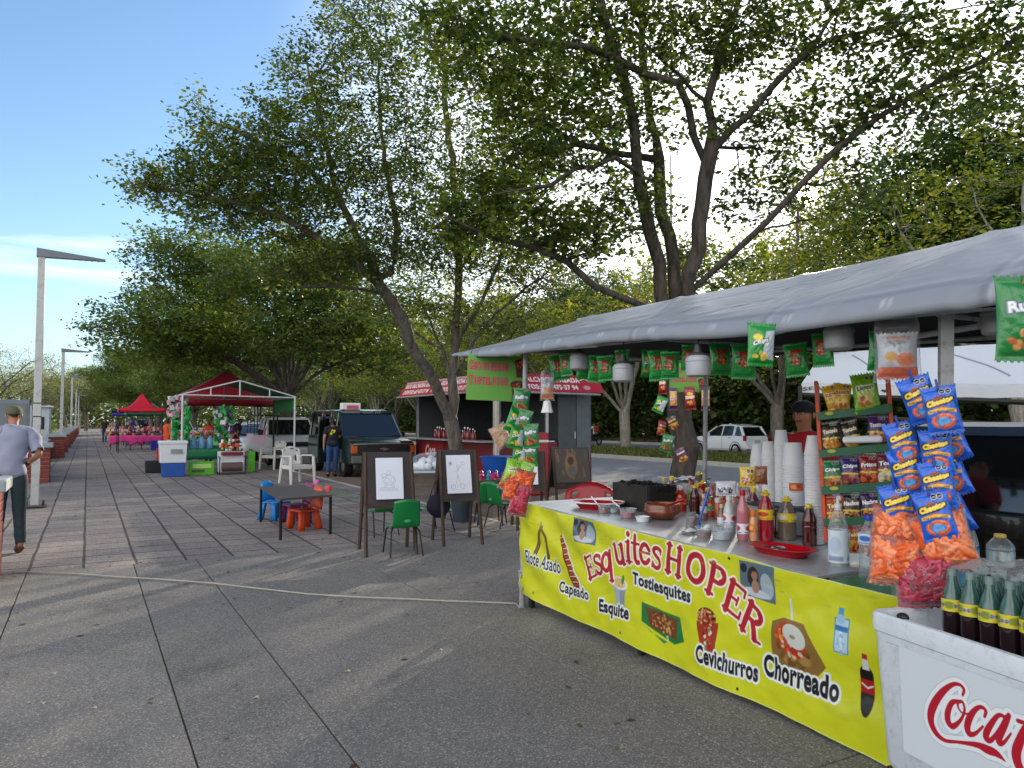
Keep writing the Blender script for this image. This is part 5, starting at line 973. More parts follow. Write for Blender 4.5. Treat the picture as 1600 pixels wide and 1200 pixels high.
# ------------------------------------------------ things on the counter
def onC(px, py): return onT(px, py, .873)
def szw(p, wpx): return wpx/FPX*depth(p)
GB = 'sauce bottles crowded on the counter'
def M_liq(c): return mat('sauce_'+c[1:], c, rough=.12, var=.05, coat=.6)
def M_cap(c): return mat('cap_'+c[1:], c, rough=.35, var=.03)
def bottle(px, py, wpx, hpx, label, body, cap, lab=None, shape='round', fill=1., lab_band=(.3, .62), clear=None, name='sauce_bottle', cat='bottle', group=GB, place=None, words=None, t=None, capr=.4, rib=0):
    p = place if place is not None else onC(px, py)
    w_ = szw(p, wpx)/2; h = hpx/FPX*depth(p); r = thing(name, label, cat, p, rnd.uniform(-.4, .4), group)
    prof = {'round': [(0, 0), (.85, 0), (1, .03), (1, .6), (.9, .68), (.5, .8), (.4, .86), (.4, .9)],
            'hot': [(0, 0), (.85, 0), (1, .02), (1, .5), (.85, .6), (.42, .72), (.36, .8), (.36, .9)],
            'cone': [(0, 0), (.9, 0), (1, .03), (1, .55), (.96, .64), (.7, .78), (.42, .87), (.42, .91)],
            'slim': [(0, 0), (.85, 0), (1, .02), (1, .66), (.8, .74), (.7, .78), (.7, .8)],
            'jug': [(0, 0), (.9, 0), (1, .03), (1, .46), (.93, .5), (1, .54), (.96, .64), (.7, .78), (.36, .9), (.36, .93)]}[shape]
    pr = [(a*w_, b_*h) for a, b_ in prof]
    if rib:
        z0, z1 = .06*h, .45*h; k = [(w_*(1-.04*(i % 2)), z0+(z1-z0)*i/(rib*2)) for i in range(rib*2+1)]; pr = pr[:2]+k+[q_ for q_ in pr if q_[1] > z1]
    b = MB(); b.lathe(pr, n=20, cap=False)
    if clear:
        b.build('glass', {'glass': M_glassy, 'pet': M_pet, 'blue': M_petblue}[clear], r, smooth=True)
        if fill > 0 and body:
            b = MB(); z1 = fill*h; pp = [(a*.93, max(.004, z)) for a, z in pr if z <= z1]; b.lathe([(0, .004)]+pp[1:]+[(pp[-1][0], z1 if z1 > pp[-1][1] else pp[-1][1]), (0, max(z1, pp[-1][1]))], n=16, cap=False); b.build('contents', M_liq(body), r, smooth=True)
    else: b.build('body', M_liq(body), r, smooth=True)
    if cap:
        zc = prof[-1][1]*h-.005; b = MB(); rc = (prof[-1][0]+.08)*w_; top = h
        if shape == 'cone' and cap == '#e3c81a': b.lathe([(rc*1.15, zc), (rc*1.15, zc+(top-zc)*.35), (rc*.6, zc+(top-zc)*.55), (rc*.5, top), (0, top)], n=14)
        else: b.lathe([(rc, zc), (rc*1.03, zc+(top-zc)*.5), (rc*.95, top-.002), (rc*.8, top), (0, top)], n=14)
        b.build('cap', M_cap(cap), r, smooth=True)
    if lab:
        base, ink, spots = lab; z0, z1 = lab_band[0]*h, lab_band[1]*h; pt = Paint(2*pi*w_, z1-z0, 64, 26, base); Wd = 2*pi*w_
        for k in range(3):
            c0 = Wd*(k/3+.04); pt.ell(c0+Wd*.13, (z1-z0)*.55, Wd*.1, (z1-z0)*.26, spots); pt.rect(c0, (z1-z0)*.06, c0+Wd*.26, (z1-z0)*.2, ink, op=.7)
            if words: pt.text(words, c0, (z1-z0)*.42, Wd*.26, (z1-z0)*.28, ink, .05)
        painted_sheet('label', pt, lambda X, Y: ((w_*1.02)*np.cos(X/w_), (w_*1.02)*np.sin(X/w_), Y+z0), M_print, r)
    return r
M_print = vcmat('label_print', rough=.5, bump=0)
Z = lambda x, y: (980+x/5, 640+y/5)
YL, RD, WH, GN = '#e3c81a', '#b5121c', '#dfe3e6', '#1c8a48'
specs = [  # base x, base y, width, top y in the survey enlargement
 (350, 690, 74, 520, 'tall red hot sauce bottle with yellow cap at the back left of the sauces', '#8a1a10', YL, None, 'hot'),
 (288, 700, 66, 535, 'pale bottle with yellow cap left of the tall red one', '#b8a88a', YL, ('#d8dce0', '#2a4a8a', '#9fb0c8'), 'round'),
 (420, 790, 92, 600, 'wide bottle with red and orange label behind the clay bowl', '#a8301c', '#c8ccd0', ('#c8362a', '#f0e0d0', '#e8803a'), 'round'),
 (290, 795, 62, 612, 'dark soy bottle with white cap and white label behind the clay bowl', '#191412', WH, ('#d5dae2', '#3a5a9a', '#b8c4d8'), 'round'),
 (212, 790, 66, 640, 'small hot sauce bottle with red cap at the left rim of the clay bowl', '#a8a27a', RD, ('#e8e4d0', '#3a5a3a', '#c8b85a'), 'hot'),
 (510, 760, 66, 562, 'clear bottle with red cap and green label behind the spoon jar', '#8f9a80', RD, ('#2f9a4a', '#e8f0e0', '#d8d040'), 'round'),
 (590, 770, 92, 556, 'red sauce bottle with pointed yellow cap in the middle of the back row', '#9a1c14', YL, ('#e8e4da', '#b02020', '#c8603a'), 'cone'),
 (556, 800, 52, 640, 'small bottle with white cap and green label before the yellow capped one', '#c86a3a', WH, ('#5abf9a', '#e8f0e8', '#f0f0e0'), 'slim'),
 (672, 790, 52, 590, 'slim bottle with red cap right of the blue spoon', '#b8402a', RD, None, 'hot'),
 (655, 830, 80, 680, 'squat green labelled sauce bottle beside the spoon jar', '#b0402a', GN, ('#3aa05a', '#f0f0d0', '#d8482a'), 'round'),
 (745, 830, 96, 596, 'red sauce bottle with yellow nozzle and orange label in the centre', '#8e1c12', YL, ('#d86a2a', '#f0e0c0', '#e8a040'), 'cone'),
 (710, 850, 60, 690, 'small orange sauce bottle in front of the centre red one', '#c85a2a', WH, None, 'slim'),
 (830, 860, 70, 612, 'clear bottle with red cap behind the white pump bottle', '#b89088', RD, None, 'hot'),
 (990, 900, 88, 612, 'dark red sauce bottle with yellow cap beside the yellow labelled one', '#5c1414', YL, ('#d8b820', '#5c1414', '#8a2a1a'), 'round'),
 (905, 1022, 90, 628, 'tall rosy sauce bottle with red cap and blue and white label', '#b8707a', RD, ('#e0e4ea', '#2a4aa8', '#c83a4a'), 'round'),
 (1170, 1000, 62, 780, 'dark bottle squeezed between the yellow labelled sauce and the grey one', '#3a1616', '#20302a', None, 'slim'),
 (1085, 1020, 122, 630, 'large red sauce bottle with twin yellow cap and yellow label', '#9a0f22', YL, ('#e8cc22', '#b01c28', '#d8502a'), 'cone'),
 (1250, 1012, 142, 680, 'grey brown spice bottle with yellow cap and yellow label', '#6f6354', YL, ('#e0cc1c', '#2a3a2a', '#d8dce8'), 'cone'),
 (1425, 1060, 112, 740, 'dark amber sauce bottle with yellow cap next to the tall cup stack', '#4a1614', YL, None, 'jug'),
 (985, 1025, 68, 782, 'slim shaker with orange label and cap in front of the red bottles', '#d8a070', '#d87a2a', ('#e08a3a', '#7a3a10', '#f0c080'), 'slim'),
 (800, 975, 92, 676, 'white pump bottle with printed label in the front row', '#c0c8cc', WH, ('#dfe4e8', '#3a6aa8', '#c84a3a'), 'cone'),
 (740, 960, 70, 740, 'low brown bottle with a blue label left of the pump bottle', '#7a5a44', '#c8b89a', ('#c8d8e8', '#2a5a9a', '#e0d8d0'), 'round'),
]
for (x, y, w_, ty, lb, body, cap, lab, shp) in specs:
    X0, Y0 = Z(x, y); bottle(X0, Y0, w_/5, (y-ty)/5, lb, body, cap, lab, shp, rib=6 if 'spice' in lb or 'large red' in lb or 'amber' in lb else 0, lab_band=(.42, .62) if w_ > 100 else (.14, .34) if 'rosy' in lb else (.28, .55), words='SALSA' if 'large red' in lb else None)
_src = [o for o in COL.objects if o.get('group') == GB]; q = random.Random(31)
for i, (x, y) in enumerate(((1047, 783), (1062, 786), (1078, 782), (1093, 784), (1106, 800), (1118, 788), (1131, 792), (1143, 800), (1154, 794), (1160, 812), (1172, 800), (1050, 796), (1086, 802), (1207, 812), (1219, 806), (1250, 812), (1262, 818), (1100, 812))):
    s_ = _src[(i*5+2) % len(_src)]; dup(s_, onC(x, y), q.uniform(0, 6), '%s filler bottle from the left, half hidden behind the front sauces' % ORD[i], GB, q.uniform(.82, 1.02))
# clay bowl
p = onC(1041, 812); w_ = szw(p, 57)/2
cb = thing('clay_bowl', 'glazed brown clay bowl on the counter left of the sauces', 'bowl', p+Vector((0, .05, 0)))
M_clay = mat('glazed_clay', '#7a3d20', rough=.22, var=.25, scale=9, coat=.5); b = MB(); h = w_*.88
b.lathe([(0, 0), (w_*.55, 0), (w_*.8, h*.14), (w_*.98, h*.42), (w_, h*.58), (w_*.96, h*.63), (w_*.97, h*.7), (w_*.93, h*.88), (w_*.9, h), (w_*.85, h*.99), (w_*.86, h*.85), (w_*.88, h*.5), (w_*.6, h*.12), (0, h*.08)], n=36, cap=False); b.build('bowl', M_clay, cb, smooth='all')
b = MB(); b.lathe([(0, h*.7), (w_*.87, h*.7)], n=24, cap=False); b.build('contents', mat('red_chilli', '#7d2014', rough=.6, bump=1, bscale=60), cb)
sp = thing('ladle', 'red plastic spoon resting in the clay bowl', 'spoon', p+Vector((.02, .05, 0))); b = MB(); b.tube([(0, 0, h*.75), (.09, -.03, h*1.02), (.15, -.05, h*1.12)], [.012, .008, .008], 6); b.build('handle', M_red, sp, smooth=True); b = MB(); b.sph((0, 0, h*.72), .03, sq=(1, .8, .35)); b.build('scoop', M_red, sp, smooth=True)
# glass jar with the blue spoon
jr = bottle(*Z(515, 925), 22, 28, 'glass jar of dark chilli sauce with a blue spoon in it', '#5a2416', None, None, 'round', 0.6, clear='glass', name='sauce_jar', cat='jar', group=None)
p = jr.location; b = MB(); d0 = P(*Z(560, 880), depth(p)-.03); d1 = P(*Z(640, 625), depth(p)-.02); s_ = thing('blue_spoon', 'translucent blue plastic spoon leaning in the sauce jar', 'spoon'); b.tube([d0, d0.lerp(d1, .4), d1], [.006, .008, .009], 8); b.build('handle', mat('blue_plastic', '#1f62c8', rough=.25), s_, smooth=True); b = MB(); b.sph(d0+Vector((0, 0, -.02)), .022, sq=(.8, .4, 1.4)); b.build('scoop', mat('blue_plastic', '#1f62c8', rough=.25), s_, smooth=True)
# foam and clear tubs
def tub(x, y, wz, hz, label, fillc, clear=True, fill=.6, group='sauce tubs along the counter edge', name='sauce_tub'):
    p = onC(x, y); r = szw(p, wz)/2; h = hz/FPX*depth(p)*.82; t = thing(name, label, 'tub', p, 0, group); m = M_pet if clear else M_foam; b = MB()
    b.lathe([(0, 0), (r*.82, 0), (r*.97, h*.9), (r*1.05, h*.93), (r*1.05, h), (r*.96, h), (r*.9, h*.86), (r*.78, .005)], n=26, cap=False); b.build('cup', m, t, smooth=True)
    if fillc: b = MB(); b.lathe([(0, .004), (r*.78, .004), (r*.88, h*fill), (0, h*fill)], n=22, cap=False); b.build('contents', M_liq(fillc), t, smooth=True)
    return t
tub(944, 801, 20, 16, 'small clear tub of pale salsa at the left, nearest the red tray', '#a87868', group='sauce tubs along the counter edge'); tub(959, 801, 19, 13, 'small clear tub without colour between two salsa tubs', '#c8d0d4'); t_ = tub(981, 809, 27, 18, 'clear tub of pink salsa left of the clay bowl', '#c06a72')
tub(1004, 815, 22, 10, 'low white foam tub just left of the clay bowl', None, False); tub(1100, 839, 27, 20, 'clear tub of brown pink salsa in front of the blue spoon jar', '#8a5a50'); tub(1128, 843, 34, 25, 'large clear tub of white cream at the counter edge', '#c8ccd0')
for (x0, y0, x1, y1, t, lb) in ((924, 776, 938, 793, 5.95, 'white plastic spoon in the leftmost salsa tub'), (957, 783, 968, 792, 5.8, 'white plastic spoon in the second salsa tub')):
    b = MB(); b.tube([P(x0, y0, t), P(x1, y1, t-.1)], .005, 6); tag(b.build('plastic_spoon', M_foam, smooth=True), lb, 'spoon')
# napkin
b = MB(); c = onC(1080, 833); b.grid(lambda i, j: c+Vector(((i-.5)*.12, (j-.5)*.08, .012*math.sin(i*7)*math.sin(j*5)+.018)), 12, 8); tag(b.build('napkin', M_foam, smooth='all', solid=.001), 'crumpled white paper napkin between bowl and sauce tubs', 'napkin')
# red trays
def tray(name, label, c, rx, ry, h, rot, rim=None):
    t = thing(name, label, 'tray', c, rot); b = MB()
    def ringp(k, z, n=36): return [(rx*k*math.copysign(abs(math.cos(a))**.75, math.cos(a)), ry*k*math.copysign(abs(math.sin(a))**.75, math.sin(a)), z) for a in [2*pi*i/n for i in range(n)]]
    R_ = [ringp(.7, 0), ringp(.72, .004), ringp(.9, h*.9), ringp(1, h), ringp(1.01, h+.004), ringp(.9, h+.002), ringp(.7, .008), ringp(.02, .006)]; vs = [v for r_ in R_ for v in r_]; n = 36
    b.add(vs, [(i*n+j, i*n+(j+1) % n, (i+1)*n+(j+1) % n, (i+1)*n+j) for i in range(len(R_)-1) for j in range(n)]); b.build('tray_body', M_red, t, smooth='all')
    if rim: bb = MB(); rp = ringp(1.01, h+.004); bb.tube(rp+[rp[0]], .006, 6, cap=False); bb.build('rim', rim, t, smooth=True)
    return t
p = onC(1224, 868); t_ = tray('red_tray', 'shallow red plastic tray on the front edge of the counter below the bottles', p+Vector((.03, .03, .0)), .2, .12, .04, -pi/2+.1)
b = MB(); b.sph((-.03, 0, .025), .035, sq=(1.4, 1, .4)); b.tube([(-.03, 0, .03), (-.12, .03, .045)], .006, 6); q = b.build('metal_spoon', mat('steel_shiny', '#b8bcc0', rough=.2, metal=.9), smooth=True); q.location = p+Vector((.03, .03, .01)); tag(q, 'metal spoon lying in the front red tray', 'spoon')
p = onC(936, 797); tray('red_tray', 'oval red tray with white rim near the left end of the counter', p+Vector((.05, .08, .0)), .2, .15, .05, -.9, M_foam)
# red chair behind the counter end
M_redch = mat('red_chair_plastic', '#a5101f', rough=.35, var=.06)
def armchair(root, m, H=.8, seat=.42):
    b = MB(); b.grid(lambda i, j: (-.23+.46*i, -.24+.46*j, seat-.02*math.sin(pi*i)*math.sin(pi*j)), 8, 8); b.build('seat', m, root, smooth='all', solid=.014); b = MB(); b.box((0, -.245, seat-.04), (.5, .02, .09)); b.box((-.25, -.01, seat-.04), (.02, .45, .09)); b.box((.25, -.01, seat-.04), (.02, .45, .09)); b.build('apron', m, root, bevel=.006)
    def back(i, j):
        x = -.23+.46*i; top = H-.05*(2*i-1)**2-.03*abs(2*i-1); return (x*(1+.06*j), .2+.1*j+.05*(2*i-1)**2*-1, seat+(top-seat)*j)
    b = MB(); n, k = 9, 9
    vs = [back(i/n, j/k) for j in range(k+1) for i in range(n+1)]; fs = [(j*(n+1)+i, j*(n+1)+i+1, (j+1)*(n+1)+i+1, (j+1)*(n+1)+i) for j in range(k) for i in range(n) if not (2 <= j <= 4 and i == 6) and not (j == 7 and i in (1, 7))]
    b.add(vs, fs); b.build('backrest', m, root, smooth='all', solid=.014)
    for s in (-1, 1):
        b = MB(); b.grid(lambda i, j: (s*(.27+.03*math.sin(pi*i)+.055*(j-.5)), -.24+.48*i, .63-.04*i+.0*j+.025*math.sin(pi*j)+.03*i), 8, 4); b.build('armrest', m, root, smooth='all', solid=.012)
        b = MB(); b.tube([(s*.29, -.24, .63), (s*.3, -.25, .4), (s*.31, -.28, 0)], [.03, .042, .03], 6); b.build('leg', m, root, smooth=True)
        b = MB(); b.tube([(s*.24, .22, .64), (s*.25, .24, .4), (s*.27, .3, 0)], [.03, .042, .03], 6); b.build('leg', m, root, smooth=True)
p = P(893, 765, 6.85); rc = thing('plastic_armchair', 'red plastic armchair behind the left end of the counter', 'chair', (p.x+.1, p.y+.1, 0), R(-65), scale=1.12); armchair(rc, M_redch, H=.87)
# charcoal grill box
p = onC(985, 800); gb = thing('charcoal_grill', 'dark sheet metal charcoal box at the back of the counter', 'grill', (3.89, 4.88, S(SO.y-4.88, 0, .873).z), R(90))
gd = mat('burnt_steel', '#34332e', rough=.55, metal=.5, dirt='#55504a', dirt_scale=4, bump=.1); a0, l0, h0 = .27, .44, .2
b = MB(); b.box((0, -a0/2, h0/2), (l0, .012, h0)); b.box((0, a0/2, h0/2), (l0, .012, h0)); b.box((-l0/2, 0, h0/2), (.012, a0-.012, h0)); b.box((l0/2, 0, h0/2), (.012, a0-.012, h0)); b.box((0, 0, .02), (l0-.02, a0-.02, .01)); b.build('grill_body', gd, gb, bevel=.003)
b = MB(); q = random.Random(2)
for i in range(60): c = Vector((q.uniform(-.23, .23), q.uniform(-.13, .13), h0*.9+q.uniform(-.02, .02))); b.sph(c, q.uniform(.018, .034), 6, 5, (1, .8, .8))
b.build('charcoal', mat('charcoal', '#141414', rough=.95), gb, noisy=(.008, 40)); gb.children[-1]['kind'] = 'stuff'
# cup stacks
GCUP = 'stacks of white foam cups'
def stack(x, ybase, ytop, wtop, wbot, label, z=None, cup_h=None):
    p = onC(x, ybase) if z is None else P(x, ybase, z); D = depth(p); h = (ybase-ytop)/FPX*D; rt, rb = wtop/FPX*D/2, wbot/FPX*D/2; t = thing('cup_stack', label, 'cups', p, 0, GCUP)
    ch = cup_h or rb*2.3; b = MB(); n = max(1, int((h-ch)/.016))
    for k in range(n): z0 = (h-ch)*k/n; b.lathe([(rb*1.0, z0), (rb*1.05, z0+.002), (rb*1.05, z0+.007), (rb*.985, z0+.009), (rb*.965, z0+(h-ch)/n)], n=28, cap=False)
    b.lathe([(rb*1.0, h-ch), (rb*1.05, h-ch+.003), (rb*1.05, h-ch+.009), (rb*.98, h-ch+.012), (rt*1.0, h), (rt*.9, h), (rt*.88, h-.006), (0, h-.006)], n=28, cap=False); b.build('cup_sleeve', M_foam, t, smooth=True); return t
W_ = lambda x, y: (1160+x/5, 640+y/5)
KZ = S(SO.y-3.62, 0, 1.054).z
def kz(px, X): return PX(px, 700, X), KZ
def stack2(px, ytop, wt, wb, label, X):
    p = PX(px, 700, X); p.z = KZ; D = depth(p); v = CAM+(p-CAM); yb = HZ+(EYE-KZ)/D*FPX; return stack(px, yb, ytop, wt, wb, label, z=D)
stack2(1184, 695, 15, 21, 'left short foam cup stack standing on the grey box', 4.2); stack2(1201, 690, 15, 20, 'second foam cup stack from the left, under the car bumper', 4.14)
stack2(1222, 672, 16, 23, 'tall foam cup stack in front of the vendor, left of the widest', 4.2); bigs = stack2(1240, 692, 26, 33, 'widest foam cup stack with an orange sticker', 4.1)
pt = Paint(.085, .05, 30, 18, '#d8601c'); pt.ell(.03, .025, .02, .014, '#e8b080'); pt.ell(.055, .03, .016, .01, '#b84010'); rb_ = 33/FPX*depth(bigs.location)/2*1.04
painted_sheet('sticker', pt, lambda X, Y: (rb_*1.1*np.sin((X-.05)/rb_-.5), -rb_*1.1*np.cos((X-.05)/rb_-.5), Y+.1), M_print, bigs)
rs = stack(W_(565, 0)[0], W_(0, 1075)[1]-6, W_(0, 204)[1], 16.5, 27, 'tallest right foam cup stack beside the snack rack', z=None); 
cb2 = thing('storage_box', 'grey box behind the sauces carrying the foam cup stacks', 'box', (4.13, 3.62, S(SO.y-3.62, 0, .873).z), R(90))
b = MB(); b.box((0, 0, .08), (.52, .25, .16)); b.build('box_body', mat('grey_box', '#9aa0a6', rough=.5), cb2, bevel=.01); b = MB(); b.box((0, 0, .17), (.55, .28, .02)); b.build('lid', mat('dark_lid', '#2a2d33', rough=.4), cb2, bevel=.004)
# small packets
def packet(name, label, x, y, t, wd, h, cols, seed, word=None, tilt=0):
    r = thing(name, label, 'packet'); pt = Paint(wd, h, 34, 40, cols[0]); pt.speck(wd/2, h*.4, wd*.38, h*.25, cols[1:], 26, wd*.07, seed=seed)
    if word == 'seal': seals(pt, wd*.55, h*.8, wd*.1)
    bag_mesh('wrapper', pt, .02, seed, parent=r); hang(r, x, y, t, tilt); return r
packet('sweet_packet', 'yellow sweet packet with two black seals behind the sauces', 1168, 730, 4.7, .1, .12, ['#d8c030', '#c84a5a', '#e8e0d0', '#8a3a6a'], 3, 'seal'); packet('seed_bag', 'clear bag of brown seeds leaning on the left cups', 1189, 728, 4.55, .075, .11, ['#7a4a26', '#8a5a30', '#5c3418', '#9a6a3a'], 5)
packet('skull_packet', 'black and white patterned packet behind the centre bottles', 1134, 752, 4.8, .13, .09, ['#c8ccd4', '#22242c', '#8a90a0', '#e8eaf0', '#3a4a7a'], 7)
ld = thing('steel_pot', 'steel pot with a white cloth on its lid behind the sauces', 'pot', onC(1090, 782)+Vector((.12, .2, 0))); b = MB(); b.lathe([(0, 0), (.15, 0), (.155, .14), (.165, .145), (.15, .15), (0, .17)], n=28); b.build('pot_body', M_steel, ld, smooth=True); b = MB(); b.grid(lambda i, j: ((i-.5)*.3, (j-.5)*.22, .185-.03*abs(i-.5)+.008*math.sin(i*17)+.006*math.sin(j*13)), 14, 10); b.build('cloth', M_foam, ld, smooth='all', solid=.003)
# ------------------------------------------------ snack rack, leaning
rk = thing('snack_rack', 'leaning green and orange wire rack full of snack bags', 'rack'); rp = P(1347, 842, 4.2); rk.location = rp; rk.rotation_euler = (R(-3), R(-2.4), face(1335))
M_rg = mat('rack_green', '#0f5a38', rough=.4); M_ro = mat('rack_orange', '#c84a1c', rough=.45); RW = .37
for x in (-RW/2, RW/2): b = MB(); b.box((x, .06, .43), (.02, .16, .9)); b.build('side_panel', M_ro, rk, bevel=.002)
shz = [.09, .265, .47, .68]
for z in shz:
    b = MB(); b.box((0, .05, z), (RW-.02, .17, .008)); b.box((0, -.035, z+.012), (RW+.01, .012, .045), ry=R(-4.5)); o = b.build('shelf', M_rg, rk, bevel=.002)
    pt = Paint(.06, .03, 16, 10, '#0f5a38'); pt.ell(.03, .015, .022, .01, '#b8b03a'); painted_sheet('badge', pt, lambda X, Y: (X-RW/2+.03, 0*X-.0425, Y+z-.004), M_print, o)
RG = 'snack bags on the leaning rack'
sb = {}
def rackbag(key, pt, label, x, z, tilt=0, sc=1., y=-.01):
    loc = rk.matrix_basis @ Vector((x, y, z+x*.08)); rot = rk.rotation_euler.copy(); rot = (rot[0]+R(-6), rot[1]+tilt, rot[2])
    if key in sb: return dup(sb[key], loc, rot, label, RG, sc)
    r = thing('snack_bag', label, 'snack bag', loc, rot, RG, sc); bag_mesh('wrapper', pt, .024, len(sb)+3, parent=r); sb[key] = r; return r
w1, h1 = .105, .165
rackbag('ranch', p_word('Ranch', '#d8a92a', '#b02a1c', '#f0e0a0', ['#c8862a', '#e8c05a', '#a8601c'], W=w1, H=h1), 'first of two golden snack bags on the top shelf of the rack', -.115, .86, R(-14)); rackbag('ranch', None, 'second of two golden snack bags on the top shelf of the rack', -.045, .86, R(8), .95)
rackbag('lime', p_green(2, w1, h1), 'lime green snack bag on the top shelf of the rack', .06, .9, R(-4), 1.35)
rackbag('torro', p_word('Tostada', '#2a241c', '#e8e0c8', '#5a4010', ['#c8862a', '#e8b85a', '#a8601c'], W=w1, H=h1), 'golden and black snack bag at the left of the second shelf', -.13, .655, R(-4), 1.); rackbag('torro', None, 'golden and black snack bag second from the left, second shelf', -.035, .65, R(-10), .95); rackbag('tost', p_word('Tostitos', '#4a2a6a', '#f0e8f0', '#2a1a4a', ['#b84a3a', '#d8986a', '#8a2a2a'], W=w1, H=h1), 'purple snack bag at the right of the second shelf', .12, .66, R(6), 1.)
fo = thing('foam_tray', 'white foam tray lying on the second rack shelf', 'tray', rk.matrix_basis @ Vector((.035, -.05, .52)), rk.rotation_euler); b = MB(); b.box((0, 0, .02), (.2, .08, .04)); b.build('tray_body', M_foam, fo, bevel=.015)
rackbag('chipsg', p_word('Chips', '#1c7a4a', '#e8f0ea', '#0c3a22', ['#a85a2a', '#c8864a', '#7a3a1c'], W=w1, H=h1), 'green snack bag at the left of the third shelf', -.13, .44, R(-2)); rackbag('chipsp', p_word('Chips', '#35256e', '#e8e8f4', '#1a1240', ['#8a3a3a', '#a85a4a', '#5a2030'], W=w1, H=h1), 'dark purple snack bag second on the third shelf', -.035, .45, R(2)); rackbag('dorr', p_word('Fritos', '#8a1a22', '#f0e8e0', '#3a0a0e', ['#a83a1c', '#c8602a', '#6a1a10'], W=w1, H=h1), 'dark red snack bag third on the third shelf', .06, .45, R(2)); rackbag('tost2', p_word('Tosti', '#6a2436', '#f0e8f0', '#2a1a2a', ['#c8b898', '#e0d8b8', '#a89068'], W=w1, H=h1), 'maroon snack bag at the right of the third shelf', .15, .45, R(4))
rackbag('tak', p_word('Takis', '#a83a1c', '#f0d040', '#3a1008', ['#d8b02a', '#e0702a', '#8a2a10'], W=w1, H=h1), 'orange and yellow snack bag at the left of the bottom shelf', -.13, .245, R(-3)); rackbag('nach', p_word('Nachos', '#1d2220', '#f0e8e0', '#0a0a0a', ['#c8b02a', '#a8502a', '#3a2a10'], W=w1, H=h1), 'black snack bag second on the bottom shelf', -.04, .25, R(2)); rackbag('inc', p_word('Nachos', '#3a1f4e', '#f0e8f4', '#1a0a2a', ['#d8a82a', '#b02a30', '#5a1a3a'], W=w1, H=h1), 'dark violet snack bag third on the bottom shelf', .05, .25, R(-2)); rackbag('ruf', p_green(3, w1, h1), 'green snack bag at the right of the bottom shelf', .14, .25, R(3))
for i, (x, lb) in enumerate(((-.13, 'red brown snack bag at the foot of the rack, left'), (-.04, 'red brown snack bag at the foot of the rack, middle'), (.05, 'red brown snack bag at the foot of the rack, right'))): rackbag('tak' if i else 'dorr', None, lb, x, .075, R(3*i-3), .9)
# ------------------------------------------------ pump bottle, water and cola
Q = lambda x, y: (1260+x*.2125, 700+y*.2125)
GTP = lambda px, py: onT(px, py, .848)
px_, py_ = Q(240, 895); p = GTP(px_, py_); r = bottle(px_, py_, 30, 104, 'clear pump bottle of hand gel with a white and blue label', '#b8c0b4', None, ('#d5e0ea', '#4a6a9a', '#b8cce0'), 'jug', .55, (.12, .6), 'pet', 'pump_bottle', 'bottle', None, place=p)
h = 104/FPX*depth(p); hh = h*.92; b = MB(); b.lathe([(.018, hh-.01), (.018, hh+.02), (.008, hh+.025), (.006, hh+.06), (0, hh+.06)], n=12); b.tube([(0, 0, hh+.058), (-.03, -.02, hh+.062), (-.045, -.03, hh+.05)], .007, 6); b.build('pump', M_white, r, smooth=True)
GWB = 'water bottles on the green side table'
for (x, y, w_, ty, lb, cp) in ((470, 965, 150, 495, 'large clear water bottle with blue cap beside the hand gel', '#1c3fb0'), (540, 990, 90, 640, 'small clear water bottle behind the orange puffs', '#2a7ad0')):
    px_, py_ = Q(x, y); p = GTP(px_, py_); bottle(px_, py_, w_*.2125, (y-ty)*.2125, lb, '#b4c6ce', cp, ('#d8e4f0', '#1c3a9a', '#3a6ac8') if w_ > 100 else None, 'jug', .0, (.55, .72), 'pet', 'water_bottle', 'bottle', GWB, place=p)
V_ = lambda x, y: (1420+x*.2166, 760+y*.2166)
for (x, y, w_, ty, lb, cp, kd) in ((360, 720, 125, 310, 'blue tinted water bottle with light blue cap behind the cola pack', '#1f7ad0', 'blue'), (450, 700, 115, 245, 'water bottle with dark blue cap behind the light blue one', '#1a38a8', 'pet'), (290, 730, 80, 380, 'blue water bottle half hidden by the pink puffs', '#1f7ad0', 'blue')):
    px_, py_ = V_(x, y); p = P(px_, py_, 3.75 if kd == 'pet' else 3.6); bottle(px_, py_, w_*.2166, (y-ty)*.2166, lb, '#7ab0c0' if kd == 'blue' else '#a8bcc8', cp, ('#2a6aa8', '#d8e8f0', '#4a9ac8') if kd == 'pet' else None, 'jug', .8 if kd == 'blue' else 0, (.4, .6), kd, 'water_bottle', 'bottle', GWB, place=p)
p = P(*V_(665, 575), 3.45); jg = bottle(0, 0, 40, 50, 'clear jug with yellow lid under plastic wrap behind the cola pack', '#8a9a94', '#c8a838', None, 'jug', .6, clear='pet', name='clear_jug', cat='jug', group=None, place=p)
# cooler chest
ce = PX(1357, 952, 2.79); ch_rot = R(90-12.7)
co = thing('cooler_chest', 'big open white cooler chest with red script lettering at the lower right corner', 'cooler'); co.location = (ce.x, ce.y, 0)
fd = Vector((math.sin(R(12.7)), -0.0, 0)); 
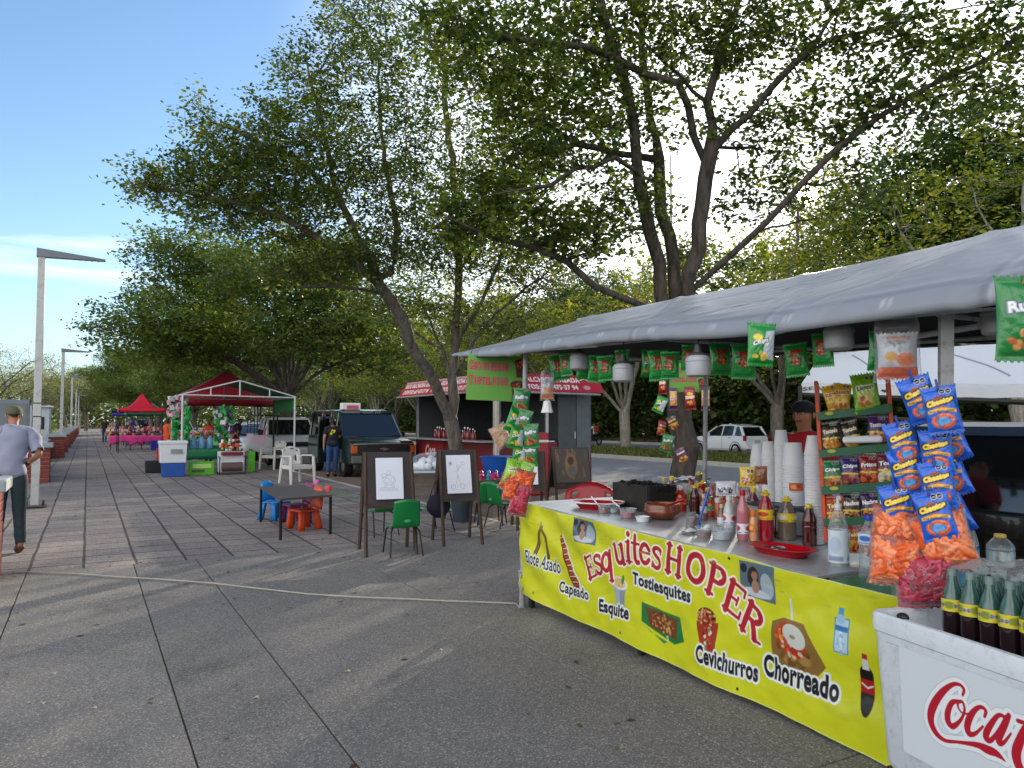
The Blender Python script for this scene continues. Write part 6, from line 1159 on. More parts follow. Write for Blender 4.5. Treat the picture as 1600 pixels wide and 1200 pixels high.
# local frame: x runs along the front face towards the camera side, y runs to the back
ax = Vector((-math.sin(R(-12.7))*-1, -math.cos(R(12.7)), 0)); ax = Vector((-math.sin(R(12.7)), -math.cos(R(12.7)), 0)); co.rotation_euler = (0, 0, math.atan2(ax.y, ax.x))
CW, CD, zt, zb = 1.05, .56, ce.z, ce.z-.60
M_cool = mat('cooler_plastic', '#d3dbe0', rough=.4, var=.04, dirt='#8f8d80', dirt_scale=13, dirt_amt=.6, bump=.15, bscale=90)
def shell(b, x0, x1, y0, y1, z0, z1, tp=.04, n=5, rr=.05):
    def ring(z, k, inset=0):
        out = []
        for (cx, cy, a0) in ((x1-rr, y1-rr, 0), (x0+rr, y1-rr, 90), (x0+rr, y0+rr, 180), (x1-rr, y0+rr, 270)):
            for i in range(n+1): a = R(a0+90*i/n); out.append((cx+(rr-inset)*math.cos(a)-(cx-(x0+x1)/2)*k, cy+(rr-inset)*math.sin(a)-(cy-(y0+y1)/2)*k, z))
        return out
    return ring
b = MB(); ring = shell(b, 0, CW, 0, CD, zb, zt); prof = [(zb, .09, .01), (zb+.02, .08, 0), (zt-.075, .01, 0), (zt-.07, -.012, 0), (zt-.012, -.014, 0), (zt, -.006, .006), (zt, .03, .02), (zt-.012, .045, .02), (zb+.07, .12, .02), (zb+.07, .9, .0)]
rs_ = [ring(z, k, i_) for z, k, i_ in prof]; n = len(rs_[0]); b.add([v for r_ in rs_ for v in r_], [(i*n+j, i*n+(j+1) % n, (i+1)*n+(j+1) % n, (i+1)*n+j) for i in range(len(rs_)-1) for j in range(n)]+[tuple(range(n))[::-1], tuple((len(rs_)-1)*n+j for j in range(n))]); b.build('cooler_body', M_cool, co, smooth=True)
b = MB(); b.tube([(.09, .005, zt-.105), (.96, .005, zt-.105)], .003, 4); b.tube([(.09, .007, zt-.107), (.093, .015, zt-.2)], .003, 4); b.tube([(.14, .03, zb+.07), (.95, .03, zb+.07)], .004, 4); b.build('moulding', mat('cooler_groove', '#8f979c', rough=.5), co)
q = random.Random(8); b = MB()
for i in range(46):
    x, z = q.uniform(.02, .9), zb+.05+q.random()**.7*.5; l = q.uniform(.004, .03); a = q.uniform(-.5, .5); y = .02+(zt-.08-z)*.115-.0035; b.add([(x, y, z), (x+l*math.cos(a), y, z+l*math.sin(a)), (x+l*math.cos(a), y-.0004, z+l*math.sin(a)+.002), (x, y-.0004, z+.0016)], [(0, 1, 2, 3)])
b.build('scuff', mat('scuff_mark', '#6f706c', rough=.8), co)['kind'] = 'stuff'
b = MB(); b.sph((.15, .03, zt+.004), .022, 12, 8, (1.2, .9, .7)); b.build('latch', M_black, co, smooth=True)
# red script, painted on a fine sheet following the front face
def script():
    W, H = .80, .40; pt = Paint(W, H, 400, 200, '#d3dbe0')
    # coordinates are in survey-enlargement pixels (x right, y down) unprojected onto the face
    O = ce; ux = Vector((ax.x, ax.y, 0)); nrm = Vector((-ax.y, ax.x, 0))
    def F(x, y):
        d = ray(1340+x/4, 900+y/4); k = (O-CAM).dot(nrm)/d.dot(nrm); p = CAM+d*k; return ((p-O).dot(ux)-.16, p.z-(zt-.5))
    red = '#b3122a'; wh = '#e6ecee'
    strokes = [
      ([(655, 745), (665, 712), (640, 680), (590, 680), (520, 735), (465, 820), (450, 900), (480, 980), (540, 1030), (620, 1040)], [.009, .012, .012, .016, .026, .032, .030, .024, .014, .008]),
      ([(540, 1030), (640, 1042), (740, 1058), (800, 1085), (860, 1110), (915, 1160)], [.01, .012, .02, .030, .024, .004]),
      ([(640, 785), (590, 790), (560, 850), (560, 910), (590, 940), (640, 900), (665, 840), (655, 790), (630, 785), (625, 820), (650, 855), (690, 862), (715, 850)], [.012, .018, .024, .026, .020, .012, .010, .010, .010, .008, .007, .007, .007]),
      ([(790, 880), (800, 845), (775, 820), (740, 830), (700, 880), (680, 940), (690, 985), (730, 985), (780, 940)], [.010, .013, .013, .016, .024, .026, .022, .013, .008]),
      ([(925, 885), (880, 870), (835, 920), (800, 980), (800, 1020), (830, 1025), (880, 965), (930, 880)], [.012, .014, .020, .024, .022, .016, .013, .014]),
      ([(945, 870), (920, 930), (880, 1010), (880, 1045), (910, 1040), (955, 985)], [.016, .020, .024, .020, .012, .007]),
      ([(1000, 905), (1060, 925)], [.014, .014]),
      ([(1120, 880), (1060, 930), (1010, 1030), (985, 1110), (1000, 1190), (1050, 1260), (1130, 1290)], [.012, .020, .030, .034, .032, .024, .014]),
    ]
    def sm(pl):
        out = []; n_ = len(pl)
        for i in range(n_-1):
            p0, p1, p2, p3 = pl[max(i-1, 0)], pl[i], pl[i+1], pl[min(i+2, n_-1)]
            for k in range(6):
                t = k/6; out.append(tuple(.5*((2*p1[c])+(-p0[c]+p2[c])*t+(2*p0[c]-5*p1[c]+4*p2[c]-p3[c])*t*t+(-p0[c]+3*p1[c]-3*p2[c]+p3[c])*t**3) for c in range(3)))
        out.append(pl[-1]); return out
    for layer in range(3):
        for pl, ws in strokes:
            q_ = sm([(*F(x, y), w_) for (x, y), w_ in zip(pl, ws)])
            for a, c in zip(q_, q_[1:]):
                e = (.034, .030, 0)[layer]; pt.segs([(a[0], a[1]), (c[0], c[1])], a[2]+e, ('#a9b2b6', wh, red)[layer], c[2]+e)
    sl0 = (zt-.5)
    o = painted_sheet('script_lettering', pt, lambda X, Y: (X+.16, -.004+.052*(1-(Y+sl0-zb)/(zt-zb))*.0+.0+(zt-.07-(Y+sl0))*.085*.0+fy(Y+sl0), Y+sl0), vcmat('cooler_print', rough=.4, bump=0), co)
def fy(z):   # front face of the tapered tub
    k = .01+(.08-.01)*(zt-.075-z)/(zt-.075-zb-.02); return (CD/2-.05)*k-.0015
script()
stn = thing('cooler_stand', 'low dark stand carrying the white cooler chest', 'stand', co.location, co.rotation_euler); 
b = MB(); b.box((CW/2, CD/2, zb-.015), (CW*.9, CD*.9, .028)); b.build('platform', M_dkmetal, stn)
for x in (.1, CW-.1):
    for y in (.08, CD-.08): b = MB(); b.box((x, y, (zb-.03)/2), (.035, .035, zb-.03)); b.build('leg', M_dkmetal, stn)
# cola pack inside the chest
GP = 'dark soft drink bottles packed in the open cooler'; first = None; co_m = Matrix.LocRotScale(co.location, co.rotation_euler, None)
for k, (i, j) in enumerate([(i, j) for j in range(3) for i in range(6)]):
    x, y = .30+i*.082+(.04 if j % 2 else 0), .2+j*.075; loc = co_m @ Vector((x-.05, y-.03, zt-.12)); lb = '%s dark soda bottle from the left in the %s row of the cooler pack' % (ORD[i], ('front', 'middle', 'back')[j])
    if first is None:
        first = thing('soda_bottle', lb, 'bottle', loc, 0, GP); b = MB(); b.lathe([(0, 0), (.034, 0), (.038, .01), (.038, .05), (.034, .075), (.038, .1), (.038, .17)], n=16); b.build('contents', M_liq('#1e0f14'), first, smooth=True)
        b = MB(); b.lathe([(.0385, .168), (.038, .2), (.03, .24), (.016, .28), (.014, .3)], n=16, cap=False); b.build('neck', mat('green_tint', '#2f5a50', rough=.1, coat=.6), first, smooth=True)
        b = MB(); b.lathe([(.016, .295), (.0165, .318), (.012, .322), (0, .322)], n=12); b.build('cap', mat('silver_cap', '#8fa8a4', rough=.25, metal=.4), first, smooth=True)
        pt = Paint(.24, .045, 60, 14, '#cfc32e'); [pt.ell(.01+.06*q_, .024, .02, .014, '#7a8a2a') for q_ in range(4)]; [seals(pt, .03+.06*q_, .022, .007) for q_ in range(4)]; painted_sheet('label', pt, lambda X, Y: (.0392*np.cos(X/.0382), .0392*np.sin(X/.0382), Y+.165), M_print, first)
    else: dup(first, loc, k*.7, lb, GP)
# plastic wrap draped over the pack
b = MB(); b.grid(lambda i, j: co_m @ Vector((  .21+.6*i, .14+.32*j, zt+.215+.012*math.sin(i*7+1)*math.sin(j*5)-.35*max(0, abs(i-.5)*2-.8)+.006*math.sin(i*33+j*9)+.02*j)), 30, 18); tag(b.build('plastic_wrap', M_film, smooth='all'), 'crinkled clear plastic wrap draped over the soda pack', 'wrap')
lm_ = thing('lime_slice', 'small brown and yellow scrap inside the cooler corner', 'scrap', co_m @ Vector((.27, .14, zt-.1))); b = MB(); b.sph((0, 0, 0), .035, 12, 8, (1, .8, .5)); b.build('peel', mat('peel', '#b08a4a', rough=.6), lm_, smooth=True)
# ------------------------------------------------ people: one grown body each, clothes as fitted layers
def seglist(J): return [('torso', 'pelvis', 'waist'), ('torso', 'waist', 'chest'), ('torso', 'chest', 'uchest'), ('neck', 'uchest', 'neck'), ('head', 'neck', 'jaw'), ('head', 'jaw', 'head'), ('head', 'head', 'crown')]+[x for s in 'LR' for x in
    (('torso', 'uchest', 'sh'+s), ('uarm', 'sh'+s, 'el'+s), ('farm', 'el'+s, 'wr'+s), ('hand', 'wr'+s, 'ha'+s), ('hip', 'pelvis', 'hi'+s), ('thigh', 'hi'+s, 'kn'+s), ('calf', 'kn'+s, 'an'+s), ('foot', 'an'+s, 'ba'+s), ('foot', 'ba'+s, 'to'+s))]
def person(label, loc, rot, H=1.7, pose=None, skin='#a9765a', shirt='#888888', pants='#26303f', shoe='#2a2624', hair='#16110f', sleeve=.62, cat='person', build=1.0, cap=None, face_=False, longhair=False, shirtm=None, shirt_low=-.06):
    J = dict(pelvis=(0, 0, .95), waist=(0, -.005, 1.08), chest=(0, -.005, 1.26), uchest=(0, .005, 1.40), neck=(0, .01, 1.50), jaw=(0, -.015, 1.565), head=(0, -.012, 1.64), crown=(0, -.002, 1.70))
    for s, k in (('L', 1), ('R', -1)):
        J.update({'sh'+s: (k*.17, .01, 1.41), 'el'+s: (k*.235, .03, 1.13), 'wr'+s: (k*.245, -.04, .89), 'ha'+s: (k*.245, -.06, .82), 'hi'+s: (k*.09, 0, .92), 'kn'+s: (k*.1, -.015, .5), 'an'+s: (k*.1, .02, .085), 'ba'+s: (k*.105, -.09, .045), 'to'+s: (k*.11, -.155, .035)})
    J.update(pose or {}); J = {k: Vector(v) for k, v in J.items()}
    Rd = dict(pelvis=.135, waist=.125, chest=.14, uchest=.10, neck=.052, jaw=.066, head=.088, crown=.066)
    for s in 'LR': Rd.update({'sh'+s: .062, 'el'+s: .041, 'wr'+s: .027, 'ha'+s: .03, 'hi'+s: .092, 'kn'+s: .058, 'an'+s: .04, 'ba'+s: .038, 'to'+s: .028})
    for k in ('pelvis', 'waist', 'chest', 'hiL', 'hiR', 'shL', 'shR'): Rd[k] *= build
    sg = seglist(J); names = list(J); E = [(names.index(a), names.index(b)) for _, a, b in sg]; V = [tuple(J[n]) for n in names]; Rr = [Rd[n] for n in names]
    for s, k in (('L', 1), ('R', -1)):
        w_, h = J['wr'+s], J['ha'+s]; d = (h-w_).normalized(); side = Vector((0, 1, 0)).cross(d) if abs(d.y) < .9 else Vector((1, 0, 0)); side = d.cross(side).normalized()
        for i, l in enumerate((.062, .074, .068, .052)):
            o = side*(i-1.5)*.019; V += [tuple(h+o+d*.028), tuple(h+o*1.15+d*(.028+l)+side.cross(d)*.012)]; Rr += [.0095, .0075]; n = len(V); E += [(names.index('ha'+s), n-2), (n-2, n-1)]
        V += [tuple(w_.lerp(h, .5)+side*-.034), tuple(h+side*-.05+d*.01)]; Rr += [.011, .009]; n = len(V); E += [(names.index('wr'+s), n-2), (n-2, n-1)]
    me = bpy.data.meshes.new('b'); me.from_pydata(V, E, []); ob = bpy.data.objects.new('b', me); COL.objects.link(ob); md = ob.modifiers.new('k', 'SKIN'); md.use_smooth_shade = True
    for i, sv_ in enumerate(me.skin_vertices[0].data): sv_.radius = (Rr[i], Rr[i]); sv_.use_root = (i == 0)
    su = ob.modifiers.new('s', 'SUBSURF'); su.levels = 2
    dg = bpy.context.evaluated_depsgraph_get(); ev = ob.evaluated_get(dg); em = ev.to_mesh(); n = len(em.vertices); co_ = np.empty(n*3); em.vertices.foreach_get('co', co_); co_ = co_.reshape(-1, 3); nr = np.array([v.normal[:] for v in em.vertices]); fc = [tuple(p.vertices) for p in em.polygons]; ev.to_mesh_clear(); bpy.data.objects.remove(ob); bpy.data.meshes.remove(me)
    best = np.full(n, 1e9); reg = np.zeros(n, int); tt = np.zeros(n)
    for i, (r_, a, b) in enumerate(sg):
        A, B = np.array(J[a]), np.array(J[b]); d = B-A; t = np.clip(((co_-A)@d)/(d@d), 0, 1); rad = Rd[a]+(Rd[b]-Rd[a])*t; q = np.linalg.norm(co_-A-t[:, None]*d, axis=1)/rad; m = q < best; best[m] = q[m]; reg[m] = i; tt[m] = t[m]
    rn = [sg[i][0] for i in reg]
    # widen the trunk, flatten front to back a little, shape the head
    for i in range(n):
        if rn[i] in ('torso', 'hip'): c = J['chest'].lerp(J['pelvis'], .5); co_[i, 1] = c.y+(co_[i, 1]-c.y)*.86
        if rn[i] == 'head':
            hc = J['head']; co_[i, 0] = hc.x+(co_[i, 0]-hc.x)*.86; dy = co_[i, 1]-hc.y; dz = co_[i, 2]-hc.z
            if dy < -.03: co_[i, 1] += -.006-.020*math.exp(-((co_[i, 0]-hc.x)/.013)**2-((dz+.02)/.02)**2)+.004*math.exp(-((dz-.012)/.012)**2)
    root = thing('person', label, cat, loc, rot, scale=H/1.77)
    SM_ = mat('skin_'+skin[1:], skin, rough=.5, var=.06, sss=.1)
    body = fastmesh_poly('body', co_, fc, SM_, root)
    def layer(name, keep, off, m, fold=0.):
        fs = [f for f in fc if all(keep[v] for v in f)]; used = sorted({v for f in fs for v in f}); ix = {v: k for k, v in enumerate(used)}
        if not fs: return None
        pts = [tuple(co_[v]+nr[v]*(off if not fold else off+fold*mnoise.noise(Vector(co_[v])*(11, 11, 16)[0]))) for v in used]; o = fastmesh_poly(name, pts, [tuple(ix[v] for v in f) for f in fs], m, root)
        s_ = o.modifiers.new('s', 'SOLIDIFY'); s_.thickness = .004; s_.offset = 1; return o
    z0 = J['pelvis'].z+shirt_low; sh = shirtm or mat('cloth_'+shirt[1:], shirt, rough=.85, var=.06, bump=.2, bscale=40); pn = mat('cloth_'+pants[1:], pants, rough=.85, var=.1, bump=.2, bscale=40)
    layer('trousers', [(r in ('hip', 'thigh') or (r == 'torso' and co_[i, 2] < J['waist'].z and sg[reg[i]][1] == 'pelvis') or (r == 'calf' and tt[i] < .93)) for i, r in enumerate(rn)], .013, pn, .008)
    layer('shirt', [((r == 'torso' and co_[i, 2] > z0-.03) or (r == 'hip' and co_[i, 2] > z0) or (r == 'uarm' and tt[i] < sleeve) or (sleeve > 1 and r == 'farm' and tt[i] < sleeve-1)) for i, r in enumerate(rn)], .024, sh, .034)
    layer('shoes', [(r == 'foot' or (r == 'calf' and tt[i] > .97)) for i, r in enumerate(rn)], .010, mat('leather_'+shoe[1:], shoe, rough=.5))
    hc = J['head']; hm = mat('hair_'+hair[1:], hair, rough=.6, bump=.4, bscale=120)
    layer('hair', [(r == 'head' and (co_[i, 2]-hc.z > .035-.9*(co_[i, 1]-hc.y)*(1 if co_[i, 1] > hc.y else .25) and (co_[i, 1]-hc.y > -.055 or co_[i, 2]-hc.z > .05))) or (longhair and r in ('neck', 'head') and co_[i, 1]-hc.y > .015) for i, r in enumerate(rn)], .013, hm, .006)
    for s in 'LR':
        k = 1 if s == 'L' else -1; b = MB(); b.sph(hc+Vector((k*.08, .012, -.008)), .026, 8, 6, (.35, .7, 1.1)); b.build('ear', SM_, root, smooth=True)
    if cap:
        cm = mat('cap_cloth_'+cap[1:], cap, rough=.85, bump=.2, bscale=60); b = MB(); zc_ = .035 if face_ else 0; b.lathe_s([(.098, .012+zc_), (.102, .03+zc_), (.098, .065), (.072, .098), (.03, .112), (0, .114)], hc, 20, (.9, 1.06, 1)); b.build('cap', cm, root, smooth=True)
        if face_: b = MB(); b.lathe_s([(.092, .02), (.097, .05)], hc, 20, (.9, 1.06, 1)); b.build('cap_band', cm, root, smooth=True)
        else: b = MB(); b.grid(lambda i, j: hc+Vector(((i-.5)*.15, -.09-.07*j*math.sin(pi*(.15+.7*i)), .022-.012*(2*i-1)**2*1.5)), 8, 5)
        if not face_: b.build('brim', cm, root, smooth='all', solid=.004)
    if face_:
        for k in (1, -1):
            b = MB(); b.sph(hc+Vector((k*.029, -.088, .012)), .0105, 10, 8, (1.2, .7, .7)); e = b.build('eye', mat('eye_white', '#c8c0b8', rough=.2), root, smooth=True)
            b = MB(); b.sph(hc+Vector((k*.029-.002, -.0955, .012)), .0052, 8, 6, (1, .5, 1)); b.build('pupil', mat('pupil', '#120c0a', rough=.1), e, smooth=True)
            b = MB(); b.tube([hc+Vector((k*.014, -.099, .030)), hc+Vector((k*.03, -.099, .035)), hc+Vector((k*.046, -.088, .030))], [.003, .0036, .002], 6); b.build('eyebrow', hm, root, smooth=True)
        b = MB(); b.tube([hc+Vector((-.024, -.094, -.052)), hc+Vector((-.008, -.102, -.049)), hc+Vector((.008, -.102, -.049)), hc+Vector((.024, -.094, -.052))], [.003, .0055, .0055, .003], 8); b.build('lips', mat('lips', '#7d4038', rough=.4), root, smooth=True)
    return root
def fastmesh_poly(name, V, F, m, parent):
    me = bpy.data.meshes.new(name); me.from_pydata([tuple(v) for v in V], [], F); me.materials.append(m); me.polygons.foreach_set('use_smooth', [True]*len(me.polygons)); return link(bpy.data.objects.new(name, me), parent)
# man at the low wall, back to us, weight on the left arm
g = G(12, 868)
person('man in a grey lavender shirt and olive cap leaning on the brick pillar, back turned', (g.x-.0, g.y+.05, 0), pi+R(8), 1.77, dict(pelvis=(.02, .0, .95), waist=(.0, -.04, 1.08), chest=(-.02, -.10, 1.26), uchest=(-.03, -.14, 1.39), neck=(-.03, -.165, 1.48), jaw=(-.03, -.21, 1.54), head=(-.03, -.215, 1.615), crown=(-.03, -.20, 1.675),
    shL=(.15, -.14, 1.40), elL=(.29, -.06, 1.18), wrL=(.20, -.25, 1.08), haL=(.17, -.31, 1.06), shR=(-.21, -.12, 1.39), elR=(-.28, .02, 1.15), wrR=(-.2, -.18, 1.05), haR=(-.17, -.25, 1.03), knL=(.11, -.01, .5), anL=(.12, .03, .085), knR=(-.1, -.04, .5), anR=(-.12, .0, .085)),
    shirt='#8f93a8', pants='#22343a', shoe='#5a3a34', cap='#565a40', sleeve=.9, build=1.0, shirt_low=-.1)
# woman at the van
g = G(519, 745)
wm = person('woman in a black shirt with yellow print and blue jeans standing at the van door', (g.x, g.y, 0), pi-R(12), 1.66, dict(elR=(-.2, -.1, 1.16), wrR=(-.16, -.3, 1.2), haR=(-.15, -.37, 1.22), elL=(.24, .02, 1.13), anL=(.13, .05, .085), anR=(-.06, -.05, .085)), shirt='#17171c', pants='#24477a', shoe='#111114', skin='#b08468', build=1.1, longhair=True)
b = MB(); q = random.Random(1)
for i in range(9): b.sph((q.uniform(-.06, .08), .138+.005*i*0, 1.3+q.uniform(-.05, .07)), q.uniform(.018, .032), 8, 6, (1, .25, 1))
b.build('shirt_print', mat('print_yellow', '#d8d428', rough=.7), wm.children[2] if len(wm.children) > 2 else wm, smooth=True)
# vendor
p = P(1256, 645, 5.95)
person('vendor in a red shirt and dark cap behind the foam cup stacks', (p.x, p.y, 0), face(1256)-R(22), 1.72, dict(elL=(.25, -.08, 1.15), wrL=(.12, -.28, 1.08), haL=(.07, -.33, 1.08), elR=(-.25, -.06, 1.15), wrR=(-.12, -.26, 1.08), haR=(-.08, -.32, 1.08)), shirt='#a3141f', pants='#20242c', skin='#a46c50', hair='#120e0d', build=1.12, face_=True, cap='#17161a')
person('person in dark shirt and jeans walking away down the promenade', tuple(G(163, 691)), pi+R(-10), 1.75, dict(knL=(.1, -.12, .52), anL=(.1, -.14, .1), baL=(.1, -.25, .05), toL=(.1, -.31, .04), anR=(-.1, .16, .11), baR=(-.1, .06, .05), toR=(-.1, .0, .035)), shirt='#1b1c22', pants='#2f4a72', cap='#16161a')
person('person in an orange sleeveless top and black trousers beside the hanging green bags', P(263, 690, 27.)*1+Vector((0, 0, -P(263, 690, 27.).z)), pi*.6, 1.68, dict(elL=(.28, -.05, 1.15)), shirt='#e0521c', pants='#131316', sleeve=.1, skin='#a06a4c', build=1.15, longhair=True)
person('person in an orange shirt sorting goods at the middle of the green canopy stall', P(326, 690, 27.5)*1+Vector((0, 0, -P(326, 690, 27.5).z)), -.8, 1.6, dict(elL=(.26, -.12, 1.16), wrL=(.2, -.34, 1.05), haL=(.2, -.4, 1.03)), shirt='#d0481c', pants='#18181c', skin='#9a684c', longhair=True)
person('person in a black shirt bending at the right of the green canopy stall', P(367, 690, 25.5)*1+Vector((0, 0, -P(367, 690, 25.5).z)), pi*.5+.3, 1.72, dict(chest=(0, -.05, 1.25), uchest=(0, -.1, 1.38), neck=(0, -.13, 1.47), jaw=(0, -.18, 1.52), head=(0, -.19, 1.59), crown=(0, -.18, 1.65), shL=(.17, -.09, 1.39), shR=(-.17, -.09, 1.39), elL=(.2, -.16, 1.15), wrL=(.14, -.36, 1.1), haL=(.13, -.42, 1.1)), shirt='#151318', pants='#2c4468', skin='#8a5a42')
for (px, t, rot, lb, sh, pa) in ((176, 58, 2.5, 'person in a pale shirt standing left of the pink tables', '#c8b0a8', '#22242c'), (184, 50, -1.2, 'person in dark clothes next to the pink table end', '#2a2c34', '#16161c'), (236, 50, .9, 'person in black sitting side behind the right pink table', '#141216', '#202430'), (216, 56, .2, 'person in a pink top under the red canopy', '#c06a78', '#3a3030'), (203, 60, 3., 'person in white under the red canopy near its left pole', '#c8c4bc', '#2a2c38')):
    d = P(px, 680, t); person(lb, (d.x, d.y, 0), rot, 1.66, shirt=sh, pants=pa, skin='#9a684c')
# ------------------------------------------------ vehicles
M_glass = mat('car_glass', '#0e1418', rough=.06, var=.03, spec=.9, coat=.8); M_tyre = mat('tyre_rubber', '#141414', rough=.9); M_chrome = mat('bright_metal', '#b8bcc0', rough=.2, metal=.9); M_rim = mat('wheel_rim', '#8a8e92', rough=.3, metal=.7)
M_lampg = mat('lamp_glass', '#d0d8dc', rough=.1, coat=.8); M_amber = mat('amber_lens', '#c85a14', rough=.2, coat=.6); M_redl = mat('red_lens', '#8f0f14', rough=.15, coat=.8); M_trim = mat('dark_trim', '#1c1d1f', rough=.55)
def loft(b, secs):
    """secs: (y, [(x,z) half outline bottom->top])"""
    rings = []
    for y, pr in secs: rings.append([(x, y, z) for x, z in pr]+[(-x, y, z) for x, z in reversed(pr)])
    n = len(rings[0]); b.add([v for r in rings for v in r], [(i*n+j, (i+1)*n+j, (i+1)*n+(j+1) % n, i*n+(j+1) % n) for i in range(len(rings)-1) for j in range(n)]+[tuple(range(n)), tuple((len(rings)-1)*n+j for j in range(n))[::-1]]); return b
def wheel(root, x, y, r=.31, w_=.19):
    b = MB(); b.lathe([(r*.62, -w_/2), (r*.95, -w_/2), (r, -w_/2+.03), (r, w_/2-.03), (r*.95, w_/2), (r*.62, w_/2)], (x, y, r), 28, 'X', cap=False); t = b.build('wheel', M_tyre, root, smooth=True); s = 1 if x > 0 else -1
    b = MB(); b.lathe([(r*.63, s*w_*.42), (r*.6, s*w_*.3), (r*.2, s*w_*.34), (r*.14, s*w_*.45), (0, s*w_*.45)], (x, y, r), 20, 'X'); 
    for k in range(6): a = k*pi/3; b.box((x+s*w_*.4, y+math.cos(a)*r*.38, r+math.sin(a)*r*.38), (.02, r*.42, r*.14), rx=a)
    b.build('rim', M_rim, t, smooth=True)
def half(wb, zb, ws, zs, wt, zt): return [(wb, zb), (ws*.99, zb+.06), (ws, (zb+zs)/2), (ws*.985, zs), (wt+.02, zt-.03), (wt-.05, zt)]
def van(label, loc, c1, c2, full=True, sc=(1, 1, 1)):
    r = thing('van', label, 'van', loc, 0, scale=sc); M_v = mat('van_paint'+c1[1:], c1, rough=.22, var=.05, coat=.6, dirt='#3a4440', dirt_amt=.35 if full else .1); M_vg = mat('van_grey'+c2[1:], c2, rough=.35, var=.05)
    b = MB(); loft(b, [(0, half(.85, .42, .9, .78, .86, .92)), (.12, half(.9, .36, .94, .80, .90, .98)), (.95, half(.92, .36, .96, .84, .9, 1.1)), (1.1, half(.92, .36, .96, .86, .9, 1.12)), (4.5, half(.92, .36, .96, .86, .9, 1.12)), (4.62, half(.88, .4, .92, .86, .88, 1.1))]); b.build('body', M_v, r, smooth=True, bevel=.02)
    b = MB(); loft(b, [(.98, [(.86, 1.1), (.85, 1.12)]), (1.55, [(.88, 1.1), (.76, 1.78)]), (4.5, [(.88, 1.1), (.76, 1.8)]), (4.6, [(.86, 1.1), (.75, 1.7)])]); b.build('window_band', M_glass, r, smooth=True)
    b = MB(); loft(b, [(1.5, [(.77, 1.76), (.75, 1.81), (.6, 1.84)]), (1.8, [(.79, 1.76), (.77, 1.84), (.6, 1.88)]), (4.5, [(.79, 1.76), (.77, 1.84), (.6, 1.88)]), (4.62, [(.77, 1.74), (.74, 1.8), (.6, 1.83)])]); b.build('roof', M_v, r, smooth=True)
    for s in (-1, 1):
        for (y0, y1) in ((.98, 1.56), (1.62, 1.66), (2.3, 2.36), (3.3, 3.36), (4.5, 4.56)):
            b = MB(); b.tube([(s*.885, y0, 1.1), (s*.775, y1, 1.79)], .035, 6); b.build('pillar', M_v, r, smooth=True)
        b = MB(); b.box((s*.955, 2.6, .58), (.03, 3.6, .36)); b.build('side_cladding', M_vg, r, bevel=.01)
        b = MB(); b.box((s*1.03, 1.35, 1.14), (.16, .1, .17)); b.build('mirror', M_trim, r, bevel=.02)
        b = MB(); b.box((s*.62, -.01, .77), (.2, .05, .13)); h = b.build('headlight', M_lampg, r, bevel=.01); b = MB(); b.box((s*.62, -.028, .77), (.24, .03, .17)); b.build('bezel', M_trim, h)
        b = MB(); b.box((s*.83, .02, .77), (.16, .1, .2)); b.build('marker_lamp', M_amber, r, bevel=.01)
        for y in (.78, 3.75): wheel(r, s*.82, y, .33, .22); b = MB(); b.lathe([(.42, -.012), (.37, .012)], (s*.955, y, .37), 24, 'X', cap=False); b.build('wheel_arch', M_trim, r)
    b = MB(); b.box((0, -.012, .77), (1.02, .04, .2)); g = b.build('grille', M_trim, r); b = MB()
    for k in range(4): b.box((0, -.036, .70+k*.045), (1.0, .008, .008))
    b.build('grille_slats', M_dkmetal, g)
    b = MB(); b.poly([(-.13, -.045, .765), (-.06, -.045, .765), (-.045, -.045, .735), (.045, -.045, .735), (.055, -.045, .755), (.14, -.045, .755), (.125, -.045, .785), (.06, -.045, .79), (.045, -.045, .815), (-.045, -.045, .815), (-.05, -.045, .795), (-.12, -.045, .795)], .012, (0, -1, 0)); b.build('emblem', M_chrome, r)
    b = MB(); b.box((0, 0, .915), (1.72, .06, .03)); b.build('chrome_strip', M_chrome, r, bevel=.005); b = MB(); b.box((0, -.07, .5), (1.86, .16, .2)); b.build('bumper', mat('bumper', '#59615f', rough=.4), r, bevel=.03); b = MB(); b.box((0, -.02, .3), (1.6, .1, .18)); b.build('valance', M_trim, r, bevel=.02)
    b = MB(); b.box((0, -.16, .5), (.34, .01, .13)); b.build('number_plate', mat('plate', '#b8b4a8', rough=.5), r)
    for s in (-.35, .35): b = MB(); b.tube([(s-.3, 1.02, 1.13), (s+.22, 1.17, 1.27)], .008, 5); b.build('wiper', M_black, r)
    if not full: return r
    d = MB(); d.box((-1.2, 1.55, .78), (.05, .9, .8), rz=R(-42)); o = d.build('side_door', M_v, r, bevel=.02); d = MB(); d.box((-1.2, 1.55, 1.42), (.03, .8, .5), rz=R(-42)); d.build('door_window', M_glass, o)
    d = MB(); d.box((-.6, 1.9, 1.3), (.4, .18, .55)); d.build('seat', mat('seat_maroon', '#4a1418', rough=.9), r, bevel=.05)
    sg_ = thing('roof_sign', 'small white and pink box sign on the dark van roof', 'sign', (6.7, 21.9, 1.86)); d = MB(); d.box((0, 0, .1), (.55, .25, .2)); d.build('sign_body', M_foam, sg_, bevel=.02); d = MB(); d.box((.03, -.13, .08), (.34, .02, .1)); d.build('panel', mat('pink_panel', '#d05868', rough=.6), sg_)
van('dark green van with grey lower body and open side door parked at the promenade edge', (7.12, 20.15, -.004), '#1c2d2c', '#5f6b6e')
van('black vehicle side with dark windows right behind the stall', (6.6, -1.35, -.004), '#0c0d10', '#0f1114', False, (1, 1.15, .82))
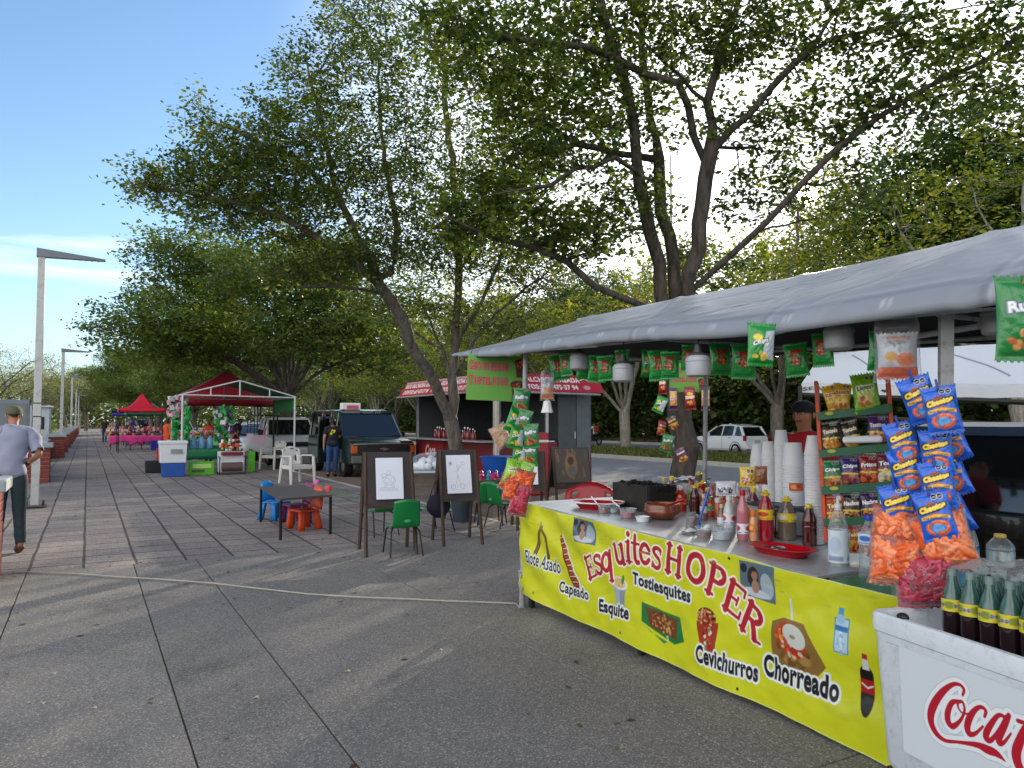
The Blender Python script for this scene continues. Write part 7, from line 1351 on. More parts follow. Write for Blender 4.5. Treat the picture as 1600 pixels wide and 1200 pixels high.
def hatch():
    c = G(1150, 706); r = thing('hatchback', 'white hatchback parked on the far carriageway', 'car', (28.1, 26.6, -.13), 0); Wt = mat('white_paint', '#dfe5ea', rough=.25, var=.02, coat=.5)
    # rear at y=0, nose at y=3.8
    def s(y, zb, zs, zt, w_=.82): return (y, [(w_*.9, zb), (w_, zb+.1), (w_*1.01, zs), (w_*.98, zt-.06), (w_*.92, zt)])
    b = MB(); loft(b, [s(0, .36, .55, .86, .74), s(.08, .28, .58, .93, .8), s(.7, .22, .6, .97), s(2.6, .22, .6, .93), s(3.3, .24, .58, .86, .8), s(3.68, .28, .5, .74, .72), s(3.8, .36, .46, .58, .6)]); b.build('body', Wt, r, smooth=True, bevel=.015)
    b = MB(); loft(b, [(.12, [(.72, .93), (.7, .97)]), (.42, [(.77, .93), (.62, 1.36)]), (1.0, [(.78, .93), (.62, 1.46)]), (1.9, [(.78, .92), (.61, 1.44)]), (2.35, [(.77, .91), (.62, 1.2)]), (2.85, [(.72, .9), (.7, .92)])]); b.build('window_band', M_glass, r, smooth=True)
    b = MB(); loft(b, [(.34, [(.64, 1.36), (.6, 1.4), (.4, 1.41)]), (1.0, [(.65, 1.42), (.6, 1.48), (.4, 1.5)]), (1.7, [(.65, 1.42), (.6, 1.47), (.4, 1.49)]), (2.1, [(.63, 1.34), (.58, 1.37), (.4, 1.38)])]); b.build('roof', Wt, r, smooth=True)
    for k in (-1, 1):
        for (a, c_, th) in (((.72, .16, .94), (.65, .4, 1.36), .075), ((.785, .75, .94), (.64, .72, 1.42), .06), ((.785, 1.55, .94), (.64, 1.5, 1.45), .028), ((.74, 2.8, .92), (.62, 2.02, 1.38), .035)):
            b = MB(); b.tube([(k*a[0], a[1], a[2]), (k*c_[0], c_[1], c_[2])], th, 6); b.build('pillar', Wt, r, smooth=True)
        b = MB(); b.box((k*.76, .06, .83), (.14, .14, .26)); b.build('tail_light', M_redl, r, bevel=.03)
        b = MB(); b.box((k*.9, 2.35, .98), (.16, .1, .12)); b.build('mirror', Wt, r, bevel=.03)
        b = MB(); b.box((k*.832, 1.0, .84), (.02, .16, .025)); b.build('door_handle', M_chrome, r)
        b = MB(); b.box((k*.831, 1.5, .6), (.004, .012, .62)); b.build('door_seam', M_trim, r)
        for y in (.62, 3.1): wheel(r, k*.74, y, .29, .18); b = MB(); b.lathe([(.37, -.01), (.31, .012)], (k*.825, y, .3), 24, 'X', cap=False); b.build('wheel_arch', M_trim, r)
    b = MB(); b.box((0, -.02, .42), (1.4, .1, .2)); b.build('bumper', Wt, r, bevel=.03); b = MB(); b.box((0, -.015, .68), (.34, .02, .13)); b.build('number_plate', mat('plate', '#b8b4a8', rough=.5), r)
    return r
hb = hatch()
GCAR = 'cars parked beyond the stalls'
dup(hb, (5.9, 62, -.004), pi, 'small pale car parked behind the red canopy stall', GCAR); dup(hb, (6.1, 35.5, -.004), pi, 'pale car glimpsed through the green canopy stall', GCAR)
def pickup():
    r = thing('pickup_truck', 'white pickup truck with an iron cargo rack, parked behind the dark van', 'truck', (6.35, 26.6, -.004), 0); Wt = mat('white_paint', '#dfe5ea', rough=.25, var=.02, coat=.5)
    b = MB(); loft(b, [(0, half(.8, .42, .86, .72, .82, .86)), (.15, half(.84, .36, .9, .78, .86, .98)), (1.2, half(.86, .36, .92, .82, .88, 1.06)), (4.9, half(.86, .45, .9, .82, .88, 1.06))]); b.build('body', Wt, r, smooth=True)
    b = MB(); loft(b, [(1.05, [(.8, 1.05), (.8, 1.07)]), (1.6, [(.84, 1.05), (.7, 1.6)]), (2.6, [(.84, 1.05), (.7, 1.62)]), (2.75, [(.82, 1.05), (.7, 1.56)])]); b.build('window_band', M_glass, r, smooth=True)
    b = MB(); loft(b, [(1.5, [(.73, 1.58), (.68, 1.64), (.5, 1.66)]), (2.75, [(.73, 1.56), (.68, 1.65), (.5, 1.67)])]); b.build('roof', Wt, r, smooth=True)
    for k in (-1, 1):
        for a, c_ in (((.82, 1.08, 1.06), (.72, 1.6, 1.6)), ((.84, 2.7, 1.06), (.72, 2.68, 1.6)), ((.85, 2.0, 1.06), (.72, 2.0, 1.62))): b = MB(); b.tube([(k*a[0], a[1], a[2]), (k*c_[0], c_[1], c_[2])], .035, 6); b.build('pillar', Wt, r, smooth=True)
        for y in (.85, 3.9): wheel(r, k*.78, y, .34, .22)
        b = MB(); b.box((k*.62, -.01, .74), (.3, .04, .15)); b.build('headlight', M_lampg, r, bevel=.01); b = MB(); b.box((k*1.0, 1.5, 1.14), (.16, .1, .2)); b.build('mirror', M_trim, r, bevel=.02)
    b = MB(); b.box((0, -.02, .74), (.86, .04, .16)); b.build('grille', M_trim, r); b = MB(); b.box((0, -.06, .5), (1.76, .14, .18)); b.build('bumper', Wt, r, bevel=.03)
    b = MB()
    for k in (-1, 1):
        for y in (2.9, 3.5, 4.2, 4.85): b.tube([(k*.84, y, 1.05), (k*.84, y, 2.1)], .02, 5)
        for z in (1.4, 1.75, 2.1): b.tube([(k*.84, 2.9, z), (k*.84, 4.85, z)], .018, 5)
    for z in (1.4, 1.75, 2.1):
        for y in (2.9, 4.85): b.tube([(-.84, y, z), (.84, y, z)], .018, 5)
    for x in (-.42, 0, .42): b.tube([(x, 2.9, 1.05), (x, 2.9, 2.1)], .016, 5)
    b.build('cargo_rack', M_black, r)
pickup()
# motorcycle and rider
mp_ = Vector((30.2, 43.2, -.13)); mo = thing('motorcycle', 'small dark motorcycle driving on the far carriageway', 'motorcycle', mp_, pi)
for y in (-.62, .62):
    b = MB(); b.lathe([(.22, -.04), (.29, -.045), (.31, 0), (.29, .045), (.22, .04)], (0, y, .31), 22, 'X', cap=False); w_ = b.build('wheel', M_tyre, mo, smooth=True); b = MB()
    for k in range(5): a = k*pi/5; b.box((0, y, .31), (.02, .44, .02), rx=a)
    b.build('rim', M_rim, w_)
b = MB(); b.tube([(0, .62, .31), (0, .3, .5), (0, -.25, .55), (0, -.45, .8), (0, -.62, .31)], [.03, .06, .05, .035, .025], 8); b.tube([(0, -.2, .35), (0, .2, .35)], .11, 8); b.build('frame', M_dkmetal, mo, smooth=True)
b = MB(); b.sph((0, -.15, .75), .16, 12, 8, (.8, 1.4, .7)); b.build('fuel_tank', mat('tank_red', '#7a1a16', rough=.25, coat=.5), mo, smooth=True); b = MB(); b.box((0, .3, .76), (.22, .6, .08)); b.build('seat', M_black, mo, bevel=.03); b = MB(); b.tube([(-.33, -.36, 1.0), (0, -.42, .95), (.33, -.36, 1.0)], .015, 6); b.build('handlebar', M_black, mo); b = MB(); b.sph((0, -.55, .85), .08, 10, 8); b.build('headlight', M_lampg, mo, smooth=True); b = MB(); b.box((0, .66, .5), (.16, .05, .12)); b.build('tail_light', M_redl, mo)
person('rider in a helmet and orange red backpack on the motorcycle', mp_+Vector((0, -.12, -.06)), pi, 1.7, dict(pelvis=(0, .08, .88), waist=(0, .05, 1.0), chest=(0, .0, 1.17), uchest=(0, -.03, 1.31), neck=(0, -.04, 1.41), jaw=(0, -.07, 1.47), head=(0, -.07, 1.55), crown=(0, -.06, 1.61), shL=(.17, -.03, 1.32), shR=(-.17, -.03, 1.32), elL=(.28, -.2, 1.12), elR=(-.28, -.2, 1.12), wrL=(.3, -.4, 1.06), wrR=(-.3, -.4, 1.06), haL=(.3, -.46, 1.06), haR=(-.3, -.46, 1.06),
   hiL=(.1, .06, .86), hiR=(-.1, .06, .86), knL=(.2, -.3, .75), knR=(-.2, -.3, .75), anL=(.2, -.1, .38), anR=(-.2, -.1, .38), baL=(.2, -.2, .34), baR=(-.2, -.2, .34), toL=(.2, -.26, .33), toR=(-.2, -.26, .33)), shirt='#c8c8c8', pants='#2b3a55', cap='#15151a', sleeve=1.9)
bp_ = thing('backpack', 'orange red backpack on the motorcycle rider', 'bag', mp_+Vector((0, -.32, 1.12))); b = MB(); b.box((0, 0, 0), (.34, .2, .42)); b.build('bag_body', mat('pack_orange', '#a8401f', rough=.7), bp_, bevel=.06, seg=3)
# ------------------------------------------------ red food trailer
def trailer():
    x0, x1, y0, y1 = 8.15, 10.7, 15.4, 20.4; t = thing('food_trailer', 'red food trailer with red lettered awnings behind the forked tree', 'food stall'); RT = mat('trailer_red', '#74121a', rough=.4, dirt='#5a2a24', dirt_amt=.4); GR = mat('trailer_grey', '#4a5154', rough=.5, metal=.2, dirt='#2f3436')
    b = MB(); b.box(((x0+x1)/2, (y0+y1)/2, .62), (x1-x0, y1-y0, .86)); b.build('base_panel', RT, t, bevel=.01)
    b = MB(); b.box(((x0+x1)/2, (y0+y1)/2, 2.52), (x1-x0+.1, y1-y0+.1, .08)); b.box((x1-.03, (y0+y1)/2, 1.76), (.05, y1-y0, 1.42)); b.box(((x0+x1)/2, y1-.03, 1.76), (x1-x0, .05, 1.42)); b.build('shell', GR, t)
    for x, y in ((x0+.03, y0+.03), (x0+.03, y0+2.4), (x0+.03, y1-.05), (x1-1.25, y0+.03)): b = MB(); b.box((x, y, 1.76), (.06, .06, 1.42)); b.build('post', M_steel, t)
    b = MB(); b.box((x1-.72, y0-.02, 1.25), (.5, .05, 2.2)); d = b.build('door', GR, t, bevel=.01); b = MB(); b.box((x1-.25, y0-.015, 1.25), (.4, .04, 2.2)); b.build('door', mat('trailer_grey2', '#5a6468', rough=.5), t, bevel=.01); b = MB(); b.box((x1-.52, y0-.06, 1.2), (.03, .03, .16)); b.build('handle', M_steel, d)
    b = MB(); b.box((x0-.2, (y0+y1)/2, 1.07), (.5, y1-y0+.1, .035)); b.box((x0+.55, y0-.15, 1.07), (1.5, .36, .035)); b.build('counter', M_steel, t, bevel=.004)
    RP = vcmat('awning_print', rough=.55, bump=.1)
    def aw(W, f, name, s=1.0):
        pt = Paint(W, .42, int(W*110), 48, '#a81824'); pt.C *= (1+.05*fnoise(pt.X, pt.Y, 4, 3))[..., None]
        for k in range(int(W/2.4)+1 if W > 3 else 1):
            o = k*2.45; pt.text('RICA! SALCHICHA ASADA', o+.12, .235, 2.0, .12, '#e8e4e2', .04); pt.text('EVENTOS: 667 475 37 94', o+.25, .06, 1.75, .12, '#e8e4e2', .04)
            pt.ell(o+2.26, .12, .1, .05, '#e0c8c0', op=.5); pt.segs([(o+2.15, .3), (o+2.28, .34), (o+2.38, .3)], .02, '#e8e4e2')
        if W > 3: pt.rect(0, .37, W, .42, '#c8b4b4', op=.6); pt.C += .02
        painted_sheet(name, pt, f, RP, t)
    aw(2.7, lambda X, Y: (x0-.15+X, y0-.55+.5*Y/.42*.6+.01*np.sin(X*9), 2.2+Y*.98), 'awning_valance'); aw(5.0, lambda X, Y: (x0-.55+.5*Y/.42*.6, y1-X, 2.2+Y*.98), 'awning_valance')
    b = MB(); b.add([(x0-.15, y0-.25, 2.61), (x1, y0-.25, 2.61), (x1, y0, 2.57), (x0, y0, 2.57)], [(0, 1, 2, 3)]); b.add([(x0-.25, y0-.25, 2.612), (x0, y0, 2.572), (x0, y1, 2.572), (x0-.25, y1, 2.612)], [(0, 1, 2, 3)]); b.build('awning_top', mat('awning_red', '#a81a26', rough=.6), t, solid=.01)
    b = MB(); b.tube([(x0-.4, y0-.58, 2.19), (x1-.1, y0-.52, 2.16)], .025, 6); b.tube([(x0-.58, y0-.5, 2.19), (x0-.58, y1, 2.19)], .02, 6); b.build('awning_bar', M_post, t)
    pt = Paint(1.4, .5, 120, 40, '#8f141c'); pt.text('Coca', .1, .1, .7, .3, '#d8ccc8', .04, shear=.3); painted_sheet('side_lettering', pt, lambda X, Y: (0*X+x0-.012, y0+4.4-X, .5+Y), RP, t)
    for i in range(3):
        for k in (-1, 1): b = MB(); b.lathe([(.0, -.09), (.3, -.09), (.3, .09), (0, .09)], ((x0+x1)/2+k*1.15, y0+1.8+i*.7, .3), 18, 'X', cap=False); b.build('wheel', M_tyre, t) if i < 2 else None
trailer()
GBT = 'sauce bottles on the food trailer counter'; bt0 = None
for i in range(18):
    y = 16.3+i*.14; x = 7.95+.12*(i % 2); h = (.24, .2, .27)[i % 3]; lb = '%s red or amber sauce bottle from the right on the food trailer counter' % ORD[i]
    if bt0 is None: bt0 = thing('sauce_bottle', lb, 'bottle', (x, y, 1.088), 0, GBT); b = MB(); b.lathe([(.038, 0), (.04, .01), (.04, .14), (.016, .2), (.014, .24), (0, .24)], n=10); b.build('body', mat('sauce_red', '#7d1a14', rough=.15, coat=.5), bt0, smooth=True); b = MB(); b.lathe([(.018, .235), (.018, .27), (0, .27)], n=10); b.build('cap', M_cap(WH), bt0)
    else: dup(bt0, (x, y, 1.088), 0, lb, GBT, h/.24)
fr = thing('drinks_fridge', 'red drinks cabinet right of the hanging green bags', 'fridge', P(834, 700, 16.2)*1, R(-10)); fr.location.z = 0; b = MB(); b.box((0, 0, .65), (.5, .5, 1.3)); b.build('cabinet', mat('fridge_red', '#9c1420', rough=.35), fr, bevel=.03); b = MB(); b.box((0, -.26, 1.12), (.46, .02, .05)); b.build('trim', M_white, fr)
chm = thing('steel_flue', 'dented steel pipe standing before the food trailer', 'pipe', P(776, 700, 14.5)*1); chm.location.z = 0; b = MB(); b.lathe([(.075, 0), (.075, 1.0), (.07, 1.1), (.078, 1.3), (.075, 2.3)], n=16); b.build('pipe', mat('dented_steel', '#a8a49a', rough=.35, metal=.8, bump=.6, bscale=8), chm, smooth=True)
# ------------------------------------------------ low black table and children's chairs
tbl = thing('kids_table', 'low dark table with thin legs among the small coloured chairs', 'table'); hT = .54
cs = [G(438, 779, hT), G(519, 773, hT), G(487, 757, hT), G(406, 760, hT)]; cen = sum(cs, Vector())/4
M_tt = mat('table_board', '#4e453e', rough=.45, var=.2, scale=4, dirt='#6b635a', dirt_scale=3)
b = MB(); b.poly([c-Vector((0, 0, .03)) for c in cs], .03); b.build('tabletop', M_tt, tbl)
for c in cs: c2 = c.lerp(cen, .04); b = MB(); b.box((c2.x, c2.y, (hT-.03)/2), (.03, .03, hT-.032), rz=.2); b.build('leg', M_black, tbl)
def kidchair(label, loc, rot, col, name='kids_chair'):
    r = thing(name, label, 'chair', loc, rot, None, 1.0); m = mat('toy_'+col[1:], col, rough=.35, var=.04)
    b = MB(); b.box((0, 0, .27), (.32, .30, .035)); b.build('seat', m, r, bevel=.015)
    b = MB(); b.grid(lambda i, j: ((i-.5)*(.32-.08*j*j), .14+.05*j-.03*(2*i-1)**2*-1, .27+.30*j+.03*math.sin(pi*i)), 8, 6); b.build('backrest', m, r, smooth='all', solid=.025)
    for x in (-1, 1):
        b = MB(); b.grid(lambda i, j: (x*(.15+.02*(1-j)), (-.15-.02*(1-j)) + .09*i, .265*j), 3, 3); b.build('leg', m, r, smooth='all', solid=.05); b = MB(); b.grid(lambda i, j: (x*(.15+.02*(1-j)), (.06+.05*(1-j))+.09*i, .265*j), 3, 3); b.build('leg', m, r, smooth='all', solid=.05)
    return r
g = G(478, 828); kidchair('small orange plastic chair tucked under the right side of the low table', (g.x, g.y+.1, 0), R(-75), '#d84a1c'); g = G(462, 820); kidchair('small magenta plastic chair between the blue and orange ones', (g.x+.05, g.y+.25, 0), R(-80), '#8f2f5e'); g = G(428, 815); kidchair('small blue plastic chair under the left side of the low table', (g.x+.1, g.y+.28, 0), R(35), '#1480d0')
for (x, y, c, lb, r_) in ((495, 757, '#e070b8', 'pink plastic toy cup on the far right corner of the low table', .045), (513, 768, '#d85050', 'red and cream toy cup on the right edge of the low table', .05)):
    p = G(x, y, hT); o = thing('toy_cup', lb, 'toy', p); b = MB(); b.lathe([(0, 0), (r_*.75, 0), (r_, r_*1.2), (r_*.9, r_*1.6), (r_*.85, r_*1.6), (r_*.7, .01)], n=14, cap=False); b.build('cup', mat('toycup_'+c[1:], c, rough=.4), o, smooth=True)
# white armchairs
GWC = 'white plastic armchairs'; M_wc = mat('white_chair', '#d6d6cf', rough=.38, var=.04, dirt='#a09c90', dirt_amt=.3)
g = G(467, 756); wc = thing('plastic_armchair', 'white plastic armchair behind the low table facing the walkway', 'chair', (g.x, g.y+.25, 0), R(18), GWC, 1.06); armchair(wc, M_wc, H=.86); b = MB(); b.box((0, .222, .80), (.09, .012, .025)); b.build('back_label', M_black, wc)
g = G(428, 733); dup(wc, (g.x, g.y, 0), R(-60), 'white plastic armchair by the right pole of the green canopy stall', GWC)
# garden hose
b = MB(); pts = [G(x, y, .012) for x, y in ((512, 768), (530, 772), (552, 776), (575, 779), (600, 781), (615, 778))]; b.tube(pts, .012, 6); tag(b.build('hose', mat('hose_green', '#5a8a4a', rough=.5), smooth=True), 'thin green hose on the ground between table and easels', 'hose')
# green shell chairs
M_sh = mat('shell_green', '#0f7a3c', rough=.3, var=.04, coat=.2)
def shell_chair(label, loc, rot, dupe=None):
    if dupe: return dup(dupe, loc, rot, label, 'green shell chairs at the easels')
    r = thing('shell_chair', label, 'chair', loc, rot, 'green shell chairs at the easels', .82)
    def f(i, j):
        x = (i-.5)*(.42-.06*j); c = (2*i-1)**2
        if j < .5: k = j*2; return (x, -.2+.4*k, .41-.03*math.sin(pi*k)+.02*c+(-.02*(1-k)**4))
        k = (j-.5)*2; return (x, .2+.10*k-.05*c*k, .41+.36*k+.03*(1-c)*k+.02*c*(1-k))
    b = MB(); b.grid(f, 12, 18); b.build('shell', M_sh, r, smooth='all', solid=.012)
    for x in (-1, 1):
        b = MB(); b.tube([(x*.1, -.02, .395), (x*.17, -.1, .385), (x*.2, -.18, .34), (x*.23, -.25, 0)], .012, 8); b.build('leg', M_black, r, smooth=True); b = MB(); b.tube([(x*.1, .02, .395), (x*.17, .1, .385), (x*.2, .17, .34), (x*.23, .26, 0)], .012, 8); b.build('leg', M_black, r, smooth=True)
    b = MB(); b.tube([(-.12, -.05, .39), (.12, -.05, .39)], .011, 6); b.build('stretcher', M_black, r); return r
g = G(634, 868); sc0 = shell_chair('green shell chair nearest to us, back turned, in front of the left easel', (g.x, g.y+.1, 0), pi+R(-8)); b = MB(); b.sph((0, .305, .5), .04, 10, 6, (1.3, .3, .6)); b.build('grip_hole', mat('shell_pale_green', '#3f9a60', rough=.5), sc0, smooth=True)  # grip hole modelled as a flat oval of paler green
g = G(598, 838); s2 = shell_chair('green shell chair with a white sticker half behind the left easel', (g.x, g.y+.15, 0), pi+R(10), sc0); b = MB(); b.lathe([(0, 0), (.05, 0), (.05, .004), (0, .004)], (.0, .30, .62), 16, 'Y'); b.build('sticker', M_foam, s2)
for (x, y, rot, lb) in ((683, 832, -70, 'green shell chair seen from the side between the two nearest easels'), (768, 820, 160, 'green shell chair right of the second easel'), (792, 824, 100, 'green shell chair partly behind the hanging puff bags'), (727, 812, 20, 'green shell chair behind the second easel')):
    g = G(x, y); shell_chair(lb, (g.x, g.y+.1, 0), R(rot), sc0)
# easels
M_wood = mat('stained_wood', '#4a3a2e', rough=.8, var=.3, scale=8, dirt='#2a2320', dirt_scale=5, bump=.3); M_board = mat('chalk_board', '#33302f', rough=.75, var=.3, scale=5, dirt='#5a3a3a', dirt_scale=3, dirt_amt=.6)
def easel(label, loc, rot, paper=None, W=.60, painted=False, H=1.17, px_=0.):
    r = thing('easel', label, 'easel', loc, rot)
    zb, zt = .56, H; s = .27    # each side leans in
    def yo(z): return -s*(1-z/(H+.02))-.02
    for k in (-1, 1):
        b = MB(); b.add([(-W/2, k*-yo(zb), zb), (W/2, k*-yo(zb), zb), (W/2-.03, k*-yo(zt), zt-.02), (W/2-.07, k*-yo(zt), zt), (-W/2, k*-yo(zt), zt)], [(0, 1, 2, 3, 4)]); b.build('board', M_board, r, solid=.018)
        for x in (-1, 1): b = MB(); b.tube([(x*(W/2-.01), k*-yo(0), 0), (x*(W/2-.03), k*-yo(zt)+.0, zt)], .021, 4); b.build('leg', M_wood, r)
        b = MB(); b.box((0, k*-yo(.56), .55), (W*.96, .035, .03)); b.build('rail', M_wood, r)
    if paper is not None:
        PW_, PH = .32, .475; pt = Paint(PW_, PH, 110, 165, '#dfe4f0'); q = random.Random(paper)
        ink = '#3a3f4c'
        def loop(cx, cy, rx, ry, n=14, w_=.0022):
            pts = [(cx+rx*math.cos(2*pi*i/n)*q.uniform(.85, 1.15), cy+ry*math.sin(2*pi*i/n)*q.uniform(.85, 1.15)) for i in range(n)]; pt.segs(pts, w_, ink, closed=True)
        if paper == 1:
            loop(.15, .22, .07, .06); loop(.10, .27, .03, .025); loop(.20, .21, .03, .03); loop(.15, .30, .02, .03); loop(.13, .21, .03, .03); loop(.11, .15, .018, .012); loop(.20, .15, .018, .012)
            for i in range(9): x = .04+.024*i; pt.segs([(x, .10+.01*(i % 2)), (x+.01, .125), (x+.018, .10), (x+.005, .09)], .002, ink)
            pt.segs([(.05, .13), (.09, .135), (.14, .128), (.22, .133)], .0018, ink)
        else:
            loop(.15, .33, .018, .022); pt.segs([(.15, .31), (.14, .24), (.15, .2)], .0022, ink); pt.segs([(.12, .12), (.145, .22), (.175, .12)], .0022, ink); pt.segs([(.1, .26), (.15, .29), (.2, .35)], .0022, ink); loop(.055, .37, .022, .026, 10, .003); pt.ell(.055, .37, .012, .014, '#6a6f80'); loop(.22, .37, .02, .02); loop(.08, .08, .03, .03); loop(.2, .09, .03, .035)
            for i in range(8): pt.segs([(.05+.025*i, .06+.01*(i % 3)), (.06+.025*i, .11)], .0016, ink, op=.6)
        o = painted_sheet('drawing_sheet', pt, lambda X, Y: (X-PW_/2+px_, yo(0)+0*X+(-.0)+(yo(1)-yo(0))*(Y+.63)-.026, Y+.635), M_print, r)
    if painted:
        pt = Paint(W*.9, .5, 90, 84, '#4a4238'); cs_ = ['#8a6a3a', '#5a4a5a', '#3a4a5a', '#6a3a3a', '#7a6a5a', '#2f3a3a']; q = random.Random(9)
        for i in range(40): x, y = q.uniform(.03, W*.87), q.uniform(.03, .47); pt.segs([(x, y), (x+q.uniform(-.02, .02), y+q.uniform(.03, .14))], q.uniform(.01, .035), q.choice(cs_), op=.6)
        pt.ell(.25, .25, .1, .18, '#8a6438', op=.8); pt.ell(.25, .32, .05, .06, '#3a2a20'); pt.ell(.26, .16, .06, .09, '#3f5a5a', op=.8)
        painted_sheet('painted_panel', pt, lambda X, Y: (X-W*.45, yo(0)+(yo(1)-yo(0))*(Y+.63)-.026+0*X, Y+.63), M_print, r)
    return r
def at(px, py): g = G(px, py); return (g.x, g.y, 0)
g = G(612, 868); easel('dark easel with a cartoon drawing sheet, leftmost and nearest', (g.x+.04, g.y+.26, 0), -(YAW+math.atan((612-800)/FPX))+R(10), 1, px_=.0)
g = G(722, 852); easel('second easel with a drawing sheet of standing figures', (g.x+.05, g.y+.26, 0), -(YAW+math.atan((722-800)/FPX))+R(16), 2, W=.52, px_=-.01)
g = G(842, 828); easel('third easel with a sheet half hidden behind the hanging snack bags', (g.x, g.y+.26, 0), -(YAW+math.atan((842-800)/FPX))+R(10), 3, W=.46, H=1.1, px_=-.06)
g = G(908, 822); easel('paint stained wooden easel without paper behind the counter', (g.x, g.y+.3, 0), -(YAW+math.atan((908-800)/FPX))+R(22), None, W=.6, painted=True, H=1.14)
# folding table with a heap of foam plates in a clear bag
def simple_table(label, c, W, D, H, rot, m, name='folding_table', legm=None):
    t = thing(name, label, 'table', c, rot); b = MB(); b.box((0, 0, H-.02), (W, D, .035)); b.build('tabletop', m, t, bevel=.008)
    for x in (-1, 1):
        for y in (-1, 1): b = MB(); b.tube([(x*(W/2-.08), y*(D/2-.05), H-.04), (x*(W/2-.05), y*(D/2-.05), 0)], .014, 6); b.build('leg', legm or M_dkmetal, t)
    return t
d = P(672, 735, 13.0); simple_table('grey folding table carrying a heap of white plates before the forked tree', (d.x, d.y, 0), 1.05, .7, .72, face(672)+.1, mat('table_grey', '#b8bcc0', rough=.5))
hp = thing('plate_heap', 'heap of white foam balls and plates in clear plastic on the folding table', 'heap', (d.x, d.y, .72), face(672)); q = random.Random(3); b = MB()
for i in range(46): a = q.uniform(0, 2*pi); k = math.sqrt(q.random()); z = .05+.16*q.random()*(1-k*k); b.sph((k*.33*math.cos(a)+.03, k*.22*math.sin(a), z), q.uniform(.045, .065), 10, 7)
o = b.build('foam_pieces', M_foam, hp, smooth='all'); o['kind'] = 'stuff'; b = MB(); b.sph((.03, 0, .08), .40, 22, 12, (1, .7, .52)); b.build('plastic_bag', M_film, hp, smooth='all', noisy=(.03, 9))
# toy table, blue tub
d = P(775, 742, 11.6); simple_table('small wooden table of painted figures behind the second easel', (d.x, d.y, 0), .6, .45, .66, face(775), M_wood, 'toy_table')
q = random.Random(6); cl = ['#b02a5a', '#3a8aa8', '#d84a8a', '#2a6a4a', '#c8a060', '#7a3a9a', '#d8d0c8', '#4a5ab0', '#a83a2a']
for i in range(9):
    x = (i % 5-2)*.11; y = (.1 if i > 4 else -.08); f = thing('plaster_figure', '%s small painted plaster figure on the toy table, counted from the left' % ORD[i], 'figure', (d.x+x*math.cos(face(775))-y*math.sin(face(775)), d.y+x*math.sin(face(775))+y*math.cos(face(775)), .66), 0, 'painted figures on the toy table'); h = q.uniform(.08, .15)
    b = MB(); b.lathe([(0, 0), (.035, 0), (.03, h*.2), (.04, h*.45), (.022, h*.7), (.03, h*.85), (.015, h), (0, h)], n=10); b.build('figure_body', mat('fig_'+cl[i][1:], cl[i], rough=.4), f, smooth=True)
pl = thing('pink_tub', 'pink round tub at the front of the toy table', 'tub', P(771, 745, 11.3)+Vector((0, 0, -.02))); b = MB(); b.lathe([(0, 0), (.04, 0), (.055, .07), (.05, .07), (.035, .005)], n=16, cap=False); b.build('tub_body', mat('hot_pink', '#c8307a', rough=.4), pl, smooth=True)
tb_ = thing('blue_tub', 'large blue plastic tub behind the toy table', 'tub', P(778, 727, 13.2)); tb_.location.z = .62; b = MB(); b.lathe([(0, 0), (.22, 0), (.3, .3), (.32, .31), (.3, .32), (.21, .02)], n=28, cap=False); b.build('tub_body', mat('tub_blue', '#1450a8', rough=.4), tb_, smooth=True)
d2 = P(778, 735, 13.2); simple_table('plain table under the large blue tub', (d2.x, d2.y, 0), .8, .6, .62, face(778), M_wood)
puffs_bag('chip_bag', .42, .3, ('#d8a878', '#c89058', '#e0bc94'), 21, 'big clear bag of pale chips lying on the blue tub', 'snack bag', P(795, 675, 13.1), (R(-20), R(62), face(795)), None, 120, .02)
bn = thing('waste_bin', 'dark grey round bin under the toy table by the second easel', 'bin', at(722, 815)); b = MB(); b.lathe([(0, 0), (.14, 0), (.17, .34), (.155, .34), (.13, .02)], n=24, cap=False); b.build('bin_body', mat('bin_slate', '#2c3a48', rough=.5), bn, smooth=True)
rt = thing('shoulder_bag', 'dark purple bag slung on the green chair between the easels', 'bag', P(685, 790, 9.7)); b = MB(); b.sph((0, 0, 0), .15, 16, 10, (1.1, .5, 1)); b.build('bag_body', mat('bag_purple', '#1f1c30', rough=.8), rt, smooth=True, noisy=(.02, 9)); b = MB(); b.tube([(-.12, 0, .1), (-.05, 0, .3), (.1, 0, .12)], .01, 6); b.build('strap', M_black, rt)
# ------------------------------------------------ left side: lamps, pillars, wall
M_lp = mat('lamp_paint', '#b4b8b8', rough=.4, metal=.2, var=.06, dirt='#6a5a4a', dirt_scale=6, dirt_amt=.7); GLP = 'tall lamp posts along the promenade wall'
l0 = thing('street_lamp', 'nearest tall white lamp post with a tapered flat head', 'street lamp', at(54, 793), 0, GLP)
b = MB(); b.box((0, 0, .03), (.36, .36, .015)); b.build('base_plate', mat('base_rust', '#5a5248', rough=.7), l0); b = MB(); b.box((0, 0, 2.27), (.115, .115, 4.46), taper=1.12); b.build('pole', M_lp, l0, bevel=.008)
for x, y in ((-.13, -.13), (.13, -.13), (.13, .13), (-.13, .13)): b = MB(); b.lathe([(.018, .03), (.018, .11), (0, .11)], (x, y, 0), 8); b.build('bolt', M_dkmetal, l0)
b = MB(); b.add([(-.08, -.07, 4.5), (1.02, -.04, 4.52), (1.02, -.04, 4.56), (-.08, -.07, 4.66), (-.08, .07, 4.5), (1.02, .04, 4.52), (1.02, .04, 4.56), (-.08, .07, 4.66)], [(0, 1, 2, 3), (7, 6, 5, 4), (0, 4, 5, 1), (1, 5, 6, 2), (2, 6, 7, 3), (3, 7, 4, 0)]); h = b.build('lamp_head', mat('lamp_grey', '#6f7880', rough=.45, metal=.4), l0, bevel=.005)
b = MB()
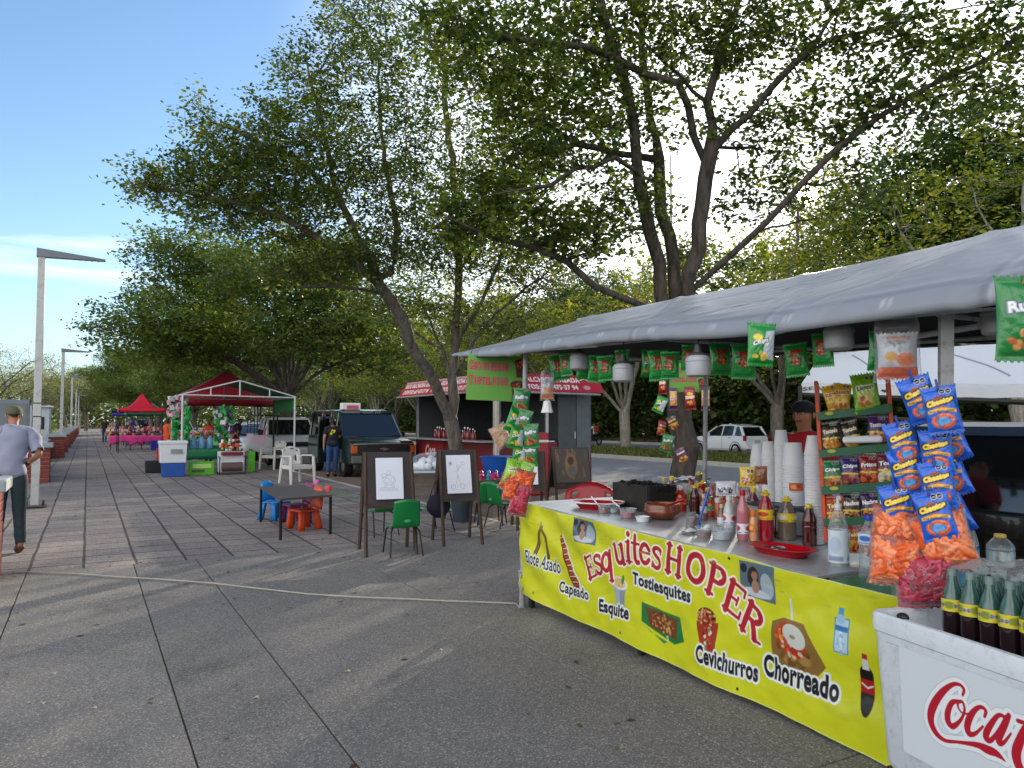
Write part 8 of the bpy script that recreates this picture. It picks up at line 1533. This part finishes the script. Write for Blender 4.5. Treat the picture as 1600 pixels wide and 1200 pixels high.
for k in range(9): b.box((.1+k*.1, 0, 4.512), (.03, .06, .012))
b.build('led_strip', mat('led_cover', '#9aa0a4', rough=.3), h); b = MB()
for z in (1.62, 1.86): b.box((0, 0, z), (.125, .125, .02))
b.build('band', M_black, l0)
for i, y in enumerate((38.3, 60.5, 83, 106, 130)): dup(l0, (-.98, y, 0), 0, '%s lamp post away from us along the wall' % ORD[i+1], GLP)
def brickmat():
    m = bpy.data.materials.new('pillar_brick'); m.use_nodes = True; N = m.node_tree.nodes; L = m.node_tree.links; b = N['Principled BSDF']; b.inputs['Roughness'].default_value = .9; tc = N.new('ShaderNodeTexCoord'); q = N.new('ShaderNodeTexBrick'); mp = N.new('ShaderNodeMapping'); mp.inputs['Rotation'].default_value = (pi/2, 0, 0); L.new(tc.outputs['Object'], mp.inputs[0]); L.new(mp.outputs[0], q.inputs[0])
    q.inputs['Scale'].default_value = 1; q.inputs['Brick Width'].default_value = .6; q.inputs['Row Height'].default_value = .105; q.inputs['Mortar Size'].default_value = .008; q.inputs['Color1'].default_value = (*lin('#863e35'), 1); q.inputs['Color2'].default_value = (*lin('#7d3a33'), 1); q.inputs['Mortar'].default_value = (*lin('#8a7268'), 1)
    n = N.new('ShaderNodeTexNoise'); n.inputs['Scale'].default_value = 18; n.inputs['Detail'].default_value = 7; L.new(tc.outputs['Object'], n.inputs[0]); x = N.new('ShaderNodeMix'); x.data_type = 'RGBA'; x.blend_type = 'OVERLAY'; x.inputs[0].default_value = .55; L.new(q.outputs[0], x.inputs[6]); L.new(n.outputs[0], x.inputs[7]); L.new(x.outputs[2], b.inputs['Base Color'])
    p = N.new('ShaderNodeBump'); p.inputs['Strength'].default_value = .9; p.inputs['Distance'].default_value = .02; p.invert = True; L.new(q.outputs['Fac'], p.inputs['Height']); L.new(p.outputs[0], b.inputs['Normal']); return m
M_brick = brickmat(); M_cap_ = mat('pillar_coping', '#9aa3a8', rough=.7, var=.12, bump=.2, dirt='#6f7474', dirt_scale=3); GPL = 'brick pillars of the promenade wall'
hm_ = thing('light_mast', 'tall thin grey mast rising between the tree trunks behind the stall', 'mast', (G(1052, 698).x, G(1052, 698).y, 0)); b = MB(); b.tube([(0, 0, 0), (0, 0, 17.5)], [.12, .07], 10); b.build('mast_pole', M_lp, hm_, smooth=True)
p0 = thing('brick_pillar', 'nearest brick pillar with grey coping, cut by the left edge', 'pillar', (-1.02, 9.1, 0), 0, GPL)
b = MB()
for k in range(8): b.box((0, 0, .055+k*.108), (.58, .58, .098))
b.box((0, 0, .43), (.565, .565, .86)); b.build('brick_body', M_brick, p0, bevel=.008); b = MB(); b.box((0, 0, .925), (.72, .72, .12)); b.build('coping', M_cap_, p0, bevel=.02)
for i, y in enumerate((22.9, 37, 44, 51, 58, 66, 75, 85, 97)): dup(p0, (-1.1, y, 0), 0, '%s brick pillar away from us along the wall' % ORD[i+1], GPL)
GWL = 'low wall panels between the brick pillars'; w0 = None
ys = [9.1, 22.9, 37, 44, 51, 58, 66, 75, 85, 97]
for i, (a, c) in enumerate(zip(ys, ys[1:])):
    if i == 0: continue
    b = MB(); b.box((-1.5, (a+c)/2, .36), (.3, c-a-.8, .72)); b.box((-1.5, (a+c)/2, .75), (.42, c-a-.8, .06)); o = b.build('low_wall', M_cap_, bevel=.01); tag(o, '%s low grey wall panel along the promenade, counted from us' % ORD[i-1], 'wall', GWL)
cbx = thing('utility_cabinet', 'tall grey utility cabinet behind the nearest lamp post', 'cabinet', (-1.75, 24.2, 0)); b = MB(); b.box((0, 0, 1.05), (.8, .5, 2.1)); b.build('cabinet_body', mat('cabinet_grey', '#7b8288', rough=.6), cbx, bevel=.01); b = MB(); b.box((.42, 0, 1.0), (.06, .3, 1.9)); b.build('side_rail', M_foam, cbx); b = MB(); b.box((0, -.262, 1.05), (.7, .02, 1.9)); d = b.build('door', mat('cabinet_door', '#6f767c', rough=.6), cbx); b = MB(); b.box((.28, -.285, 1.1), (.03, .03, .16)); b.build('handle', M_dkmetal, d)
for (x, y, w_, h, lb, c) in ((-3.4, 41, 1.6, 1.5, 'pale blue grey tank beside the second lamp post', '#a8b8c4'), (-2.8, 52, 1.8, 2.3, 'white kiosk with dark opening past the second lamp post', '#c8d0d6')):
    o = thing('kiosk' if h > 2 else 'water_tank', lb, 'kiosk' if h > 2 else 'tank', (x, y, 0)); b = MB(); (b.box((0, 0, h/2), (w_, w_, h)) if h > 2 else b.lathe([(w_*.45, 0), (w_*.5, .2), (w_*.5, h*.8), (w_*.35, h), (0, h)], n=20)); b.build('shell', mat('kiosk_'+c[1:], c, rough=.5), o, bevel=.03)
    if h > 2: b = MB(); b.box((.2, -w_/2-.01, 1.4), (.9, .03, .7)); b.build('opening', M_trim, o); b = MB(); b.box((0, 0, h+.05), (w_+.3, w_+.3, .08)); b.build('roof', M_foam, o)
# ------------------------------------------------ far stalls
M_cr = mat('canopy_crimson', '#a81f34', rough=.6, sss=0.); M_gr = mat('canopy_green', '#0f5a34', rough=.6); M_wp = mat('white_pole', '#c4c8c8', rough=.4)
def canopy(name, label, x0, x1, y0, y1, ze, zp, m, pole, drop=.22, curve=.25):
    t = thing(name, label, 'canopy'); c = Vector(((x0+x1)/2, (y0+y1)/2, zp)); cr = [(x0, y0), (x1, y0), (x1, y1), (x0, y1)]
    for k in range(4):
        a, e = Vector((*cr[k], ze)), Vector((*cr[(k+1) % 4], ze)); b = MB(); b.grid(lambda i, j: a.lerp(e, i).lerp(c, j)+Vector((0, 0, -curve*math.sin(pi*j)-.02*math.sin(pi*i)*(1-j))), 8, 8); b.build('roof_panel', m, t, smooth='all', solid=.01)
        b = MB(); b.grid(lambda i, j: a.lerp(e, i)+Vector((0, 0, -drop*j-.02*math.sin(pi*i)+.01*math.sin(i*30)*j)), 16, 2); b.build('valance', m, t, smooth='all', solid=.006)
        b = MB(); b.tube([(a.x, a.y, 0), (a.x, a.y, ze)], .025, 6); b.build('pole', pole, t)
    return t
canopy('peaked_canopy', 'bright red pyramid canopy over the pink tables', 1.3, 3.35, 41, 43, 2.15, 2.9, mat('canopy_red', '#c8102c', rough=.55), M_dkmetal, .2)
canopy('peaked_canopy', 'blue canopy farthest down the promenade', 1.6, 4.2, 62, 65, 2.1, 2.7, mat('canopy_blue', '#1c3a9a', rough=.6), M_dkmetal); canopy('peaked_canopy', 'green canopy just beyond the red pyramid canopy', 2., 5., 50, 54, 2.1, 2.6, mat('canopy_green2', '#1c7a4a', rough=.6), M_dkmetal); canopy('peaked_canopy', 'dark canopy between the blue and green canopies', 1.4, 4, 57, 60, 2.3, 2.9, mat('canopy_dark', '#1c242e', rough=.6), M_dkmetal)
canopy('peaked_canopy', 'dark red peaked canopy rising behind the green one', 2.75, 5.75, 27.2, 30.2, 2.45, 3.3, M_cr, M_dkmetal, .35, .04)
# gabled stall with green sheet and white frame
gs = thing('gabled_stall', 'green sheeted gabled stall with a white frame in the middle distance', 'market stall'); yA, yB = 23.6, 26.6; xl, xr, xm = 2.35, 5.5, 3.9
b = MB()
for y in (yA, yB):
    for a, e in (((xl, y, 2.28), (xr, y, 2.24)), ((xl, y, 2.30), (xm, y, 2.72)), ((xm, y, 2.72), (xr, y, 2.27)), ((xm, y, 2.26), (xm, y, 2.72)), ((xl+.75, y, 2.28), (xl+.75, y, 2.5)), ((xr-.75, y, 2.26), (xr-.75, y, 2.5))): b.tube([a, e], .022, 6)
for x, z in ((xl, 2.29), (xr, 2.25), (xm, 2.72)): b.tube([(x, yA, z), (x, yB, z)], .022, 6)
b.build('roof_frame', M_wp, gs)
for x, y, m in ((xl, yA, M_wp), (xr, yA, M_wp), (xl, yB, M_wp), (xr, yB, M_dkmetal)): b = MB(); b.tube([(x, y, 0), (x, y, 2.28)], .03, 8); b.build('pole', m, gs)
for a, e in ((xl, xm), (xr, xm)): b = MB(); b.grid(lambda i, j: (a+(e-a)*j, yA+.15+(yB-yA-.1)*i, 2.31+.41*j-.04*math.sin(pi*i)), 8, 6); b.build('roof_sheet', M_gr, gs, smooth='all', solid=.01)
b = MB(); b.grid(lambda i, j: (xr+.01, yA+.1+(yB-yA)*i, 2.24-.45*j+.02*math.sin(i*20)), 16, 3); b.build('side_sheet', mat('sheet_green', '#157a3a', rough=.6), gs, smooth='all', solid=.01)
def boxthing(name, label, cat, c, d, m, rot=0, bev=.02, extra=None, group=None):
    t = thing(name, label, cat, c, rot, group); b = MB(); b.box((0, 0, d[2]/2), d, taper=.94 if cat in ('tub', 'cooler') else 1); b.build('body', m, t, bevel=bev)
    if extra: extra(t)
    return t
def X_(px, y): d = ray(px, 700); return d.x/d.y*y
def lid(t): b = MB(); b.box((0, 0, .56), (.74, .5, .1)); b.build('lid', M_white, t, bevel=.03); b = MB(); b.box((.08, -.245, .32), (.3, .02, .12)); b.build('latch', mat('latch_grey', '#8a9498', rough=.5), t)
boxthing('blue_crate', 'blue plastic tub under the white cooler of the gabled stall', 'tub', (X_(271, 23.2), 23.2, 0), (.6, .45, .38), mat('crate_blue', '#1450a0', rough=.5)); boxthing('picnic_cooler', 'white cooler standing on the blue tub', 'cooler', (X_(270, 23.2), 23.2, .385), (.7, .46, .54), M_white, extra=lid)
boxthing('black_tub', 'black tub at the foot of the red canopy pole', 'tub', (X_(243, 25.2), 25.2, 0), (.55, .45, .36), mat('tub_black', '#141c22', rough=.5))
def green_label(t): b = MB(); b.box((0, -.19, .26), (.5, .006, .12)); b.build('label', mat('pale_label', '#b8e080', rough=.6), t); b = MB(); b.box((-.1, -.19, .12), (.34, .006, .07)); b.build('stripe', mat('dark_label', '#4a5a30', rough=.6), t)
boxthing('fruit_carton', 'bright green carton under the green clothed table', 'box', (X_(315, 23.6), 23.6, 0), (.66, .36, .38), mat('carton_green', '#58b028', rough=.6), extra=green_label); boxthing('fruit_carton', 'upright green carton at the right pole of the gabled stall', 'box', (X_(393, 24.4), 24.4, 0), (.16, .4, .62), mat('carton_green', '#58b028', rough=.6))
simple_table('table with a green cloth carrying big water jugs in the gabled stall', (X_(315, 24.6), 24.6, 0), 1.3, .7, .72, 0, M_green, 'goods_table'); b = MB(); b.grid(lambda i, j: (X_(315, 24.6)-.62+1.24*i, 24.24, .725-.32*j+.01*math.sin(i*25)), 20, 3); tag(b.build('tablecloth', M_green, smooth='all', solid=.006), 'green cloth front of the water jug table', 'tablecloth')
GJ = 'blue water jugs on the green clothed table'; j0 = None
for i in range(5):
    c = (X_(315, 24.6)-.5+.24*i, 24.45, .725); lb = '%s blue water jug from the left on the green clothed table' % ORD[i]
    if j0 is None: j0 = thing('water_jug', lb, 'jug', c, 0, GJ); b = MB(); b.lathe([(0, 0), (.1, 0), (.11, .03), (.11, .24), (.06, .32), (.035, .35), (.035, .38), (0, .38)], n=16); b.build('jug_body', mat('jug_blue', '#5f9ac0', rough=.15, coat=.5), j0, smooth=True)
    else: dup(j0, c, 0, lb, GJ)
# colourful low goods: heaps of small packs, each heap uncountable
def heap(label, c, d, n, cols, seed, s=.05):
    q = random.Random(seed); b = MB(); ms = [mat('pack_'+k[1:], k, rough=.4) for k in cols]
    for i in range(n): b.m = q.randrange(len(cols)); b.box((c[0]+q.uniform(-.5, .5)*d[0], c[1]+q.uniform(-.5, .5)*d[1], c[2]+q.random()*d[2]), (s*q.uniform(.7, 1.8), s*q.uniform(.5, 1), s*q.uniform(.8, 1.8)), rz=q.uniform(0, 3), rx=q.uniform(-.4, .4))
    tag(b.build('goods', ms), label, 'goods', kind='stuff')
heap('jumble of bright sweets and snacks on the far table of the gabled stall', (X_(318, 26.), 26., .95), (1.8, .5, .25), 170, ['#d8501c', '#d8b02a', '#2a9a4a', '#c8c8c8', '#b02a3a', '#e08ab0'], 1, .06)
simple_table('long table under the jumble of sweets in the gabled stall', (X_(318, 26.), 26., 0), 2.1, .6, .95, 0, M_foam, 'goods_table')
for (px, y, z0, z1, w_, cols, lb, sd) in ((349, 24.3, .75, 2.0, .5, ['#1c8a3a', '#2aa04a', '#5a2a6a', '#c8c8c8', '#156a2c'], 'column of green and purple snack bags hanging in the gabled stall', 2), (277, 24.6, 1.7, 2.25, .55, ['#c8c8cc', '#b02a4a', '#8a9098', '#d8a0b0'], 'clear toys and pink bags hanging at the left corner of the gabled stall', 3), (291, 24.2, .8, 1.95, .12, ['#1c8a3a', '#2aa04a', '#156a2c'], 'thin string of green bags by the left white pole', 5), (273, 24.6, .8, 1.9, .1, ['#1c7a3a', '#2a9a4a'], 'second thin string of green bags left of the white pole', 6)):
    heap(lb, (X_(px, y), y, z0), (w_, .2, z1-z0), int((z1-z0)*w_*200)+24, cols, sd, .09)
gc = thing('generator_cart', 'white and red generator with a black tube frame before the gabled stall', 'generator', (X_(362, 23.4), 23.4, 0)); b = MB(); b.box((0, .1, .36), (.72, .3, .6)); b.build('body', M_white, gc, bevel=.03); b = MB(); b.box((0, -.1, .60), (.6, .16, .1)); b.build('tank', mat('tank_maroon', '#7a1c24', rough=.4), gc, bevel=.03); b = MB(); b.lathe([(.0, -.28), (.13, -.28), (.13, .28), (0, .28)], (0, -.1, .22), 16, 'X'); b.build('motor', mat('motor_grey', '#5a4a44', rough=.6), gc)
for x in (-.35, .35): b = MB(); b.tube([(x, -.2, .03), (x, -.2, .5), (x, .2, .55), (x, .2, .03), (x, -.2, .03)], .016, 6); b.build('tube_frame', M_black, gc)
heap('small packs stacked on the generator', (X_(362, 23.4), 23.5, .68), (.6, .25, .3), 40, ['#d8d8d8', '#c84a2a', '#2a2a30', '#d8b040'], 7, .06)
boxthing('waste_bin', 'dark grey square bin beside the small white armchair', 'bin', (X_(438, 25.4), 25.4, 0), (.42, .42, .6), mat('bin_dark', '#2a323a', rough=.5))
boxthing('red_bag', 'red shopping bag hanging low beside the orange dressed person', 'bag', (X_(253, 26.), 26., .25), (.3, .15, .45), mat('bag_red', '#b8281c', rough=.6))
# pink tables
M_pk = mat('pink_cloth', '#d83a8a', rough=.75, var=.15, scale=9)
for (px, y, w_, lb, lb2) in ((197, 46.6, 1.6, 'left folding table under a pink cloth', 'pink cloth on the left table under the red canopy'), (228, 45.4, 1.6, 'right folding table under a patterned pink cloth', 'patterned pink cloth on the right table under the red canopy')):
    x = X_(px, y); simple_table(lb, (x, y, 0), w_, .7, .72, 0, M_foam); b = MB(); b.grid(lambda i, j: (x-w_/2-.03+(w_+.06)*i+.0, y-.37+.04*math.sin(i*30)*j*.6, .735-(.34+.25*abs(2*i-1)**3)*j), 24, 4); b.grid(lambda i, j: (x-w_/2-.03+(w_+.06)*i, y-.37+.74*j, .735), 6, 4); tag(b.build('tablecloth', M_pk, smooth='all', solid=.006), lb2, 'tablecloth')
heap('pink and white goods on the tables under the red canopy', (X_(215, 47), 47, .75), (3., .4, .45), 90, ['#d86a90', '#d8d0c8', '#b02a4a', '#3a3030', '#c8a070'], 9, .1)
boxthing('blue_crate', 'deep blue crate at the right end of the pink tables', 'tub', (X_(245, 44.5), 44.5, 0), (.6, .5, .5), mat('crate_deep', '#2a2aa0', rough=.5))
heap('dim goods and bags of the farthest stalls', (3.0, 56, 0), (1.6, 6, 1.5), 120, ['#3a4a5a', '#8a3a4a', '#c8c0b8', '#2a2a34', '#4a6a9a'], 11, .2)
# ------------------------------------------------ pale canopy behind the stall's right end
wc_ = thing('white_canopy', 'dirty white tarpaulin canopy behind the right end of the stall', 'canopy'); e0, e1, r0, r1 = P(1250, 603, 8.6), P(1680, 607, 6.9), P(1283, 552, 9.6), P(1700, 530, 8.2); v0, v1 = e0+Vector((0, 0, -.0)), e1+Vector((0, 0, -.0)); m0, m1 = e0.lerp(r0, .42), e1.lerp(r1, .38)
pt = Paint(4.2, 1.3, 300, 94, '#c9d0d6'); pt.C *= (1+.05*fnoise(pt.X, pt.Y, 3, 4))[..., None]; pt.text('SERMEJORES', .02, .1, 1.25, .17, '#23262c', .03, slope=.05); pt.poly([(1.4, .2), (1.47, .12), (1.54, .2), (1.5, .25), (1.47, .22), (1.44, .25)], '#23262c')
pt.segs([(.6, 1.2), (1.5, .45)], .02, '#23262c'); pt.segs([(2.1, 1.2), (3.3, .55)], .02, '#23262c'); pt.rect(0, .38, 4.2, .40, '#8d959c', op=.5)
def wf(X, Y):
    i, j = X/4.2, Y/1.3; A = np.array(e0)[None, None]*(1-i)[..., None]+np.array(e1)*i[..., None]; B = np.array(r0)*(1-i)[..., None]+np.array(r1)*i[..., None]; k = np.clip((j-.3)/.7, 0, 1); A2 = A+(B-A)*.06; low = np.clip(j/.3, 0, 1)
    top = A2+(B-A2)*k[..., None]; z = top[..., 2]-(1-low)*0+.0; out = top.copy(); out[..., 2] = top[..., 2]+(low-1)*.12+.02*fnoise(X, Y, 5, 2)+.14*(low-.5)*0; return out[..., 0], out[..., 1], out[..., 2]
painted_sheet('tarp', pt, wf, vcmat('canvas_print', rough=.6, bump=.3), wc_)
b = MB(); r2, r3 = r0+(r0-e0)*1.0, r1+(r1-e1)*1.0; r2.z = e0.z; r3.z = e1.z; b.add([r0, r1, r3, r2], [(0, 1, 2, 3)]); b.build('back_tarp', mat('canvas_back', '#b8bfc6', rough=.6), wc_, solid=.01)
for p in (e0, e1, r2, r3, e0.lerp(e1, .5)): b = MB(); b.tube([(p.x, p.y, 0), (p.x, p.y, p.z)], .025, 6); b.build('pole', M_dkmetal, wc_)
b = MB(); b.tube([e0+Vector((.02, 0, -.1)), e1+Vector((.02, 0, -.14))], .03, 6); b.tube([e0+Vector((.02, 0, -.32)), e1+Vector((.02, 0, -.36))], .03, 6); b.build('beam', M_dkmetal, wc_)
b = MB(); b.tube([P(1487, 600, 6), P(1500, 650, 5.9), P(1512, 700, 5.9), P(1517, 728, 5.9), P(1500, 731, 5.9)], .008, 6); tag(b.build('cord', mat('cord_pink', '#a05a4a', rough=.7), smooth=True), 'thin reddish cord hanging right of the blue snack bags', 'cord')
# litter on the pavement
GLT = 'small litter on the pavement'; q = random.Random(12); lt0 = None
for i, (x, y) in enumerate(((543, 1049), (45, 1098), (68, 1098), (147, 1106), (272, 1151), (115, 772), (655, 878), (690, 917), (85, 1052), (400, 1090), (690, 1015))):
    g = G(x, y, .004); lb = '%s pale scrap of litter on the pavement, counted in reading order from the nearest' % ORD[i]
    if lt0 is None: lt0 = thing('litter', lb, 'litter', g, 0, GLT); b = MB(); b.grid(lambda i_, j_: ((i_-.5)*.035, (j_-.5)*.02, .003+.005*math.sin(i_*5+j_*4)), 5, 4); b.build('scrap', mat('scrap_paper', '#c8bc9a', rough=.8), lt0, smooth='all', solid=.001)
    else: dup(lt0, g, i*1.1, lb, GLT, q.uniform(.4, 1))
# fallen leaves
n = 900; x = NP.uniform(-2.5, 9, n); y = NP.uniform(.5, 30, n); a = NP.uniform(0, 2*pi, n); s_ = NP.uniform(.012, .035, n)
u = np.stack([np.cos(a)*s_, np.sin(a)*s_, 0*a], -1); v = np.stack([-np.sin(a)*s_*.45, np.cos(a)*s_*.45, 0*a+.004], -1); p = np.stack([x, y, 0*x+.005], -1); V = np.stack([p-u, p+v, p+u, p-v], 1).reshape(-1, 3); C = np.repeat(np.array([lin(k) for k in ('#7a6a3a', '#8a7a4a', '#5a4a30', '#6a6a34')])[NP.integers(0, 4, n)], 4, 0)
tag(fastmesh('fallen_leaves', V, np.arange(4*n).reshape(-1, 4), M_blade, cols=C), 'dry leaves scattered over the pavement', 'leaves', kind='stuff')
